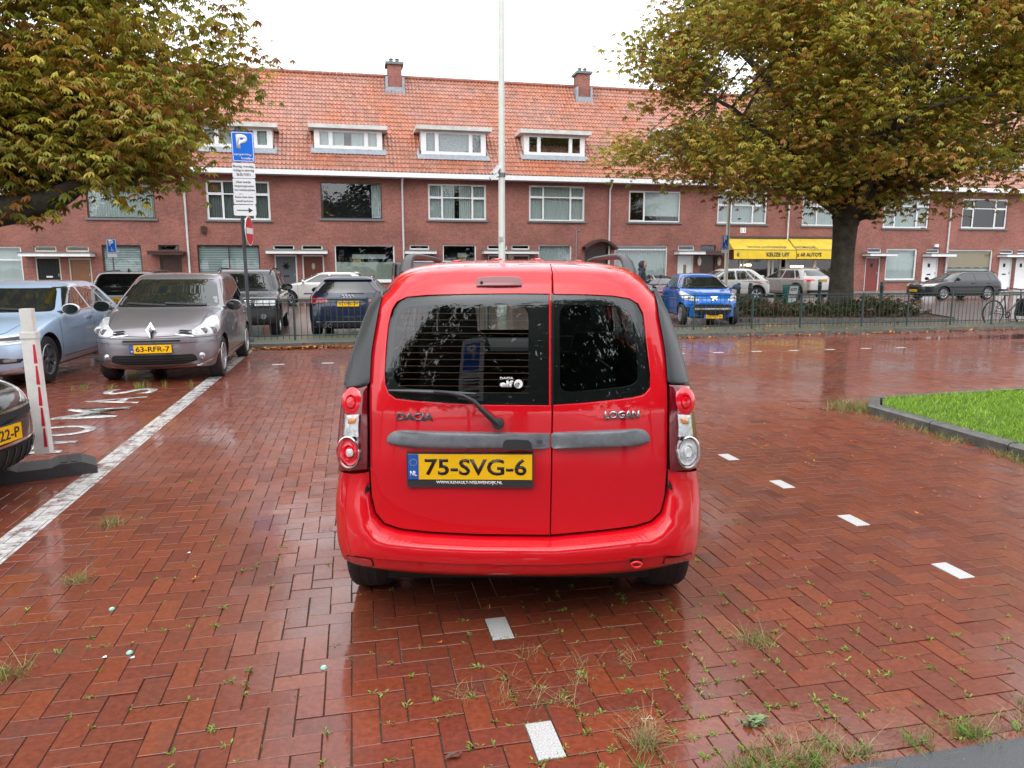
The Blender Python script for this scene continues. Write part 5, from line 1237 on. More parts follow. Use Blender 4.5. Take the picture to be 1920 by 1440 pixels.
p, n = c.skin.hit('F', 0, .735); e = p+n*.012; up = (Vector((0,0,1))-n*n.z).normalized()
em = [(-.10,.06),(-.05,.07),(0,.055),(.06,.075),(.11,.06),(.07,.03),(.09,-.02),(.06,-.07),(.03,-.03),(-.01,-.02),(-.03,-.07),(-.07,-.075),(-.05,-.03),(-.06,.0),(-.09,.02)]
MB().prism([(a_*.95,b_) for a_,b_ in em], 0, .012, lambda u,v,d: e+Vector((-1,0,0))*u+up*v+n*d).build('emblem', M_CHROME, c.o)
c.p('fog_recess', 'F', [(.60,.37),(.72,.40),(.72,.50),(.60,.50)], M_UNDER, .006, 6, 8, mirror=True); c.seam('F', [(-.56,.96),(-.46,.76),(-.3,.655),(.3,.655),(.46,.76),(.56,.96)], .007, 'bonnet_seam'); c.mirror_(2.35, 1.03, P_BLUE, .95)

# ---------------------------------------------------------------- white crossover, silver SUV, dark estate, dark soft-top
S = Shape(4.32, 1.52, .89, .98, .80, 3.3, 2.35, .80, .18, .58, .24, .65)
g = G(1419,566)
c = Car('parked_car', 'white crossover parked before the dealer shop window', 'car', (g.x+.85, g.y+.88, 0), HEAD(178), S.rows, P_WHITE, (.82,3.45), .345, .22, S.W, group='parked cars', cladding=True, rim='twin', nsp=5)
std_glass(c, S); c.p('tail_light', 'N', [(.06,.80),(.3,.82),(.28,.95),(.1,.95)], M_REDLENS, .012, 6, 8, .02); c.p('tail_light', 'S', [(.06,.80),(.3,.82),(.28,.95),(.1,.95)], M_REDLENS, .012, 6, 8, .02); c.p('tail_light', 'R', [(.6,.80),(.87,.80),(.87,.95),(.64,.95)], M_REDLENS, .01, 6, 8, .02, mirror=True)
c.mirror_(2.9, 1.05, P_WHITE); c.seam('S', [(.95,.3),(3.1,.3)], .12, 'sill_cladding', M_BLACK, off=.008); c.p('headlight', 'F', [(.45,.72),(.82,.72),(.86,.86),(.55,.84)], M_HEAD, .006, 8, 12, .015, .03, mirror=True)
P_CHAMP = paint('champagne_silver_paint', (.40,.39,.37), .5)
S = Shape(4.65, 1.53, .94, 1.0, .84, 3.45, 2.5, .75, .17, .60, .24, .6)
g = G(1478,562); hd_ = R(101); rgt = Vector((math.sin(hd_), -math.cos(hd_), 0)); q = G(1530,561)
c = Car('parked_car', 'champagne silver off-roader with its tail to us under the awning', 'car', (q.x+.1, q.y-.35, 0), hd_, S.rows, P_CHAMP, (.85,3.72), .36, .24, S.W, group='parked cars', rim='twin', nsp=5, cladding=True)
std_glass(c, S, rear_z=.12); c.p('tail_light', 'R', [(.46,.90),(.90,.88),(.92,1.0),(.50,1.0)], M_REDBRIGHT, .01, 6, 10, .02, .03, mirror=True); c.plate('R', .92, 'G-871-KB'); c.p('rear_bumper', 'R', [(-.8,.32),(.8,.32),(.84,.46),(-.84,.46)], M_BLACK, .02, 5, 24, .03); c.p('bumper_trim', 'R', [(-.7,.3),(.7,.3),(.7,.34),(-.7,.34)], M_CHROME, .03, 3, 24, .02)
for sd in (-1,1): MB().tube([(sd*.54,.85,1.47),(sd*.54,1.0,1.535),(sd*.54,2.2,1.55),(sd*.54,2.4,1.49)], .02, 6).build('roof_rail', M_CHROME, c.o)
c.mirror_(3.1, 1.08, P_CHAMP)
P_GRAPH = paint('graphite_paint', (.014,.016,.02), .1)
S = Shape(4.57, 1.36, .885, .90, .74, 3.3, 2.45, .28, .12, .6, .2, .6)
g = G(1752,563); g2 = G(1853,562)
c = Car('parked_car', 'graphite estate car parked side-on before the white door at right', 'car', (g.x+4.05, g.y+.88, 0), HEAD(181), S.rows, P_GRAPH, (1.02,3.6), .315, .21, S.W, group='parked cars', rim='twin', nsp=7)
std_glass(c, S); c.mirror_(2.95, 1.0, P_GRAPH)
c.p('headlight', 'F', [(.40,.66),(.82,.66),(.86,.79),(.50,.77)], M_HEAD, .006, 8, 12, .015, .03, mirror=True); c.p('upper_grille', 'F', [(-.36,.62),(.36,.62),(.38,.74),(-.38,.74)], M_BLACK, .006, 6, 14); c.seam('F', [(-.4,.75),(.4,.75)], .03, 'chrome_strip', M_CHROME, off=.012)
c.plate('F', .45, '19-XLT-7'); c.p('lower_grille', 'F', [(-.6,.25),(.6,.25),(.6,.36),(-.6,.36)], M_UNDER, .006, 5, 18)
for sd in (-1,1): MB().tube([(sd*.55,.4,1.30),(sd*.55,.6,1.37),(sd*.55,2.3,1.38),(sd*.55,2.45,1.32)], .018, 6).build('roof_rail', M_BLACK, c.o)
P_PURP = paint('purple_paint', (.13,.01,.06), .3)
S = Shape(3.9, 1.24, .80, .84, .68, 2.75, 2.05, .7, .3, .55, .18, .6)
q = C_O+ray(1222,540)*(29.5/ray(1222,540).dot(C_F))
c = Car('parked_car', 'purple car with a black soft top behind the bright blue one', 'car', (q.x+.5, q.y+1.6, 0), HEAD(-100), S.rows, P_PURP, (.7,3.1), .30, .19, S.W, group='parked cars')
std_glass(c, S); c.p('soft_top', 'T', [(-.60,.62),(.60,.62),(.60,2.1),(-.60,2.1)], mat('black_fabric', (.015,.015,.015), rough=.8), .012, 10, 14, .03, .1); c.p('headlight', 'F', [(.45,.66),(.78,.66),(.8,.8),(.52,.78)], M_HEAD, .006, 8, 12, .015, .03, mirror=True)
# ================================================================== the red estate in the middle, tail towards us
H_TH = R(11.9)
h_f = Vector((math.sin(H_TH), math.cos(H_TH), 0)); h_r = Vector((math.cos(H_TH), -math.sin(H_TH), 0))
h_o = Vector((_sy, _cy, 0))*2.85 + Vector((_cy, -_sy, 0))*.033
def ip(z, a, b): return float(np.interp(z, a, b))
H_ZY = ([.3,.478,.77,1.0,1.03,1.15,1.30,1.46,1.53,1.575,1.60,1.618,1.634], [.12,.105,.095,.11,.115,.14,.175,.215,.245,.285,.35,.46,.75])
H_ZW = ([.273,.381,.565,.692,.792,.937,1.08,1.268,1.409,1.476,1.53,1.575,1.60,1.618,1.634], [.817,.843,.845,.828,.821,.806,.788,.737,.682,.636,.592,.545,.485,.38,.1])
def HS(x, z, D=.5, n=4.0):
    W = ip(z, *H_ZW); q = min(.997, abs(x)/W); return ip(z, *H_ZY)+D*(1-(1-q**n)**(1/n))
def Rp(px, py):
    d = ray(px, py); o = C_O-h_o; ol = Vector((o.dot(h_r), o.dot(h_f), o.z)); dl = Vector((d.dot(h_r), d.dot(h_f), d.z)); y = .2
    for k in range(30):
        t = (y-ol.y)/dl.y; p = ol+dl*t; y = .5*y+.5*HS(p.x, p.z)
    return p.x, p.z
def HP(x, z, off=0.): return Vector((x, HS(x,z)-off, z))
def HN(x, z):
    e = .004; a = HP(x+e,z)-HP(x-e,z); b = HP(x,z+e)-HP(x,z-e); n = a.cross(b).normalized(); return n if n.y < 0 else -n
def RP(pts): return [Rp(*p) for p in pts]
P_RED = paint('signal_red_paint', (.62,.0035,.012), .0, rough=.3)
car = thing('red_car', 'red estate car seen straight from behind in the middle of the car park', 'car', tuple(h_o), -H_TH)
rows = [(.20,.5,3.9,.70,.3,.3),(.26,.3,4.2,.77,.4,.45),(.36,.18,4.38,.815,.5,.6),(.48,.135,4.43,.825,.5,.65),(.65,.128,4.44,.822,.5,.65),(.80,.125,4.40,.812,.5,.65),(.92,.135,4.2,.80,.5,.6),
        (1.00,.14,3.75,.79,.5,.55),(1.03,.145,3.45,.786,.5,.5),(1.15,.168,3.25,.763,.5,.5),(1.30,.205,3.0,.72,.5,.48),(1.46,.245,2.70,.642,.5,.45),(1.53,.27,2.55,.59,.48,.42),(1.575,.305,2.4,.542,.45,.4),(1.60,.36,2.25,.482,.4,.35),(1.618,.47,2.05,.38,.3,.3),(1.63,.65,1.8,.22,.2,.2),(1.634,.8,1.6,.08,.1,.1)]
base = body_loft(rows, 5, 4.0, 2.8, .0, 18, 34); me = base.mesh('body')
bm = bmesh.new(); bm.from_mesh(me); bmesh.ops.recalc_face_normals(bm, faces=bm.faces); bm.to_mesh(me); bm.free()
me.materials.append(P_RED); me.materials.append(M_UNDER); hskin = Skin(me)
me = cut_arches(me, [(.70,.31),(3.60,.31)], .36, .845, .3)

L_WIN = RP([(1029.6,551),(960,550.5),(880,551.5),(800,553.5),(762,557),(744,566),(735,580),(728,610),(724,650),(721,700),(722,722),(728,738),(742,748),(770,752),(820,756),(900,760),(1029.6,761)])
R_WIN = RP([(1033.7,551.5),(1100,552.5),(1150,555),(1180,560),(1197,570),(1206,588),(1211,630),(1216,670),(1220,705),(1219,728),(1208,741),(1185,747),(1140,752),(1090,757),(1033.7,760.5)])
L_DOOR = RP([(1031,495),(950,496),(880,498.5),(820,503),(785,509),(760,517),(742,530),(728,546),(716,556),(708,590),(700,630),(696,660),(693,720),(693,800),(694,880),(697,930),(705,962),(721,981),(750,991),(800,997),(900,1002),(1031,1003.5)])
R_DOOR = RP([(1032.8,495),(1080,495.5),(1125,499),(1160,506),(1187,516),(1204,529),(1218,545),(1227,552),(1233,585),(1242,630),(1247,660),(1251,720),(1251.5,800),(1250,880),(1246,930),(1238,960),(1220,977),(1190,986),(1140,993),(1090,998),(1032.8,1003)])
def inside(poly, x, z):
    c = False; n = len(poly)
    for i in range(n):
        (a, b), (p, q) = poly[i], poly[i-1]
        if (b > z) != (q > z) and x < (p-a)*(z-b)/(q-b)+a: c = not c
    return c
bm = bmesh.new(); bm.from_mesh(me); kill = []
for f in bm.faces:
    c = f.calc_center_median(); n = f.normal
    if c.y < .75 and n.y < -.12 and (inside(L_DOOR, c.x*1.02, c.z) or inside(R_DOOR, c.x*1.02, c.z)): kill.append(f)
    elif n.y > .2 and 1.07 < c.z < 1.47 and c.y > 2.2 and abs(c.x) < ip(c.z,*H_ZW)-.14: kill.append(f)
    elif abs(n.x) > .7 and 1.07 < c.z < 1.43 and .75 < c.y < 2.75-(c.z-1.07)*.9 and not (1.35 < c.y < 1.45 or 2.15 < c.y < 2.25): kill.append(f)
bmesh.ops.delete(bm, geom=kill, context='FACES'); bm.to_mesh(me); bm.free(); shade(me, 40)
link('body', me, car)

def ray_poly(poly, c, a):
    d = (math.cos(a), math.sin(a)); best = 0
    for i in range(len(poly)):
        (x0, z0), (x1, z1) = poly[i], poly[(i+1)%len(poly)]; ex, ez = x1-x0, z1-z0; den = d[0]*ez-d[1]*ex
        if abs(den) < 1e-12: continue
        t = ((x0-c[0])*ez-(z0-c[1])*ex)/den; s = ((x0-c[0])*d[1]-(z0-c[1])*d[0])/den
        if t > 0 and -1e-6 <= s <= 1+1e-6: best = max(best, t)
    return best
def ring(outer, inner, off, n=260, k=10, skirt=.03, lip=.035):
    c = (sum(p[0] for p in inner)/len(inner), sum(p[1] for p in inner)/len(inner))
    angs = sorted([2*PI*i/n for i in range(n)]+[math.atan2(p[1]-c[1], p[0]-c[0])%(2*PI) for p in outer+inner])
    vs = []; N = len(angs)
    lines = [('out', skirt), ('e', .004)]+[('f', j/k) for j in range(k+1)]+[('e2', .003), ('in', lip)]
    for a in angs:
        ro, ri = ray_poly(outer, c, a), ray_poly(inner, c, a); d = (math.cos(a), math.sin(a))
        for t, v in lines:
            if t == 'out': r, o = ro, off-v
            elif t == 'e': r, o = ro, off-v
            elif t == 'f': r, o = ro-.003+(ri-ro+.005)*v, off
            elif t == 'e2': r, o = ri-.0005, off-v
            else: r, o = ri-.002, off-v
            x, z = c[0]+d[0]*r, c[1]+d[1]*r; vs.append(HP(x, z, o))
    q = len(lines); fs = [(i*q+j, ((i+1)%N)*q+j, ((i+1)%N)*q+j+1, i*q+j+1) for i in range(N) for j in range(q-1)]
    return MB().add(vs, fs)
def flatpanel(poly, off, rows=14, cols=18, depth=.012, bulge=0.):
    sp = spans(poly, rows); vs = []
    for i, (z, a, b) in enumerate(sp):
        v = 2*i/(len(sp)-1)-1
        for k in range(cols+1):
            t = 2*k/cols-1; vs.append(HP(a+(b-a)*k/cols, z, off+bulge*(1-t**4)*(1-v**4)))
    R_, C_ = len(sp), cols+1; fs = [(i*C_+k, i*C_+k+1, (i+1)*C_+k+1, (i+1)*C_+k) for i in range(R_-1) for k in range(cols)]
    bd = [k for k in range(C_)]+[i*C_+cols for i in range(1,R_)]+[(R_-1)*C_+k for k in range(cols-1,-1,-1)]+[i*C_ for i in range(R_-2,0,-1)]
    o = len(vs); vs += [vs[i]+Vector((0,depth,0)) for i in bd]; nb = len(bd); fs += [(bd[i], bd[(i+1)%nb], o+(i+1)%nb, o+i) for i in range(nb)]
    return MB().add(vs, fs)
def inset(poly, l, r, b, t):
    xs = [p[0] for p in poly]; zs = [p[1] for p in poly]; x0, x1, z0, z1 = min(xs), max(xs), min(zs), max(zs)
    return [(x0+l+(p[0]-x0)*(x1-x0-l-r)/(x1-x0), z0+b+(p[1]-z0)*(z1-z0-b-t)/(z1-z0)) for p in poly]
M_HGLASS = glass_mat('rear_glass', (.78,.86,.84), .72, .006, 1.62)
M_FRIT = mat('black_glass_border', (.012,.012,.013), rough=.3)
doors = []
for outer, inner, nm in ((L_DOOR, L_WIN, 'left'), (R_DOOR, R_WIN, 'right')):
    d = ring(outer, inner, 0).build('rear_door', P_RED, car, smooth=38); doors.append(d)
    d['label'] = 'wider left rear door with number plate and wiper' if nm == 'left' else 'narrower right rear door'
    flatpanel(inset(inner, -.006,-.006,-.006,-.006), -.006, 20, 22, .004).build('rear_window', M_HGLASS, d, smooth=60)
    a = inset(inner, .0, .0, .0, .0); b = inset(inner, .035, .085 if nm == 'left' else .05, .05, .045)
    ring(a, rounded(b, .06), -.014, 120, 2, .004, .006).build('window_border', M_FRIT, d)
    gap_rim = inset(outer, -.012,-.012,-.012,-.012); ring(gap_rim, inset(outer, .03,.03,.03,.03), -.022, 160, 2, .004, .004).build('door_gap_shade', M_UNDER, d)  # black ring added behind the door edge: gap shade put in as colour

# ---- bumper wrapped round the doors
def along(pts, n):
    P = np.array(pts); s = np.concatenate([[0], np.cumsum(np.hypot(*np.diff(P, axis=0).T))]); t = np.linspace(0, s[-1], n); return [(float(np.interp(q, s, P[:,0])), float(np.interp(q, s, P[:,1]))) for q in t]
NB = 150
b_in = along(RP([(692,884),(693,925),(696,945),(703,967),(719,986),(748,996),(800,1002),(900,1007),(1031,1008.5),(1090,1003),(1140,998),(1192,991),(1222,982),(1241,964),(1248,940),(1252,925),(1253,880)]), NB)
b_out = along(RP([(638,880),(633,905),(631,935),(632,970),(636,1000),(642,1025),(653,1045),(680,1056),(720,1063),(780,1069),(860,1073),(1031,1075),(1120,1072),(1200,1065),(1250,1055),(1285,1045),(1300,1028),(1307,1000),(1311,970),(1312,935),(1310,905),(1306,879)]), NB)
prof = [(0,-.03),(0,.0),(.05,.035),(.11,.062),(.15,.072),(.19,.077),(.26,.08),(.38,.082),(.50,.08),(.555,.079),(.575,.071),(.60,.069),(.72,.066),(.84,.058),(.90,.052),(.93,.044),(1.0,.03)]
bvs = []
for i in range(NB):
    s = i/(NB-1); up = min(1, min(s, 1-s)/.18); sc = .28+.72*(up*up*(3-2*up)); a, b = b_in[i], b_out[i]
    for t, pr in prof: 
        x, z = a[0]+(b[0]-a[0])*t, a[1]+(b[1]-a[1])*t; bvs.append(HP(x, z, pr*sc if pr > 0 else pr))
    x, z = b; e = HP(x, z, 0); k = 1-up
    bvs.append(Vector((x*(1-.01*up), e.y+.06+.3*k, z-.012*up))); bvs.append(Vector((x*.98, e.y+.2+.3*k, z-.01*up)))
q = len(prof)+2
bump = MB().add(bvs, [(i*q+j, (i+1)*q+j, (i+1)*q+j+1, i*q+j+1) for i in range(NB-1) for j in range(q-1)]).build('bumper', P_RED, car, smooth=42)
bskin = Skin(bump.data)
def bpanel(px, off, m, name, rows=8, cols=12, depth=.012, parent=None, bulge=0.):
    q = []
    for a in px:
        x, z = Rp(*a); q.append((x*.985, z*.992+.004))
    return bskin.panel('R', q, off, rows, cols, depth, bulge).build(name, m, parent or bump, smooth=45)
M_REFL = mat('red_reflector', (.42,.012,.02), rough=.15, var=.2, scale=60, coat=1)
for poly in ([(652,1027),(675,1031),(700,1037),(703,1052),(690,1052),(668,1044),(653,1036)], [(1294,1023),(1270,1028),(1243,1034),(1240,1048),(1253,1048),(1277,1041),(1293,1032)]):
    bpanel(poly, .003, M_UNDER, 'reflector_gap', 6, 14, .004); s_ = [(p[0]*.93+.07*sum(a[0] for a in poly)/len(poly), p[1]*.86+.14*sum(a[1] for a in poly)/len(poly)) for p in poly]
    bpanel(s_, .006, M_REFL, 'bumper_reflector', 6, 14)
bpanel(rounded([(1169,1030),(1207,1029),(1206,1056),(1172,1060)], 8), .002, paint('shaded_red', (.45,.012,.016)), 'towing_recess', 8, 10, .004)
bpanel(rounded([(1178,1034),(1202,1033),(1201,1044),(1180,1046)], 4), .004, M_UNDER, 'towing_hole', 5, 8, .004)
x, z = Rp(1190,1044); hp, _ = bskin.hit('R', x*.985, z*.992+.004)
tr_ = MB()
ringp = [(hp.x+.021*math.cos(a), hp.y-.02, hp.z+.012*math.sin(a)) for a in np.linspace(0, 2*PI, 17)]; tr_.tube(ringp, .0065, 7, False); tr_.build('towing_eye', P_RED, bump, smooth=60)
for poly in ([(683,905),(698,903),(698,921),(682,921)], [(1247,897),(1261,899),(1263,915),(1247,915)]): bpanel(poly, .004, M_UNDER, 'bumper_gap', 4, 5, .003)
# ribbed tread on the step
rb = MB()
for i in range(28, 122, 2):
    p = [bvs[i*q+j] for j in (2,3,4)]; o = Vector((.0022,0,0)); u = Vector((0,-.0012,.0016)); rb.add([p[0]-o+u, p[1]-o+u, p[1]+o+u, p[0]+o+u], [(0,1,2,3)]); rb.add([p[1]-o+u, p[2]-o+u, p[2]+o+u, p[1]+o+u], [(0,1,2,3)])
kind(rb.build('step_ribs', P_RED, bump, fix=False), 'stuff')

# ---- tail lamps
def disc(px, py, rpx, off, prof_, m, name, parent, sx=1., sz=1.):
    x, z = Rp(px, py); n = HN(x, z); n = (n*.55+Vector((0,-1,0))*.45).normalized(); c = HP(x, z, off); k = rpx*3.2/1360
    zz = Vector((0,0,1)); r_ = zz.cross(n).normalized(); u = n.cross(r_); M = Matrix(((r_.x*sx,u.x*sz,n.x,c.x),(r_.y*sx,u.y*sz,n.y,c.y),(r_.z*sx,u.z*sz,n.z,c.z),(0,0,0,1)))
    return MB().lathe([(a*k, b) for a, b in prof_], M, 30).build(name, m, parent, smooth=50)
M_LAMPCLR = mat('clear_lens', (.62,.64,.66), rough=.08, var=.45, scale=40, coat=1, crough=.02)
lampL = [(645,722),(642,745),(639,780),(635,820),(634,850),(636,876),(645,879),(662,881),(690,885),(690.5,800),(690,722)]
lampR = [(1291,718),(1296,745),(1300,780),(1306,820),(1308,850),(1306,872),(1296,877),(1278,880),(1254,883),(1253,800),(1253,720)]
for sd, lp in ((-1, lampL), (1, lampR)):
    lamp = flatpanel(RP(lp), .022, 22, 16, .05, .012).build('tail_lamp', mat('dark_lamp_red', (.15,.002,.008), rough=.1, coat=1, crough=.03), car, smooth=45)
    f = (lambda p: p) if sd < 0 else (lambda p: 1943.5-p)
    lamp['label'] = 'left tail lamp with a red lower lens' if sd < 0 else 'right tail lamp with a clear lower lens'
    disc(f(664), 751, 25, .037, [(.001,.016),(.35,.014),(.42,.004),(.5,.012),(.8,.010),(1.0,0)], M_REDBRIGHT, 'brake_lens', lamp, .95, 1.08)
    disc(f(660), 843, 27.5, .037, [(.86,.012),(.91,.02),(.97,.018),(1.02,.0)], M_CHROME, 'lens_ring', lamp, .92, 1.12)
    disc(f(660), 843, 26.5, .038, [(.001,.012),(.3,.014),(.38,.002),(.45,.010),(.62,.004),(.82,.008)], M_REDBRIGHT if sd < 0 else M_LAMPCLR, 'lower_lens', lamp, .92, 1.12)
    if sd < 0: disc(660, 843, 24, .051, [(.001,.004),(.22,.004),(.34,.0)], M_LAMPCLR, 'lens_middle', lamp)
    else:
        g_ = MB()
    ind = [(f(a), b) for a, b in ((651,772),(677,774),(675,800),(676,816),(648,812),(650,795))]
    flatpanel(RP(ind), .044, 10, 8, .02, .006).build('indicator_lens', M_LAMPCLR, lamp, smooth=45)
    flatpanel(RP([(f(a), b) for a, b in ((658,779),(672,780),(671,790),(657,789))]), .052, 5, 5, .01, .004).build('indicator_bulb', M_ORANGE, lamp, smooth=45)

# ---- black pillar trims
for poly in ([(645,721),(651,690),(658,668),(668,638),(680,604),(692,574),(702,552),(709,543),(715,546),(717,556),(709,592),(702,630),(697,662),(694,721)],
             [(1291,717),(1285,688),(1277,660),(1267,628),(1257,600),(1246,574),(1236,552),(1229,541),(1224,545),(1227,552),(1234,590),(1242,632),(1247,662),(1251,718)]):
    flatpanel(RP(poly), .016, 26, 10, .05, .012).build('pillar_trim', mat('black_trim', (.028,.03,.034), rough=.45, var=.1, bump=.12, bscale=260, coat=.2, crough=.3), car, smooth=45)

# ---- door furniture
dL, dR = doors
M_TB = mat('weathered_grey_plastic', (.13,.14,.155), rough=.42, var=.22, scale=30, bump=.25, bscale=260, coat=.45, crough=.25)
flatpanel(RP(rounded([(724,828),(728,815),(742,807),(760,806),(900,809.5),(1030.5,810.5),(1030.5,840),(900,839.5),(760,838),(735,834)], 4)), .004, 12, 40, .012, .028).build('handle_bar', M_TB, dL, smooth=35)
flatpanel(RP(rounded([(1033.5,810.5),(1120,806.5),(1195,803),(1209,806),(1217,815),(1219,824),(1216,831),(1195,834),(1120,837.5),(1033.5,840)], 4)), .004, 12, 30, .012, .028).build('handle_bar', M_TB, dR, smooth=35)
flatpanel(RP(rounded([(942,840),(944,825),(950,821),(988,821),(995,826),(998,840)], 3)), .034, 6, 10, .02).build('door_handle', M_BLACK, dL, smooth=40)
disc(1011, 824, 5, .033, [(.001,.003),(.8,.003),(1,0)], M_TRIM, 'lock', dL)
x0, z0 = Rp(767,896); x1, z1 = Rp(997.5,896); xa, za = Rp(767,849)
number_plate(dL, (x0, HS(x0,z0)-.016, z0), (x1-x0, HS(x1,z1)-HS(x0,z0), 0), (0, .0, 1), '75-SVG-6', x1-x0, za-z0, cap='WWW.RENAULT-NIEUWENDIJK.NL')
x0, z0 = Rp(745,787.5); x1, z1 = Rp(813,787.5); _, za = Rp(745,772.5)
lettering('DACIA', (x0, HS(x0,z0)-.001, z0), (1, (HS(x1,z1)-HS(x0,z0))/(x1-x0), 0), (0,0,1), x1-x0, za-z0, mat('dull_chrome', (.14,.145,.16), rough=.3, metal=.6), dL, 'badge_lettering', bold=.03, depth=.006)
x0, z0 = Rp(1133,785); x1, z1 = Rp(1198,785); _, za = Rp(1133,770)
lettering('LOGAN', (x0, HS(x0,z0)-.003, z0), (1, (HS(x1,z1)-HS(x0,z0))/(x1-x0), 0), (0,0,1), x1-x0, za-z0, mat('badge_chrome', (.42,.43,.45), rough=.18, metal=1), dR, 'badge_lettering', bold=.03, depth=.006)
bl = flatpanel(RP(rounded([(893,524),(897,519),(940,517.5),(974,518.5),(978,524),(979,537),(892.5,537.5)], 3)), .006, 8, 14, .012, .006).build('high_brake_light', mat('dark_red_lens', (.16,.012,.02), rough=.2, coat=1), dL, smooth=45)
disc(903, 530, 3.2, .012, [(.001,.001),(.9,.001)], M_UNDER, 'washer_nozzle', bl)
# wiper
def hp(px, py, off): x, z = Rp(px, py); return HP(x, z, off)
wa = MB().tube([hp(936,796,.022),(hp(930,790,.03)),(hp(905,765,.04)),(hp(888,748,.045)),(hp(870,739,.045)),(hp(845,734,.04)),(hp(815,732,.032))], [.017,.019,.016,.014,.012,.011,.008], 10, flat=.7).build('wiper_arm', M_BLACK, dL, smooth=50)
MB().lathe([(.001,.03),(.02,.028),(.026,.0)], Matrix.Translation(hp(934,793,.012)) @ Matrix.Rotation(PI/2,4,'X'), 16).build('wiper_pivot', M_BLACK, wa, smooth=50)
MB().tube([hp(729,731,.014),hp(770,731.5,.022),hp(815,733,.026),hp(850,735,.022),hp(893,737,.014)], [.005,.009,.011,.009,.005], 8, flat=.8).build('wiper_blade', M_TRIM, wa, smooth=50)
# heating wires and sticker on the left pane
for k in range(13):
    hw_ = MB()
    y = 587+k*12.4; xa_, xb_ = (750 if k not in (5,8,11) else 746), 991
    for a, b in ((xa_, xb_),):
        n = 16; pts = [Rp(a+(b-a)*i/n, y+1.5*(i/n)) for i in range(n+1)]
        for (x0,z0),(x1,z1) in zip(pts, pts[1:]): hw_.add([HP(x0,z0-.0005,-.0045),HP(x1,z1-.0005,-.0045),HP(x1,z1+.0005,-.0045),HP(x0,z0+.0005,-.0045)], [(0,1,2,3)])
    hw_.build('heating_wire', mat('copper_wire', (.13,.05,.024), rough=.5), dL)

x0, z0 = Rp(937,726.5); x1, z1 = Rp(962.5,726.5); _, za = Rp(937,713.5)
lettering('elf', HP(x0,z0,-.003), (1,0,0), (0,.08,1), x1-x0, za-z0, M_WHITEP, dL, 'sticker_lettering', bold=.04, depth=.0006)
x0, z0 = Rp(937.5,711.5); x1, z1 = Rp(963,711.5); _, za = Rp(937.5,707); lettering('DACIA', HP(x0,z0,-.003), (1,0,0), (0,.08,1), x1-x0, za-z0, M_WHITEP, dL, 'sticker_lettering', bold=.03, depth=.0006)
disc(972, 720, 8, -.003, [(.3,.001),(.98,.001)], M_WHITEP, 'sticker_disc', dL); disc(969, 722.5, 4.5, -.003, [(.001,.0018),(.9,.0018)], M_HEADIN, 'sticker_disc', dL)

# ---- roof: rails and pressed ribs
for sd in (-1, 1):
    rr_ = MB().tube([(sd*.545,.72,1.555),(sd*.552,.78,1.582),(sd*.555,.86,1.618),(sd*.555,.96,1.643),(sd*.552,1.10,1.654),(sd*.548,1.4,1.656),(sd*.54,2.1,1.65),(sd*.535,2.35,1.635),(sd*.53,2.5,1.60)], [.035,.033,.028,.025,.021,.02,.02,.024,.03], 10, flat=.8)
    rr_.build('roof_rail', mat('black_rail', (.03,.031,.035), rough=.45, bump=.1, bscale=200), car, smooth=60)
for x in (-.30,-.10,.10,.30): hskin.panel('T', [(x-.022,.75),(x+.022,.75),(x+.022,2.0),(x-.022,2.0)], .004, 14, 6, .01, .006).build('roof_rib', P_RED, car, smooth=60)
# ---- wheels, underside, axle
for y in (.70, 3.60):
    for sd in (-1, 1): wheel(car, sd*.725, y, .31, .19, 'cap', 9, None, sd)
MB().box((-.60,.30,.19),(.60,4.0,.24)).build('underbody', M_UNDER, car)
MB().tube([(-.6,.72,.30),(.6,.72,.30)], .04, 8).build('rear_axle', M_UNDER, car)
MB().tube([(-.42,.60,.30),(-.42,1.6,.30)], .08, 10).build('silencer', M_UNDER, car)
# ---- inside
MB().box((-.70,.2,.45),(.70,3.3,.5)).build('cabin_floor', M_SEAT, car)
def seat(x, y, w, head=True):
    s = MB(); s.box((x-w/2,y+.05,.5),(x+w/2,y+.55,.72)); prf = [(-.5,0),(-.46,.3),(-.4,.52),(-.3,.6),(.3,.6),(.4,.52),(.46,.3),(.5,0)]
    s.prism([(a*w,b+.55) for a,b in prf], 0, .12, lambda u,v,d: (x+u, y+d-(v-.55)*.2, v)); st_ = s.build('seat', M_SEAT, car)
    if head:
        hd_ = MB(); hd_.prism(rounded([(-.13,1.17),(.13,1.17),(.11,1.37),(-.11,1.37)], .05), 0, .09, lambda u,v,d: (x+u, y+d-.14, v)); 
        for q_ in (-.06,.06): hd_.tube([(x+q_,y-.08,1.1),(x+q_,y-.09,1.2)], .007, 6)
        hd_.build('headrest', M_SEAT, st_)
seat(-.37, 1.95, .5); seat(.37, 1.95, .5); seat(0, 1.05, 1.25, False)
for x in (-.4, .4): MB().prism(rounded([(x-.12,1.13),(x+.12,1.13),(x+.1,1.26),(x-.1,1.26)], .04), 0, .08, lambda u,v,d: (u, .92+d, v)).build('rear_headrest', M_SEAT, car)
MB().prism([(2.75,.55),(2.72,.9),(2.85,.98),(3.35,1.0),(3.3,.55)], -.68, .68, lambda u,v,d: (d,u,v)).build('dashboard', M_SEAT, car)
sw_ = [(-.37+.18*math.cos(a), 2.62-.05*math.sin(a), .98+.17*math.sin(a)) for a in np.linspace(0, 2*PI, 25)]; MB().tube(sw_, .014, 7, False).build('steering_wheel', M_BLACK, car, smooth=60)
MB().box((-.1,2.72,1.42),(.1,2.74,1.47)).build('inside_mirror', M_BLACK, car)
M_CLEAR = glass_mat('clear_car_glass', (.85,.93,.9), .82, .006, 1.5)
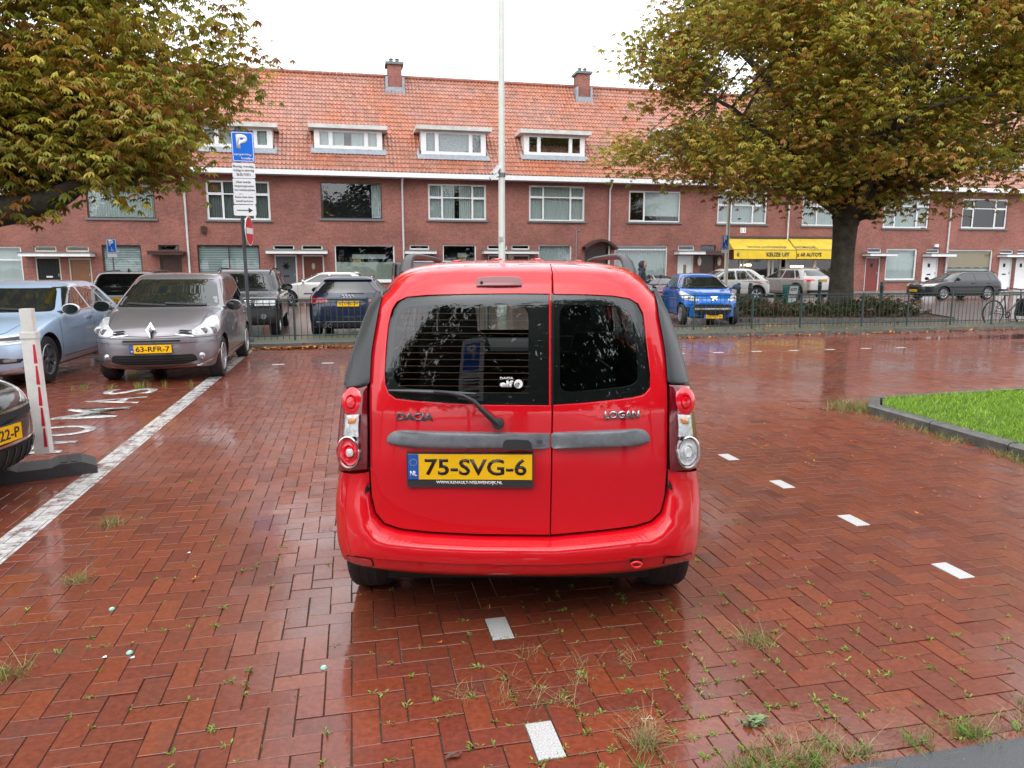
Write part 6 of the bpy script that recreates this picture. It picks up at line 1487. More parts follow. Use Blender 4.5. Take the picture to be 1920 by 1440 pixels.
hskin.panel('F', [(-.68,1.05),(.68,1.05),(.54,1.49),(-.54,1.49)], .004, 12, 16, .006).build('windscreen', M_CLEAR, car, smooth=60)
for v in 'SN':
    for poly in ([(2.26,1.05),(2.78,1.05),(2.42,1.44),(2.24,1.44)], [(1.46,1.05),(2.16,1.05),(2.14,1.44),(1.46,1.44)], [(.73,1.05),(1.36,1.05),(1.36,1.44),(.8,1.44)]): hskin.panel(v, poly, .004, 8, 10, .006).build('side_window', M_CLEAR, car, smooth=60)
    hskin.panel(v, [(.2,.40),(.33,.40),(.33,.55),(.2,.55)], -.02, 2, 2, .004)
for sd in (-1,1): MB().lathe([(.001,-.05),(.07,-.05),(.1,0),(.09,.05)], Matrix.Translation((sd*.86,2.75,1.06)) @ Matrix.Rotation(-PI/2,4,'X') @ Matrix.Diagonal((1.1,.8,1,1)), 14).build('wing_mirror', M_BLACK, car, smooth=60)
hskin.panel('F', [(.42,.66),(.76,.66),(.79,.82),(.5,.82)], .006, 8, 12).build('headlight', M_HEAD, car); hskin.panel('F', [(-.42,.66),(-.76,.66),(-.79,.82),(-.5,.82)], .006, 8, 12).build('headlight', M_HEAD, car)
hskin.panel('F', [(-.36,.66),(.36,.66),(.36,.78),(-.36,.78)], .006, 6, 12).build('grille', M_BLACK, car)
# ================================================================== trees
M_BARK = mat("chestnut_bark", (.03,.025,.02), rough=.9, col2=(.085,.072,.052), scale=5, bump=1.0, bscale=26)
def leaf_mat():
    m, nt, N, L, B = nodes_of("chestnut_leaf")
    at = N.new('ShaderNodeAttribute'); at.attribute_name = 'tone'; out = N['Material Output']
    L.new(at.outputs['Color'], B.inputs['Base Color']); B.inputs['Roughness'].default_value = .38; B.inputs['Specular IOR Level'].default_value = .45
    tl = N.new('ShaderNodeBsdfTranslucent'); L.new(at.outputs['Color'], tl.inputs[0])
    mx = N.new('ShaderNodeMixShader'); mx.inputs[0].default_value = .42; L.new(B.outputs[0], mx.inputs[1]); L.new(tl.outputs[0], mx.inputs[2]); L.new(mx.outputs[0], out.inputs[0])
    return m
M_LEAF = leaf_mat()
AUT = np.array([(.37,.36,.06),(.30,.33,.055),(.45,.41,.07),(.47,.36,.065),(.42,.23,.05),(.32,.16,.045),(.27,.31,.055),(.52,.46,.11),(.40,.38,.07)])
GRNL = np.array([(.035,.07,.018),(.05,.085,.02),(.03,.06,.02),(.06,.09,.022)])
def leaves(name, parent, centers, spread, per, size, pal_, off, leaflets=5, flat=.55, pw=None):
    """compound leaves: a fan of drooping leaflets each, scattered in clumps round the twig ends"""
    n = len(centers)*per; C = np.repeat(centers, per, 0)+rng.normal(0, 1, (n,3))*np.array([spread,spread,spread*flat])
    tone = np.repeat(rng.integers(0, len(pal_), len(centers)), per); mixr = rng.random(n) < .45; tone[mixr] = rng.integers(0, len(pal_), mixr.sum())
    col = pal_[tone]*np.array([1.,.955,.9])*rng.normal(1, .16, (n,1)).clip(.5, 1.5)
    yaw = rng.uniform(0, 2*PI, n); tilt = rng.normal(.0, .45, n); sz = size*rng.uniform(.6, 1.25, n); droop = rng.uniform(.15, .9, n)
    V = []; 
    for k in range(leaflets):
        a = yaw+(k-(leaflets-1)/2)*(2.2/leaflets*1.35); d = np.stack([np.cos(a), np.sin(a), -droop+.35*np.sin(tilt)], -1); d /= np.linalg.norm(d, axis=1)[:,None]
        p = np.stack([-np.sin(a), np.cos(a), np.sin(tilt)*.8], -1); l = (sz*(1-.13*abs(k-(leaflets-1)/2)))[:,None]; w = l*.17
        dn = np.stack([0*l[:,0], 0*l[:,0], -.28*l[:,0]], -1)
        V += [C, C+d*l*.6+p*w, C+d*l+dn, C+d*l*.6-p*w]
    V = np.stack(V, 1).reshape(-1,3)-np.array(off); q = 4*leaflets; i = (np.arange(n)*q)[:,None]
    F = np.concatenate([np.concatenate([i+4*k+np.array([0,1,2]), i+4*k+np.array([0,2,3])]) for k in range(leaflets)])
    return np_mesh(name, V, F, M_LEAF, parent, np.repeat(col, q, 0))
def bez(a, b, c, n):
    a, b, c = [np.array(q, float) for q in (a,b,c)]; t = np.linspace(0, 1, n)[:,None]; return (1-t)**2*a+2*t*(1-t)*b+t*t*c
def tree(label, base, trunk_r, fork_z, blobs, ncl, per, size, group=None, pal_=AUT, limbs=9, twigs=110, spread=.42, lean=(0,0), extra=(), dens_in=.3, clumpy=True):
    """blobs: ellipsoids (centre, radii) that make up the crown"""
    bx, by = base; t = thing('tree', label, 'tree', (bx,by,0), 0, group); off = (bx,by,0)
    pts = []
    vol = np.array([r[0]*r[1]*r[2] for c, r in blobs]); pr = vol/vol.sum()
    while len(pts) < (ncl//9 if clumpy else ncl):
        c, r = blobs[rng.choice(len(blobs), p=pr)]; d = rng.normal(0, 1, 3); d /= np.linalg.norm(d)
        rad = rng.random()**(1/3) if rng.random() < dens_in else rng.uniform(.78, 1.03)
        p = np.array(c)+d*np.array(r)*rad
        if rad > .6 and any(np.sum(((p-np.array(c2))/np.array(r2))**2) < .5 for c2, r2 in blobs if c2 is not c): continue
        pts.append(p)
    pts = np.array(pts)
    if clumpy:                                            # sprays of twigs with gaps between them
        sp = np.repeat(pts, 9, 0); pts = sp+rng.normal(0, 1, sp.shape)*np.array([.58,.58,.34])
    if len(extra): pts = np.concatenate([pts, np.array(extra)])
    fk = Vector((bx+lean[0], by+lean[1], fork_z)); T = MB()
    tp = [(bx,by,-.05),(bx,by,.12),(bx,by,.5),(bx+lean[0]*.5,by+lean[1]*.5,fork_z*.55),(fk.x,fk.y,fk.z-.2),(fk.x,fk.y,fk.z+.5)]
    tr_pts = []; 
    TT = bez(tp[2], (bx+lean[0]*.3,by+lean[1]*.3,fork_z*.6), tp[5], 9)
    tr_pts = [tp[0], tp[1]]+[tuple(q) for q in TT]; rs = [trunk_r*1.45, trunk_r*1.25]+[trunk_r*(1.08-.1*math.sin(PI*min(1,i/6))+(.12 if i > 6 else 0)) for i in range(9)]
    T.tube(tr_pts, rs, 20)
    bm_o = T.build('trunk', M_BARK, t, off, smooth=60)
    for v in bm_o.data.vertices:
        a = math.atan2(v.co.y, v.co.x); k = 1+.07*math.sin(5*a+v.co.z*.7)+.04*math.sin(11*a-v.co.z*1.3); v.co.x *= k; v.co.y *= k
    # main limbs to evenly spread crown points, twigs from limbs to clumps
    ctr = pts.mean(0); limb_paths = []; used = [pts[rng.integers(len(pts))]]
    cand = pts
    for k in range(limbs-1):
        dist = np.min(np.stack([np.linalg.norm((cand-u)*[1,1,.8], axis=1) for u in used]), 0); used.append(cand[int(dist.argmax())])
    br = MB()
    for u in used:
        s = np.array(fk)+rng.normal(0,.12,3)-[0,0,.25]; e = s+(u-s)*.86; m_ = s+(e-s)*.42+np.array([0,0,.14*np.linalg.norm(e-s)*(1 if u[2] > fork_z+1.5 else .5)])+rng.normal(0,.25,3)
        P = bez(s, m_, e, 14); P += np.cumsum(rng.normal(0,.03,(14,3)), 0); L_ = np.linalg.norm(e-s); r0 = trunk_r*(.34+.03*min(L_,8))
        br.tube([tuple(p) for p in P], [r0*(1-i/13)**.8+.02 for i in range(14)], 8); limb_paths.append((P, r0))
    allp = np.concatenate([P[3:] for P, _ in limb_paths]); allr = np.concatenate([[r*(1-i/13)**.8 for i in range(3,14)] for _, r in limb_paths])
    pick = pts[rng.permutation(len(pts))[:twigs]]
    for u in pick:
        d = np.linalg.norm(allp-u, axis=1); i = int(d.argmin()); s = allp[i]; r0 = min(allr[i]*.7, .012+.018*d[i])+.008
        m_ = (s+u)/2+rng.normal(0,.12,3)+[0,0,.15*d[i]]; P = bez(s, m_, u, 7); br.tube([tuple(p) for p in P], [r0*(1-j/6)+.007 for j in range(7)], 5, False)
    b = br.build('limbs', M_BARK, t, off, smooth=60)
    leaves('crown', t, pts, spread, per, size, pal_, off)
    return t
tb = G(1592,592); TX, TY = tb.x, tb.y+.5
# right-hand chestnut
tree('big autumn chestnut with a thick trunk standing in the low hedge at right', (TX,TY), .355, 3.3,
     [((TX-.2,TY,8.0),(5.6,5.0,4.1)),((TX-4.2,TY-.5,6.2),(3.7,3.5,2.7)),((TX+4.6,TY+.2,6.7),(4.2,3.8,2.9)),((TX+.5,TY,11.0),(4.9,4.6,2.8)),((TX-3.2,TY-.3,9.2),(3.6,3.3,2.7)),((TX+4.4,TY,9.8),(4.0,3.8,2.8)),
      ((TX-.2,TY-1.8,5.3),(3.6,2.4,1.6)),((TX+3.6,TY-1.5,5.2),(3.4,2.4,1.5))],
     2250, 32, .175, 'autumn chestnut trees', limbs=15, twigs=340, spread=.37)
# left-hand chestnut (trunk outside the picture, a heavy low limb reaches in)
lx, ly = -10.6, 18.0
lt = tree('big autumn chestnut reaching in from the left edge above the parked cars', (lx,ly), .5, 3.0,
     [((lx+.3,ly,8.2),(6.0,5.4,4.4)),((lx+4.3,ly-.2,6.7),(3.8,3.3,2.7)),((lx+4.2,ly-.4,9.6),(3.5,3.4,2.8)),((lx,ly,11.4),(5.4,5,3.0)),((lx+1.6,ly-1.2,5.2),(4.4,3.0,1.9)),((lx+3.2,ly-1.4,4.9),(2.6,2.0,1.5))],
     2250, 32, .175, 'autumn chestnut trees', limbs=15, twigs=340, spread=.37, extra=[tuple(PYP(random.uniform(-60,330), random.uniform(150,335), random.uniform(14.6,17.2))) for _ in range(230)])
hl = MB()
a = PYP(-150,392,15.6); b_ = PYP(60,385,15.3); c_ = PYP(130,358,15.1); d_ = PYP(160,322,15.3); e_ = PYP(182,270,15.7)
P = [Vector((lx,ly,2.7)), a, (a+b_)/2-Vector((0,0,.1)), b_, c_, d_, e_]; Q = []
for i in range(len(P)-1):
    p0, p1, p2, p3 = P[max(i-1,0)], P[i], P[i+1], P[min(i+2,len(P)-1)]
    for k in range(5):
        t = k/5; Q.append(.5*((2*p1)+(p2-p0)*t+(2*p0-5*p1+4*p2-p3)*t*t+(3*p1-p0-3*p2+p3)*t**3))
Q.append(P[-1]); n = len(Q)
hl.tube(Q, [.42-.385*(i/(n-1))**1.1 for i in range(n)], 12).build('low_limb', M_BARK, lt, (lx,ly,0), smooth=60)
hang = np.array([tuple(PYP(px,py,15.0)) for px,py in ((215,372),(245,382),(235,350),(20,400),(55,408),(100,395),(40,380),(120,375),(10,330),(60,340),(150,350))])
leaves('hanging_leaves', lt, hang, .13, 9, .2, AUT, (lx,ly,0))
# thin bare twig bough at the upper right
# trees behind the photographer: they show in the red car's rear window and on the wet ground
for k, (x, y, s) in enumerate(((-9,-13,1.1),(-2.6,-14,1.0),(3.4,-12,1.25),(10,-15,1.2),(-16,-15,1.2),(17,-13,1.2),(25,-16,1.2),(-24,-14,1.2))):
    tree('green street tree behind the photographer', (x,y), .22*s, 2.4, [((x,y,6.4*s),(3.7*s,3.2*s,3.4*s)),((x+1.6,y+.3,4.6*s),(2.8*s,2.4*s,2.2*s)),((x-1.8,y+.3,4.4*s),(2.8*s,2.4*s,2.2*s))],
         380, 10, .46, 'street trees behind the photographer', GRNL, limbs=6, twigs=30, spread=.7, clumpy=False)

# ---- low hedge round the chestnut, in a kerbed bed
bed = thing('planting_bed', None, None); del bed['label']; del bed['category']; kind(bed, 'structure')
M_MULCH = mat('leaf_mulch', (.06,.03,.018), rough=.95, col2=(.16,.06,.025), scale=9, bump=.8, bscale=40)
B0, B1 = G(1388,604), G(1795,603); bp_ = [(B0.x,B0.y),(B1.x,B1.y-.1),(B1.x+.9,B1.y+2.2),(B1.x-1,B1.y+4.2),(B0.x+1.6,B0.y+4.0),(B0.x+.3,B0.y+1.6)]
MB().prism(rounded(bp_, .5), -.02, .07, lambda u,v,d: (u,v,d)).build('bed_soil', M_MULCH, bed)
rb_ = rounded(bp_, .5)
for i in range(len(rb_)):
    p, q = Vector(rb_[i]), Vector(rb_[(i+1)%len(rb_)]); L_ = (q-p).length
    if L_ < .02: continue
    n = max(1, int(L_)); dd = (q-p)/n; nr = Vector((dd.y,-dd.x)).normalized()*.12
    for k in range(n):
        a, b = p+dd*k, p+dd*(k+.99); MB().prism([(a.x,a.y),(b.x,b.y),(b.x+nr.x,b.y+nr.y),(a.x+nr.x,a.y+nr.y)], -.02, .11, lambda u,v,d: (u,v,d)).build('kerb_stone', M_KERB, bed)
HEDGE = np.array([(.06,.085,.028),(.05,.07,.022),(.085,.10,.04),(.10,.085,.04),(.12,.055,.03)])
def shrub(px0, px1, label, h=.62, dy=.6):
    a, b = G(px0,602), G(px1,602); L_ = (b-a).length; t = thing('low_shrub', label, 'shrub', (a.x,a.y+.4,.05), 0, 'low evergreen shrubs in the bed'); off = (a.x,a.y+.4,.05)
    n = int(L_*150); u = rng.random(n); X = a.x+(b.x-a.x)*u; Yd = rng.random(n)*2.2; env = np.minimum(1, 4*np.minimum(u, 1-u)+.25)*(.72+.28*np.sin(u*9+px0)*np.sin(u*4.3+1)); Z = .09+rng.random(n)**.6*h*env
    C = np.stack([X, a.y+.35+Yd, Z], -1); leaves('foliage', t, C, .09, 3, .13, HEDGE, off, 4, .8)
    st_ = MB()
    for k in range(int(L_*7)):
        i = rng.integers(n); p = C[i]; st_.tube([(p[0]+rng.normal(0,.2),p[1],.05),(p[0],p[1],p[2])], .008, 4, False)
    kind(st_.build('stems', M_BARK, t, off), 'stuff')
shrub(1395, 1560, 'low evergreen shrub left of the big trunk behind the fence'); shrub(1565, 1640, 'low evergreen shrub in front of the big trunk', .5); shrub(1645, 1790, 'low evergreen shrub right of the big trunk, sloping to the kerb', .6)
# ================================================================== street furniture, person, bicycle
M_GALV = mat("galvanised_post", (.16,.17,.18), rough=.45, metal=.4, var=.15)
M_DKPOST = mat("dark_post", (.045,.05,.055), rough=.5, var=.15)
M_SIGNB = mat("sign_blue", (.0,.13,.62), rough=.5, var=.05, spec=.3)
M_SIGNW = mat("sign_white", (.74,.76,.79), rough=.4, var=.03, coat=.2)
M_SIGNR = mat("sign_red", (.58,.012,.025), rough=.35, coat=.3)
M_SIGNK = mat("sign_black", (.02,.02,.022), rough=.5)
M_GREEN = mat("fence_green", (.018,.045,.042), rough=.45, var=.2, coat=.3)
def plate_(o, u, v, w, h, m, name, parent, t=.012, r=.03, d0=0.):
    n = u.cross(v); return MB().prism(rounded([(0,0),(w,0),(w,h),(0,h)], r), d0-t, d0, lambda a,b,d: o+u*a+v*b+n*d).build(name, m, parent)
# ---- parking sign post
PY0 = 15.4
pb = PYP(469,640,PY0); sgn = thing('parking_sign_post', 'blue P permit-holder sign over three white text plates and an arrow', 'sign', (pb.x,PY0,0)); so_ = Vector((pb.x,PY0,0))
MB().tube([(0,.05,.05),(-.03,.05,4.25)], .035, 12).build('post', M_DKPOST, sgn, smooth=60)
MB().lathe([(.07,.05),(.06,.12),(.04,.14)], Matrix.Translation((0,.05,.05)), 14).build('post_foot', M_DKPOST, sgn)
u, v = Vector((1,.02,0)).normalized(), Vector((-.012,0,1)).normalized()
def LP(px, py, dy=0.): p = PYP(px, py, PY0+dy); return p-so_
def sign_panel(pxl, pyt, pxr, pyb, m, name): 
    o = LP(pxl,pyb); w = (LP(pxr,pyb)-o).x; h = LP(pxl,pyt).z-o.z; return plate_(o, u, v, w, h, m, name, sgn), o, w, h
n_ = u.cross(v)
pl, o, w, h = sign_panel(436,246,478,303, M_SIGNB, 'parking_plate')
ob_, ib_ = rounded([(.012,.012),(w-.012,.012),(w-.012,h-.012),(.012,h-.012)], .03), rounded([(.024,.024),(w-.024,.024),(w-.024,h-.024),(.024,h-.024)], .025)
k = len(ob_); MB().add([o+u*a+v*b+n_*.002 for a,b in ob_+ib_], [(i,(i+1)%k,k+(i+1)%k,k+i) for i in range(k)]).build('sign_border', M_SIGNW, pl)
lettering('P', o+u*(w*.22)+v*(h*.43)+n_*.002, u, v, w*.5, h*.48, M_SIGNW, pl, 'sign_lettering', bold=.045, depth=.001)
lettering('vergunning-', o+u*(w*.09)+v*(h*.19)+n_*.002, u, v, w*.80, h*.095, M_SIGNW, pl, 'sign_lettering', bold=.015, depth=.001)
lettering('houders', o+u*(w*.4)+v*(h*.08)+n_*.002, u, v, w*.52, h*.08, M_SIGNW, pl, 'sign_lettering', bold=.015, depth=.001)
pl, o, w, h = sign_panel(436.5,305,479,333.5, M_SIGNW, 'text_plate')
for t_, y_, x_, w_ in (('Maandag, woensdag,',.66,.04,.92),('vrijdag en zaterdag',.40,.05,.90),('06.00-19.00 h',.14,.18,.62)): lettering(t_, o+u*(w*x_)+v*(h*y_)+n_*.002, u, v, w*w_, h*.2, M_SIGNK, pl, 'sign_lettering', depth=.001, bold=.01)
pl, o, w, h = sign_panel(438,334.5,480,363, M_SIGNW, 'text_plate')
for t_, y_, x_, w_ in (('Alleen bedrijfs-',.66,.14,.68),('vergunninghouders',.40,.06,.88),('voor marktkooplieden',.14,.04,.92)): lettering(t_, o+u*(w*x_)+v*(h*y_)+n_*.002, u, v, w*w_, h*.2, M_SIGNK, pl, 'sign_lettering', depth=.001, bold=.01)
pl, o, w, h = sign_panel(438.5,364,480.5,382.5, M_SIGNW, 'text_plate')
for t_, y_, x_, w_ in (('Buiten deze tijden',.56,.08,.82),('betaald parkeren',.16,.12,.74)): lettering(t_, o+u*(w*x_)+v*(h*y_)+n_*.002, u, v, w*w_, h*.28, M_SIGNK, pl, 'sign_lettering', depth=.001, bold=.01)
pl, o, w, h = sign_panel(439,384,481,404, M_SIGNW, 'arrow_plate')
MB().prism([(.14,.46),(.66,.46),(.66,.25),(.86,.5),(.66,.75),(.66,.54),(.14,.54)], .002, .003, lambda a,b,d: o+u*(a*w)+v*(b*h)+n_*d).build('sign_arrow', M_SIGNK, pl)
# no-entry disc turned almost edge-on
ne = thing('no_entry_sign', 'round red no-entry disc turned nearly edge-on below the parking plates', 'sign', (pb.x,PY0,0))
c = LP(467.5,433); r_ = (LP(467,405)-LP(467,460)).z/2; az = R(-70); M = Matrix.Translation(c+Vector((0,.0,0))) @ Matrix.Rotation(R(82),4,'Z') @ Matrix.Rotation(PI/2,4,'X')
nd = MB().lathe([(r_,-.008),(r_,.004)], M, 40, caps=True).build('disc', M_SIGNW, ne)
MB().lathe([(.001,.006),(r_*.94,.006)], M, 40).build('red_face', M_SIGNR, nd)
MB().mbox(M @ Matrix.Translation((0,0,.008)), (r_*1.5,r_*.40,.004)).build('white_bar', M_SIGNW, nd)
MB().mbox(M @ Matrix.Translation((0,0,-.03)), (.1,.06,.05)).build('bracket', M_GALV, ne)

# ---- disabled-parking signs on posts
def wheelchair(o, u, v, s, m, parent):
    n = u.cross(v); g = MB()
    def bar(a, b, w): p, q = o+u*a[0]*s+v*a[1]*s, o+u*b[0]*s+v*b[1]*s; g.tube([p, q], w*s, 6)
    bar((.38,.72),(.40,.36),.05); bar((.40,.36),(.66,.34),.045); bar((.66,.34),(.78,.08),.045); bar((.39,.55),(.6,.53),.035)
    g.lathe([(.001,0),(.075*s,0)], Matrix.Translation(o+u*.37*s+v*.86*s+n*.004) @ Matrix.Rotation(PI/2,4,'X'), 12)
    pts = [o+u*(.45+.24*math.cos(a))*s+v*(.24+.22*math.sin(a))*s for a in np.linspace(R(110), R(370), 14)]; g.tube(pts, .03*s, 6); return g.build('wheelchair_mark', m, parent)
def p_disabled(px0, py0, px1, py1, Y, label, base_z, post, post_h=None, postm=M_GALV):
    a, b = PYP(px0,py1,Y), PYP(px1,py0,Y); w, h = b.x-a.x, b.z-a.z; o0 = Vector(((a.x+b.x)/2,Y,0)); t = thing('disabled_parking_sign', label, 'sign', tuple(o0)); o = Vector((-w/2,0,a.z)); U_, V_ = Vector((1,0,0)), Vector((0,0,1)); n = U_.cross(V_)
    p = plate_(o, U_, V_, w, h, M_SIGNB, 'parking_plate', t); hh = h
    ob2, ib2 = rounded([(.01,.01),(w-.01,.01),(w-.01,h-.01),(.01,h-.01)], .03), rounded([(.03,.03),(w-.03,.03),(w-.03,h-.03),(.03,h-.03)], .03); k = len(ob2)
    MB().add([o+U_*a_+V_*b_+n*.002 for a_,b_ in ob2+ib2], [(i,(i+1)%k,k+(i+1)%k,k+i) for i in range(k)]).build('sign_border', M_SIGNW, p)
    lettering('P', o+U_*(w*.24)+V_*(h*.5)+n*.002, U_, V_, w*.48, h*.42, M_SIGNW, p, 'sign_lettering', bold=.045, depth=.001)
    wheelchair(o+U_*(w*.28)+V_*(h*.08)+n*.006, U_, V_, h*.36, M_SIGNW, p)
    q = plate_(o-V_*.13, U_, V_, w, .12, M_SIGNW, 'number_plate', t, r=.015)
    lettering('KENTEKEN', o-V_*.1+U_*(w*.1)+n*.002, U_, V_, w*.8, .05, M_SIGNK, q, 'sign_lettering', depth=.001) if False else None
    if post: MB().tube([(0,.05,base_z),(0,.05,a.z+h+.05)], .03, 10).build('post', postm, t, smooth=60)
    return t
p_disabled(201,448,217,475, 27.0, 'blue disabled-parking sign on a thin post before the striped blind window', 0, True)
ls = p_disabled(1353,441,1367,468, 27.5, 'blue disabled-parking sign fixed to the pale lamp post by the yellow awning', 0, False)
# pale lamp post carrying it
a = PYP(1359,560,27.62); lp = thing('lamp_post', 'pale lamp post with a small head hidden in the leaves beside the yellow awning', 'lamp post', (a.x,27.62,0))
tz = PYP(1356,402,27.62).z; MB().tube([(0,0,0),(0,0,1.0),(0,0,1.05),(0,0,tz+.8)], [.11,.10,.085,.07], 14).build('pole', mat('cream_steel', (.55,.54,.46), rough=.4, var=.06), lp, smooth=40)
MB().lathe([(.07,0),(.2,.06),(.22,.12),(.1,.22),(.02,.25)], Matrix.Translation((0,0,tz+.8)), 14).build('lamp_head', M_SIGNW, lp, smooth=50)
# ---- tall mast with two cameras
MY = 24.0; a = PYP(941,500,MY); mast = thing('camera_mast', 'tall pale mast with two small security cameras rising behind the red car', 'mast', (a.x,MY,0))
MB().tube([(0,0,-.0),(0,0,1.2),(0,0,1.25),(0,0,14)], [.15,.15,.115,.075], 18).build('pole', mat('pale_mast_paint', (.52,.55,.52), rough=.4, var=.06, scale=1.5), mast, smooth=40)
cz = PYP(935,326,MY).z
for dx, dz, an in ((-.20,.10,50),(-.27,-.10,32)):
    M = Matrix.Translation((dx,-.1,cz+dz)) @ Matrix.Rotation(R(-an),4,'Y'); 
    cm = MB().mbox(M, (.30,.11,.12)).mbox(M @ Matrix.Translation((-.02,0,.068)), (.36,.13,.012)).build('security_camera', M_SIGNW, mast)
    MB().mbox(M @ Matrix.Translation((-.152,0,0)), (.008,.09,.09)).build('camera_lens', M_SIGNK, cm); MB().tube([M @ Vector((.05,0,-.06)),(-.0,-.05,cz-.05)], .018, 6).build('camera_arm', M_GALV, cm)
MB().lathe([(.12,-.06),(.13,-.06),(.13,.06),(.12,.06)], Matrix.Translation((0,0,cz-.03)), 16).build('clamp', M_GALV, mast)
z1 = PYP(941,447,MY).z; MB().box((-.14,-.13,z1-.09),(.02,-.112,z1+.05)).build('post_label', mat('grey_sticker', (.4,.42,.42)), mast)

# ---- railings
def fence(p, q, label, nb, post_at, h=.84, bar=.0065, spikes=.0):
    p, q = Vector(p), Vector(q); L_ = (q-p).length; d = (q-p)/L_; t = thing('railing', label, 'fence', tuple(p)); z0 = .0
    ang = math.atan2(d.y, d.x); t.rotation_euler = (0,0,ang)
    pm = MB().tube([(0,0,-.02),(0,0,h+.03)], .022, 8).build('post', M_GREEN, t, smooth=50); ps = pm.data; bpy.data.objects.remove(pm)
    for s in post_at: o = link('post', ps, t); o.location = (s,0,0)
    for z, r in ((h,.011),(h-.075,.008),(.10,.011)): MB().tube([(0,0,z),(L_,0,z)], r, 6).build('rail', M_GREEN, t, smooth=50)
    bmx = MB().tube([(0,0,.02),(0,0,h)], bar, 6, False).build('bar', M_GREEN, t, smooth=60); bs = bmx.data; bpy.data.objects.remove(bmx)
    for k in range(nb):
        x = (k+.5)*L_/nb
        if any(abs(x-s) < .03 for s in post_at): continue
        o = link('bar', bs, t); o.location = (x,0,0)
    return t
zf = .094
l0, l1 = G(470,640,zf), G(690,638,zf); l0.y = l1.y = kerb_y(0)+.62; fence((l0.x-.03,l0.y,zf), (3.0,l0.y+.1,zf), 'dark green bar railing between the sign post and the red car', 42, [.9,2.4,3.9,5.0])
r0 = G(1306,620,zf); px_ = [1306,1412,1517,1613,1705,1795,1880]; Xs = [G(p,y,zf).x for p, y in zip(px_, (620,617,617,612,611,610,609))]; x0 = 5.2; y0_ = G(1412,617,zf).y
fence((x0,y0_,zf), (19.5,y0_+.2,zf), 'long dark green bar railing on the kerb in front of the hedge and bicycle', 118, [.1,1.5]+[x-x0 for x in Xs]+[13.9], h=.83)
# ---- bollards and pavement board
def bollard(px, py, label):
    a = G(px,py); t = thing('bollard', label, 'bollard', (a.x,a.y,0), 0, 'dark green bollards on the far kerb')
    MB().lathe([(.10,0),(.09,.05),(.075,.08),(.075,.72),(.09,.75),(.09,.80),(.07,.84),(.085,.90),(.06,.97),(.001,.99)], None, 16).build('shaft', M_GREEN, t, smooth=50); MB().lathe([(.0765,.60),(.078,.61),(.078,.68),(.0765,.69)], None, 16).build('band', M_SIGNK, t)
bollard(1405,578,'dark bollard before the white crossover wheel'); bollard(1535,571,'dark bollard below the tail of the champagne off-roader'); bollard(1651,571,'dark bollard between the big trunk and the red door')
bollard(1383,578,'dark bollard hidden partly by the bright blue car')
a = G(1481,572); ab = thing('pavement_board', 'green and white A-board standing behind the railing', 'sign', (a.x,a.y,0)); bw, bh = .50, .86
for sgn_, nm in ((-1,'board'),(1,'rear_board')):
    M = Matrix.Translation((0,sgn_*.16,bh/2)) @ Matrix.Rotation(R(-9*sgn_),4,'X'); bd_ = MB().mbox(M, (bw,.03,bh)).build(nm, mat('board_green', (.02,.16,.12), rough=.4), ab)
    if sgn_ < 0:
        f = MB().mbox(M @ Matrix.Translation((0,-.018,.03)), (bw*.78,.006,bh*.8)).build('board_face', M_SIGNW, bd_); e = M @ Vector((-bw*.3,-.022,.18)); e2 = M @ Vector((-bw*.33,-.022,-.12)); V_ = (M @ Vector((0,0,1))-M @ Vector((0,0,0)))
        lettering("AUTO'S", e, (1,0,0), V_, bw*.6, .13, M_SIGNK, bd_, 'board_lettering', bold=.03); lettering('TE KOOP', e2, (1,0,0), V_, bw*.66, .13, M_SIGNK, bd_, 'board_lettering', bold=.03)

# ---- leaning beacon in its rubber foot
a = G(90,868); bc = thing('beacon_post', 'leaning white and red beacon post in a black rubber foot by the white line', 'beacon', (a.x-.0,a.y-.05,0))
top = PYP(55,578,a.y)-Vector((a.x,a.y,0)); top = Vector((top.x,0,top.z)); n = 7
M_BW = mat('beacon_white', (.68,.67,.62), rough=.45, col2=(.8,.8,.78), scale=6); M_BR = mat('beacon_red', (.55,.02,.04), rough=.35)
def on(t, w): return Vector((top.x*t, 0, .1+(top.z-.1)*t))
ax = (top-Vector((0,0,.1))).normalized(); sd_ = Vector((ax.z,0,-ax.x))
def slat(t0, t1, w0, w1, th, m, name, parent, off=0, x0=-1, x1=1):
    p0, p1 = on(t0,0), on(t1,0); vs = []
    for p, w in ((p0,w0),(p1,w1)):
        for s in (x0, x1):
            for y in (-th/2, th/2): vs.append(p+sd_*(s*w)+Vector((0,y+off,0)))
    return MB().add(vs, [(0,1,3,2),(4,6,7,5),(0,4,5,1),(2,3,7,6),(0,2,6,4),(1,5,7,3)]).build(name, m, parent)
bm_ = slat(0,.80,.056,.050,.085,M_BW,'beacon_body',bc); slat(.80,.84,.057,.057,.095,M_BW,'beacon_collar',bc); slat(.84,1.0,.042,.042,.075,M_BW,'beacon_cap',bc)
for k in range(5):
    t0 = .05+.145*k; p0, p1 = on(t0,0), on(t0+.13,0); w = .049
    MB().add([p0+sd_*w*.45+Vector((0,-.0445,0)), p0+sd_*w*.98+Vector((0,-.0445,0)), p1+sd_*w*.9+Vector((0,-.0445,0)), p1+sd_*w*.6+Vector((0,-.0445,0))], [(0,1,2,3)]).build('red_stripe', M_BR, bm_)
ft = MB(); q0, q1 = G(182,878), G(-40,906); dv = (q1-q0).normalized(); pv = Vector((-dv.y, dv.x, 0)); o_ = q0-Vector((a.x,a.y-.05,0)); Lf = .86
prf = [(0,0),(0,.06),(.10,.105),(.26,.105),(.30,.085),(.52,.085),(.56,.105),(.76,.105),(.86,.06),(.86,0)]
ft.prism(prf, -.16, .16, lambda u,w,d: o_+dv*u+pv*d+Vector((0,0,w)))
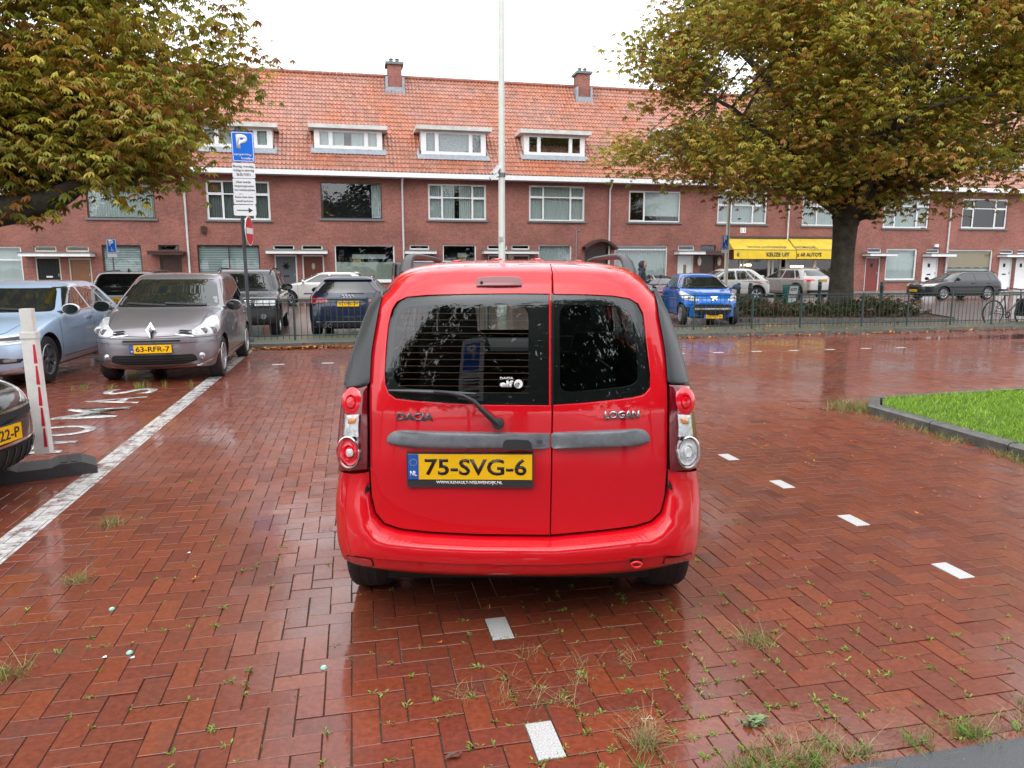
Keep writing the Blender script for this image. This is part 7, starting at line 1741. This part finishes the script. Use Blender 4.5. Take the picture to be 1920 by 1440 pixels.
M_RUB = mat('black_rubber', (.022,.024,.026), rough=.6, var=.3, scale=12, bump=.4, bscale=80, coat=.3, crough=.3)
rf = ft.build('rubber_foot', M_RUB, bc)
for u_ in (.13,.20,.58,.65): MB().prism([(u_,.104),(u_,.112),(u_+.04,.112),(u_+.04,.104)], -.12, .12, lambda u,w,d: o_+dv*u+pv*d+Vector((0,0,w))).build('foot_ridge', M_RUB, rf)
b2 = G(58,846); f2 = thing('rubber_block', 'second black rubber foot lying behind the beacon at the black car nose', 'beacon foot', (b2.x,b2.y,0)); MB().prism([(0,0),(0,.07),(.12,.12),(.40,.12),(.5,.08),(.5,0)], -.17, .17, lambda u,w,d: (-.1-u*.5+d*.9, .25+u-d*.1, w)).build('foot_block', M_RUB, f2)

# ---- small litter
for k, (px, py) in enumerate(((210,1143),(243,1225),(607,1253))):
    p = G(px,py); t = thing('bottle_cap', ['pale green bottle cap lying on the clinkers below the dry tufts','pale green bottle cap on the clinkers beside a white chip','pale green bottle cap near the edge of the dark car reflection'][k], 'bottle cap', (p.x,p.y,.002), 0, 'pale green bottle caps'); c_ = MB().lathe([(.001,.007),(.010,.007),(.0125,.004),(.014,0)], None, 18).build('cap', mat('cap_green', (.25,.55,.45), rough=.3), t, smooth=40); MB().lathe([(.001,.0076),(.006,.0076)], None, 12).build('cap_print', M_SIGNW, c_)
for px, py in ((248,1234),(354,1037),(196,1233)):
    p = G(px,py); tag(MB().add([(p.x-.008,p.y-.006,.003),(p.x+.01,p.y-.004,.003),(p.x+.006,p.y+.008,.006),(p.x-.006,p.y+.007,.003)], [(0,1,2,3)]).build('paper_chip', M_SIGNW), {248:'white paper chip beside the middle bottle cap',354:'white paper chip on the clinkers left of the red car',196:'tiny white paper chip left of the middle bottle cap'}[px], 'litter')
p = G(1213,1353); pts = [Vector((p.x+.022*math.sin(a)*1.0, p.y+.011*math.sin(2*a)*.8, .012+.004*math.sin(3*a))) for a in np.linspace(0, 2*PI, 40)]
tag(MB().tube(pts, .0012, 5, False).build('rubber_band', mat('pale_rubber', (.6,.5,.35))), 'pale twisted rubber band lying on the clinkers at lower right', 'rubber band')
p = G(850,1420); lfm = MB(); 
for s_ in (-1,1):
    lfm.add([(p.x-.03,p.y-.008,.004),(p.x-.01,p.y+s_*.014,.012),(p.x+.015,p.y+s_*.013,.009),(p.x+.034,p.y+.008,.014)], [(0,1,2,3)])
tag(lfm.build('dead_leaf', mat('dead_leaf_brown', (.1,.035,.022), rough=.35, var=.4, scale=60, bump=.6)), 'curled dark brown leaf on the clinkers at bottom middle', 'leaf')

# ---- bicycle leaning behind the railing at the right edge
def bicycle(loc, rz, label):
    t = thing('bicycle', label, 'bicycle', loc, rz); M_FR = mat('bike_black', (.02,.021,.024), rough=.35, coat=.5); r = .345
    def wl_(x):
        w = MB(); M = Matrix.Translation((x,0,r)) @ Matrix.Rotation(PI/2,4,'X'); n = 40
        pts = [M @ Vector((r*math.cos(a)*.965, r*math.sin(a)*.965, 0)) for a in np.linspace(0, 2*PI, n)]; w.tube(pts, .022, 8, False); o = w.build('wheel', M_TYRE, t, smooth=60)
        pts = [M @ Vector((r*math.cos(a)*.9, r*math.sin(a)*.9, 0)) for a in np.linspace(0, 2*PI, n)]; MB().tube(pts, .009, 6, False).build('rim', M_RIM, o, smooth=60)
        s = MB()
        for k in range(20): a = 2*PI*k/20; s.tube([M @ Vector((.015*math.cos(a+1.4),.015*math.sin(a+1.4),(-1)**k*.02)), M @ Vector((r*.9*math.cos(a),r*.9*math.sin(a),0))], .0013, 4, False)
        kind(s.build('spokes', M_RIM, o), 'stuff'); MB().lathe([(.018,-.04),(.022,0),(.018,.04)], M, 10).build('hub', M_RIM, o)
    wl_(0); wl_(1.08); A, B, C_, D, E, F_ = (0,0,r), (.45,0,.29), (.33,0,.82), (.88,0,.86), (.90,0,.74), (1.08,0,r)
    f = MB(); f.tube([C_, B], .017, 8).tube([C_, D], .019, 8).tube([B, E], .021, 8).tube([D, E], .022, 8)
    for s in (-.04,.04): f.tube([(A[0],s,A[2]), (B[0],s*.6,B[2])], .010, 6).tube([(A[0],s,A[2]), (C_[0],s*.3,C_[2]-.06)], .009, 6)
    f.build('frame', M_FR, t, smooth=60); fk_ = MB()
    for s in (-.045,.045): fk_.tube([(E[0]+.01,s,E[2]), (1.0,s,.55), (F_[0],s,F_[2])], .013, 6)
    fk_.build('fork', M_FR, t, smooth=60); MB().tube([C_, (.30,0,.95)], .013, 8).build('seat_post', M_RIM, t)
    sd2 = MB().prism([(-.14,.07),(-.10,.085),(.0,.03),(.13,.018),(.13,-.018),(.0,-.03),(-.10,-.085),(-.14,-.07)], 0, .05, lambda a,b,d: (.30+a,b,.945+d)).build('saddle', M_BLACK, t)
    MB().tube([D, (.86,0,.98)], .014, 8).build('stem', M_FR, t); MB().tube([(.80,-.31,1.01),(.86,-.2,1.0),(.9,-.05,.985),(.9,.05,.985),(.86,.2,1.0),(.80,.31,1.01)], .012, 8).build('handlebar', M_FR, t, smooth=60)
    for s in (-1,1): MB().tube([(.72,s*.31,1.01),(.83,s*.31,1.01)], .017, 8).build('grip', M_BLACK, t)
    ch = MB().lathe([(.06,-.004),(.095,-.004),(.095,.004),(.06,.004)], Matrix.Translation((.45,-.05,.29)) @ Matrix.Rotation(PI/2,4,'X'), 22).build('chainring', M_FR, t)
    MB().tube([(.45,-.07,.29),(.50,-.07,.13)], .011, 6).build('crank', M_FR, t); MB().tube([(.45,.07,.29),(.40,.07,.45)], .011, 6).build('crank', M_FR, t)
    MB().box((.44,-.17,.115),(.54,-.08,.135)).build('pedal', M_BLACK, t); MB().box((.35,.08,.445),(.45,.17,.465)).build('pedal', M_BLACK, t)
    MB().tube([(0,-.05,r+.05),(.45,-.05,.385)], .005, 4).tube([(0,-.05,r-.05),(.45,-.05,.195)], .005, 4).build('chain', M_RIMD, t)
    MB().lathe([(.02,-.06),(.055,-.055),(.04,-.04)], Matrix.Translation((0,0,r)) @ Matrix.Rotation(PI/2,4,'X'), 16).build('cassette', M_RIMD, t)
    MB().tube([(-.02,.06,r),(-.1,.06,.1),(-.06,.12,.02)], .009, 6).build('kickstand', M_FR, t)
    for s in (-1, 1): MB().prism(rounded([(.98,.14),(1.25,.14),(1.27,.62),(.96,.62)], .04), .06, .19, lambda a,b,d: (a,s*d,b+.1)).build('pannier', mat('black_bag', (.014,.014,.015), rough=.8), t)
    return t
p = G(1858,607); bicycle((p.x-.55,y0_+.2+.42,0), R(1), 'black bicycle with a dark bag leaning behind the railing at the right edge')

# ---- scooter and its standing rider, mostly hidden by the red car
q = C_O+ray(1203,540)*(22.5/ray(1203,540).dot(C_F)); sx, sy = q.x, q.y
sc_ = thing('scooter', 'dark motor scooter with round mirror beside the standing rider', 'scooter', (sx+.15,sy+.35,0), R(8)); M_SC = paint('scooter_black', (.015,.016,.02), .2)
for x in (-.62,.62):
    M = Matrix.Translation((x,0,.24)) @ Matrix.Rotation(PI/2,4,'X'); w_ = MB().lathe([(.13,-.05),(.22,-.06),(.24,-.02),(.24,.02),(.22,.06),(.13,.05)], M, 24).build('wheel', M_TYRE, sc_, smooth=50); MB().lathe([(.001,-.03),(.13,-.03),(.13,.03),(.001,.03)], M, 18).build('rim', M_RIM, w_)
MB().prism([(-.85,.42),(-.8,.72),(-.5,.74),(-.15,.68),(-.1,.30),(.3,.26),(.35,.8),(.45,.98),(.55,.8),(.62,.5),(.42,.2),(-.1,.18),(-.35,.3)], -.13, .13, lambda a,b,d: (a,d*(1-.3*(b>.7)),b)).build('fairing', M_SC, sc_)
MB().prism(rounded([(-.85,.73),(-.5,.75),(-.1,.70),(-.1,.76),(-.45,.82),(-.85,.80)], .03), -.12, .12, lambda a,b,d: (a,d,b)).build('seat', M_BLACK, sc_)
MB().tube([(.38,-.33,1.06),(.42,-.1,1.02),(.42,.1,1.02),(.38,.33,1.06)], .016, 8).tube([(.42,0,.9),(.42,0,1.03)], .03, 8).build('handlebar', M_BLACK, sc_)
for s in (-1,1): MB().tube([(.40,s*.26,1.04),(.46,s*.33,1.24)], .006, 5).lathe([(.001,-.01),(.06,-.01),(.06,.01),(.001,.01)], Matrix.Translation((.46,s*.35,1.29)) @ Matrix.Rotation(PI/2,4,'Y'), 14).build('mirror', M_BLACK, sc_)
MB().box((.50,-.06,.82),(.57,.06,.94)).build('headlight', M_HEAD, sc_)

def skin_fig(name, joints, edges, parent, m, sub=2):
    me = bpy.data.meshes.new(name); me.from_pydata([j[0] for j in joints], edges, []); o = link('tmp', me)
    md = o.modifiers.new('s', 'SKIN'); md.use_smooth_shade = True
    for i, j in enumerate(joints):
        r = j[1]; me.skin_vertices[0].data[i].radius = r if isinstance(r, tuple) else (r, r)
    me.skin_vertices[0].data[0].use_root = True
    s = o.modifiers.new('d', 'SUBSURF'); s.levels = sub; s.render_levels = sub
    dg = bpy.context.evaluated_depsgraph_get(); r_ = bpy.data.meshes.new_from_object(o.evaluated_get(dg)); bpy.data.objects.remove(o)
    r_.materials.clear(); r_.materials.append(m); shade(r_, 180); return link(name, r_, parent)
pt = thing('person', 'person in a dark hooded jacket standing by the scooter and looking at a phone', 'person', (sx,sy,0), R(-35))
M_SKIN = mat('skin', (.42,.24,.17), rough=.5); M_NAVY = mat('dark_jacket', (.02,.024,.035), rough=.75, var=.25, scale=14, bump=.3); M_JEAN = mat('dark_trousers', (.025,.03,.045), rough=.85)
# faces +x ; y is left
J = [((0,0,.95),(.13,.16)),((.0,0,1.12),(.115,.15)),((.0,0,1.32),(.12,.18)),((.0,0,1.44),(.09,.13)),((.01,0,1.51),(.055,.055)),((.02,0,1.56),(.055,.055)),
     ((0,.20,1.41),.062),((-.03,.24,1.16),.052),((.17,.14,1.12),.043),((.27,.06,1.2),.034),((0,-.20,1.41),.062),((-.03,-.24,1.16),.052),((.17,-.14,1.12),.043),((.27,-.05,1.18),.034),
     ((0,.09,.88),.09),((.02,.10,.48),.062),((-.01,.10,.09),.043),((0,-.09,.88),.09),((.05,-.10,.48),.062),((.0,-.10,.09),.043)]
E_ = [(0,1),(1,2),(2,3),(3,4),(4,5),(3,6),(6,7),(7,8),(8,9),(3,10),(10,11),(11,12),(12,13),(0,14),(14,15),(15,16),(0,17),(17,18),(18,19)]
body = skin_fig('body', J, E_, pt, M_NAVY)
hd2 = MB().lathe([(.001,-.115),(.045,-.11),(.068,-.07),(.078,-.02),(.082,.03),(.076,.075),(.05,.108),(.001,.12)], Matrix.Translation((.045,0,1.645)) @ Matrix.Rotation(R(14),4,'Y') @ Matrix.Diagonal((1.12,.92,1,1)), 18)
hd2.lathe([(.001,.03),(.012,.015),(.016,0)], Matrix.Translation((.130,0,1.625)) @ Matrix.Rotation(PI/2,4,'Y'), 8)
hd2 = hd2.build('head', M_SKIN, pt, smooth=70)
for s in (-1,1): MB().lathe([(.001,.008),(.011,.004),(.014,-.002)], Matrix.Translation((.122,s*.031,1.655)) @ Matrix.Rotation(PI/2,4,'Y'), 8).build('eye', M_SIGNK, hd2)
MB().box((.118,-.022,1.582),(.124,.022,1.590)).build('mouth', mat('lips', (.3,.1,.09)), hd2)
hood = MB(); HM = Matrix.Translation((.015,0,1.655)) @ Matrix.Rotation(R(8),4,'Y')
vs = []; NA, NB2 = 20, 9
for i in range(NB2):
    th_ = PI*(.0+.62*i/(NB2-1))
    for j in range(NA): a = 2*PI*j/NA; vs.append(HM @ Vector((-math.cos(th_)*.135, math.sin(th_)*math.cos(a)*.112, math.sin(th_)*math.sin(a)*.135-.0)))
hood.add(vs, [(i*NA+j, i*NA+(j+1)%NA, (i+1)*NA+(j+1)%NA, (i+1)*NA+j) for i in range(NB2-1) for j in range(NA)]).build('hood', M_NAVY, pt, smooth=70, fix=False)
hood2 = MB().lathe([(.10,-.05),(.125,.0),(.10,.05)], Matrix.Translation((-.01,0,1.515)), 16).build('collar', M_NAVY, pt, smooth=60)
tr2 = [((0,0,.98),(.125,.155)),((0,.085,.86),.095),((.02,.10,.48),.070),((-.01,.10,.11),.055),((0,-.085,.86),.095),((.05,-.10,.48),.070),((0,-.10,.11),.055)]
skin_fig('trousers', tr2, [(0,1),(1,2),(2,3),(0,4),(4,5),(5,6)], pt, M_JEAN)
for s, xo in ((1,-.01),(-1,0)): MB().prism(rounded([(-.09,-.045),(.17,-.04),(.20,0),(.17,.04),(-.09,.045)], .03), 0, .085, lambda a,b,d: (xo+a*(1-.12*d/.085), s*.10+b*(1-.25*d/.085), d)).build('shoe', M_BLACK, pt)
for s, hx, hy, hz in ((1,.27,.06,1.2),(-1,.27,-.05,1.18)):
    hj = [((hx,hy,hz),.03),((hx+.05,hy-s*.015,hz+.025),(.02,.034))]; he = [(0,1)]
    for k in range(4):
        b = (hx+.075,hy+(k-1.5)*.016-s*.015,hz+.035); l = (.034,.04,.037,.028)[k]
        hj += [(b,.009),((b[0]+l*.6,b[1]-s*.01,b[2]+l*.5),.0085),((b[0]+l*.55,b[1]-s*.03,b[2]+l*.95),.0075)]; n0 = len(hj); he += [(1,n0-3),(n0-3,n0-2),(n0-2,n0-1)]
    hj += [((hx+.02,hy-s*.035,hz+.045),.011),((hx+.045,hy-s*.045,hz+.075),.009)]; n0 = len(hj); he += [(0,n0-2),(n0-2,n0-1)]
    skin_fig('hand', hj, he, pt, M_SKIN, 1)
ph = thing('phone', 'pale phone held up in both hands by the hooded person', 'phone', (sx,sy,0), R(-35)); MB().mbox(Matrix.Translation((.375,.0,1.275)) @ Matrix.Rotation(R(-35),4,'Y'), (.012,.075,.15)).build('case', M_SIGNW, ph)
bg_ = MB().lathe([(.06,-.14),(.13,-.1),(.15,0),(.12,.1),(.05,.14)], Matrix.Translation((-.16,0,1.22)) @ Matrix.Diagonal((.55,1,1.2,1)), 14)
# ---- overhead sign behind the photographer, seen mirrored in the rear window
sb = thing('parking_sign_behind', 'parking sign behind the photographer, mirrored in the rear window', 'sign', (-1.05,-2.2,0), PI)
MB().tube([(0,.03,0),(0,.03,3.5)], .03, 8).build('post', M_GALV, sb, smooth=60); U_, V_ = Vector((1,0,0)), Vector((0,0,1)); n = U_.cross(V_)
p_ = plate_(Vector((-.25,0,2.85)), U_, V_, .5, .62, M_SIGNW, 'sign_plate', sb); plate_(Vector((-.17,-.006,2.9)), U_, V_, .34, .44, M_SIGNB, 'blue_field', sb); lettering('P', Vector((-.09,-.009,3.06)), U_, V_, .2, .24, M_SIGNW, sb, 'sign_lettering', bold=.04)
p2 = plate_(Vector((-.25,0,2.25)), U_, V_, .5, .57, M_SIGNW, 'text_plate', sb)
for k in range(5): MB().box((-.19,-.014,2.3+.085*k),(.15-.05*(k%2),-.012,2.33+.085*k)).build('text_line', M_SIGNK, p2)
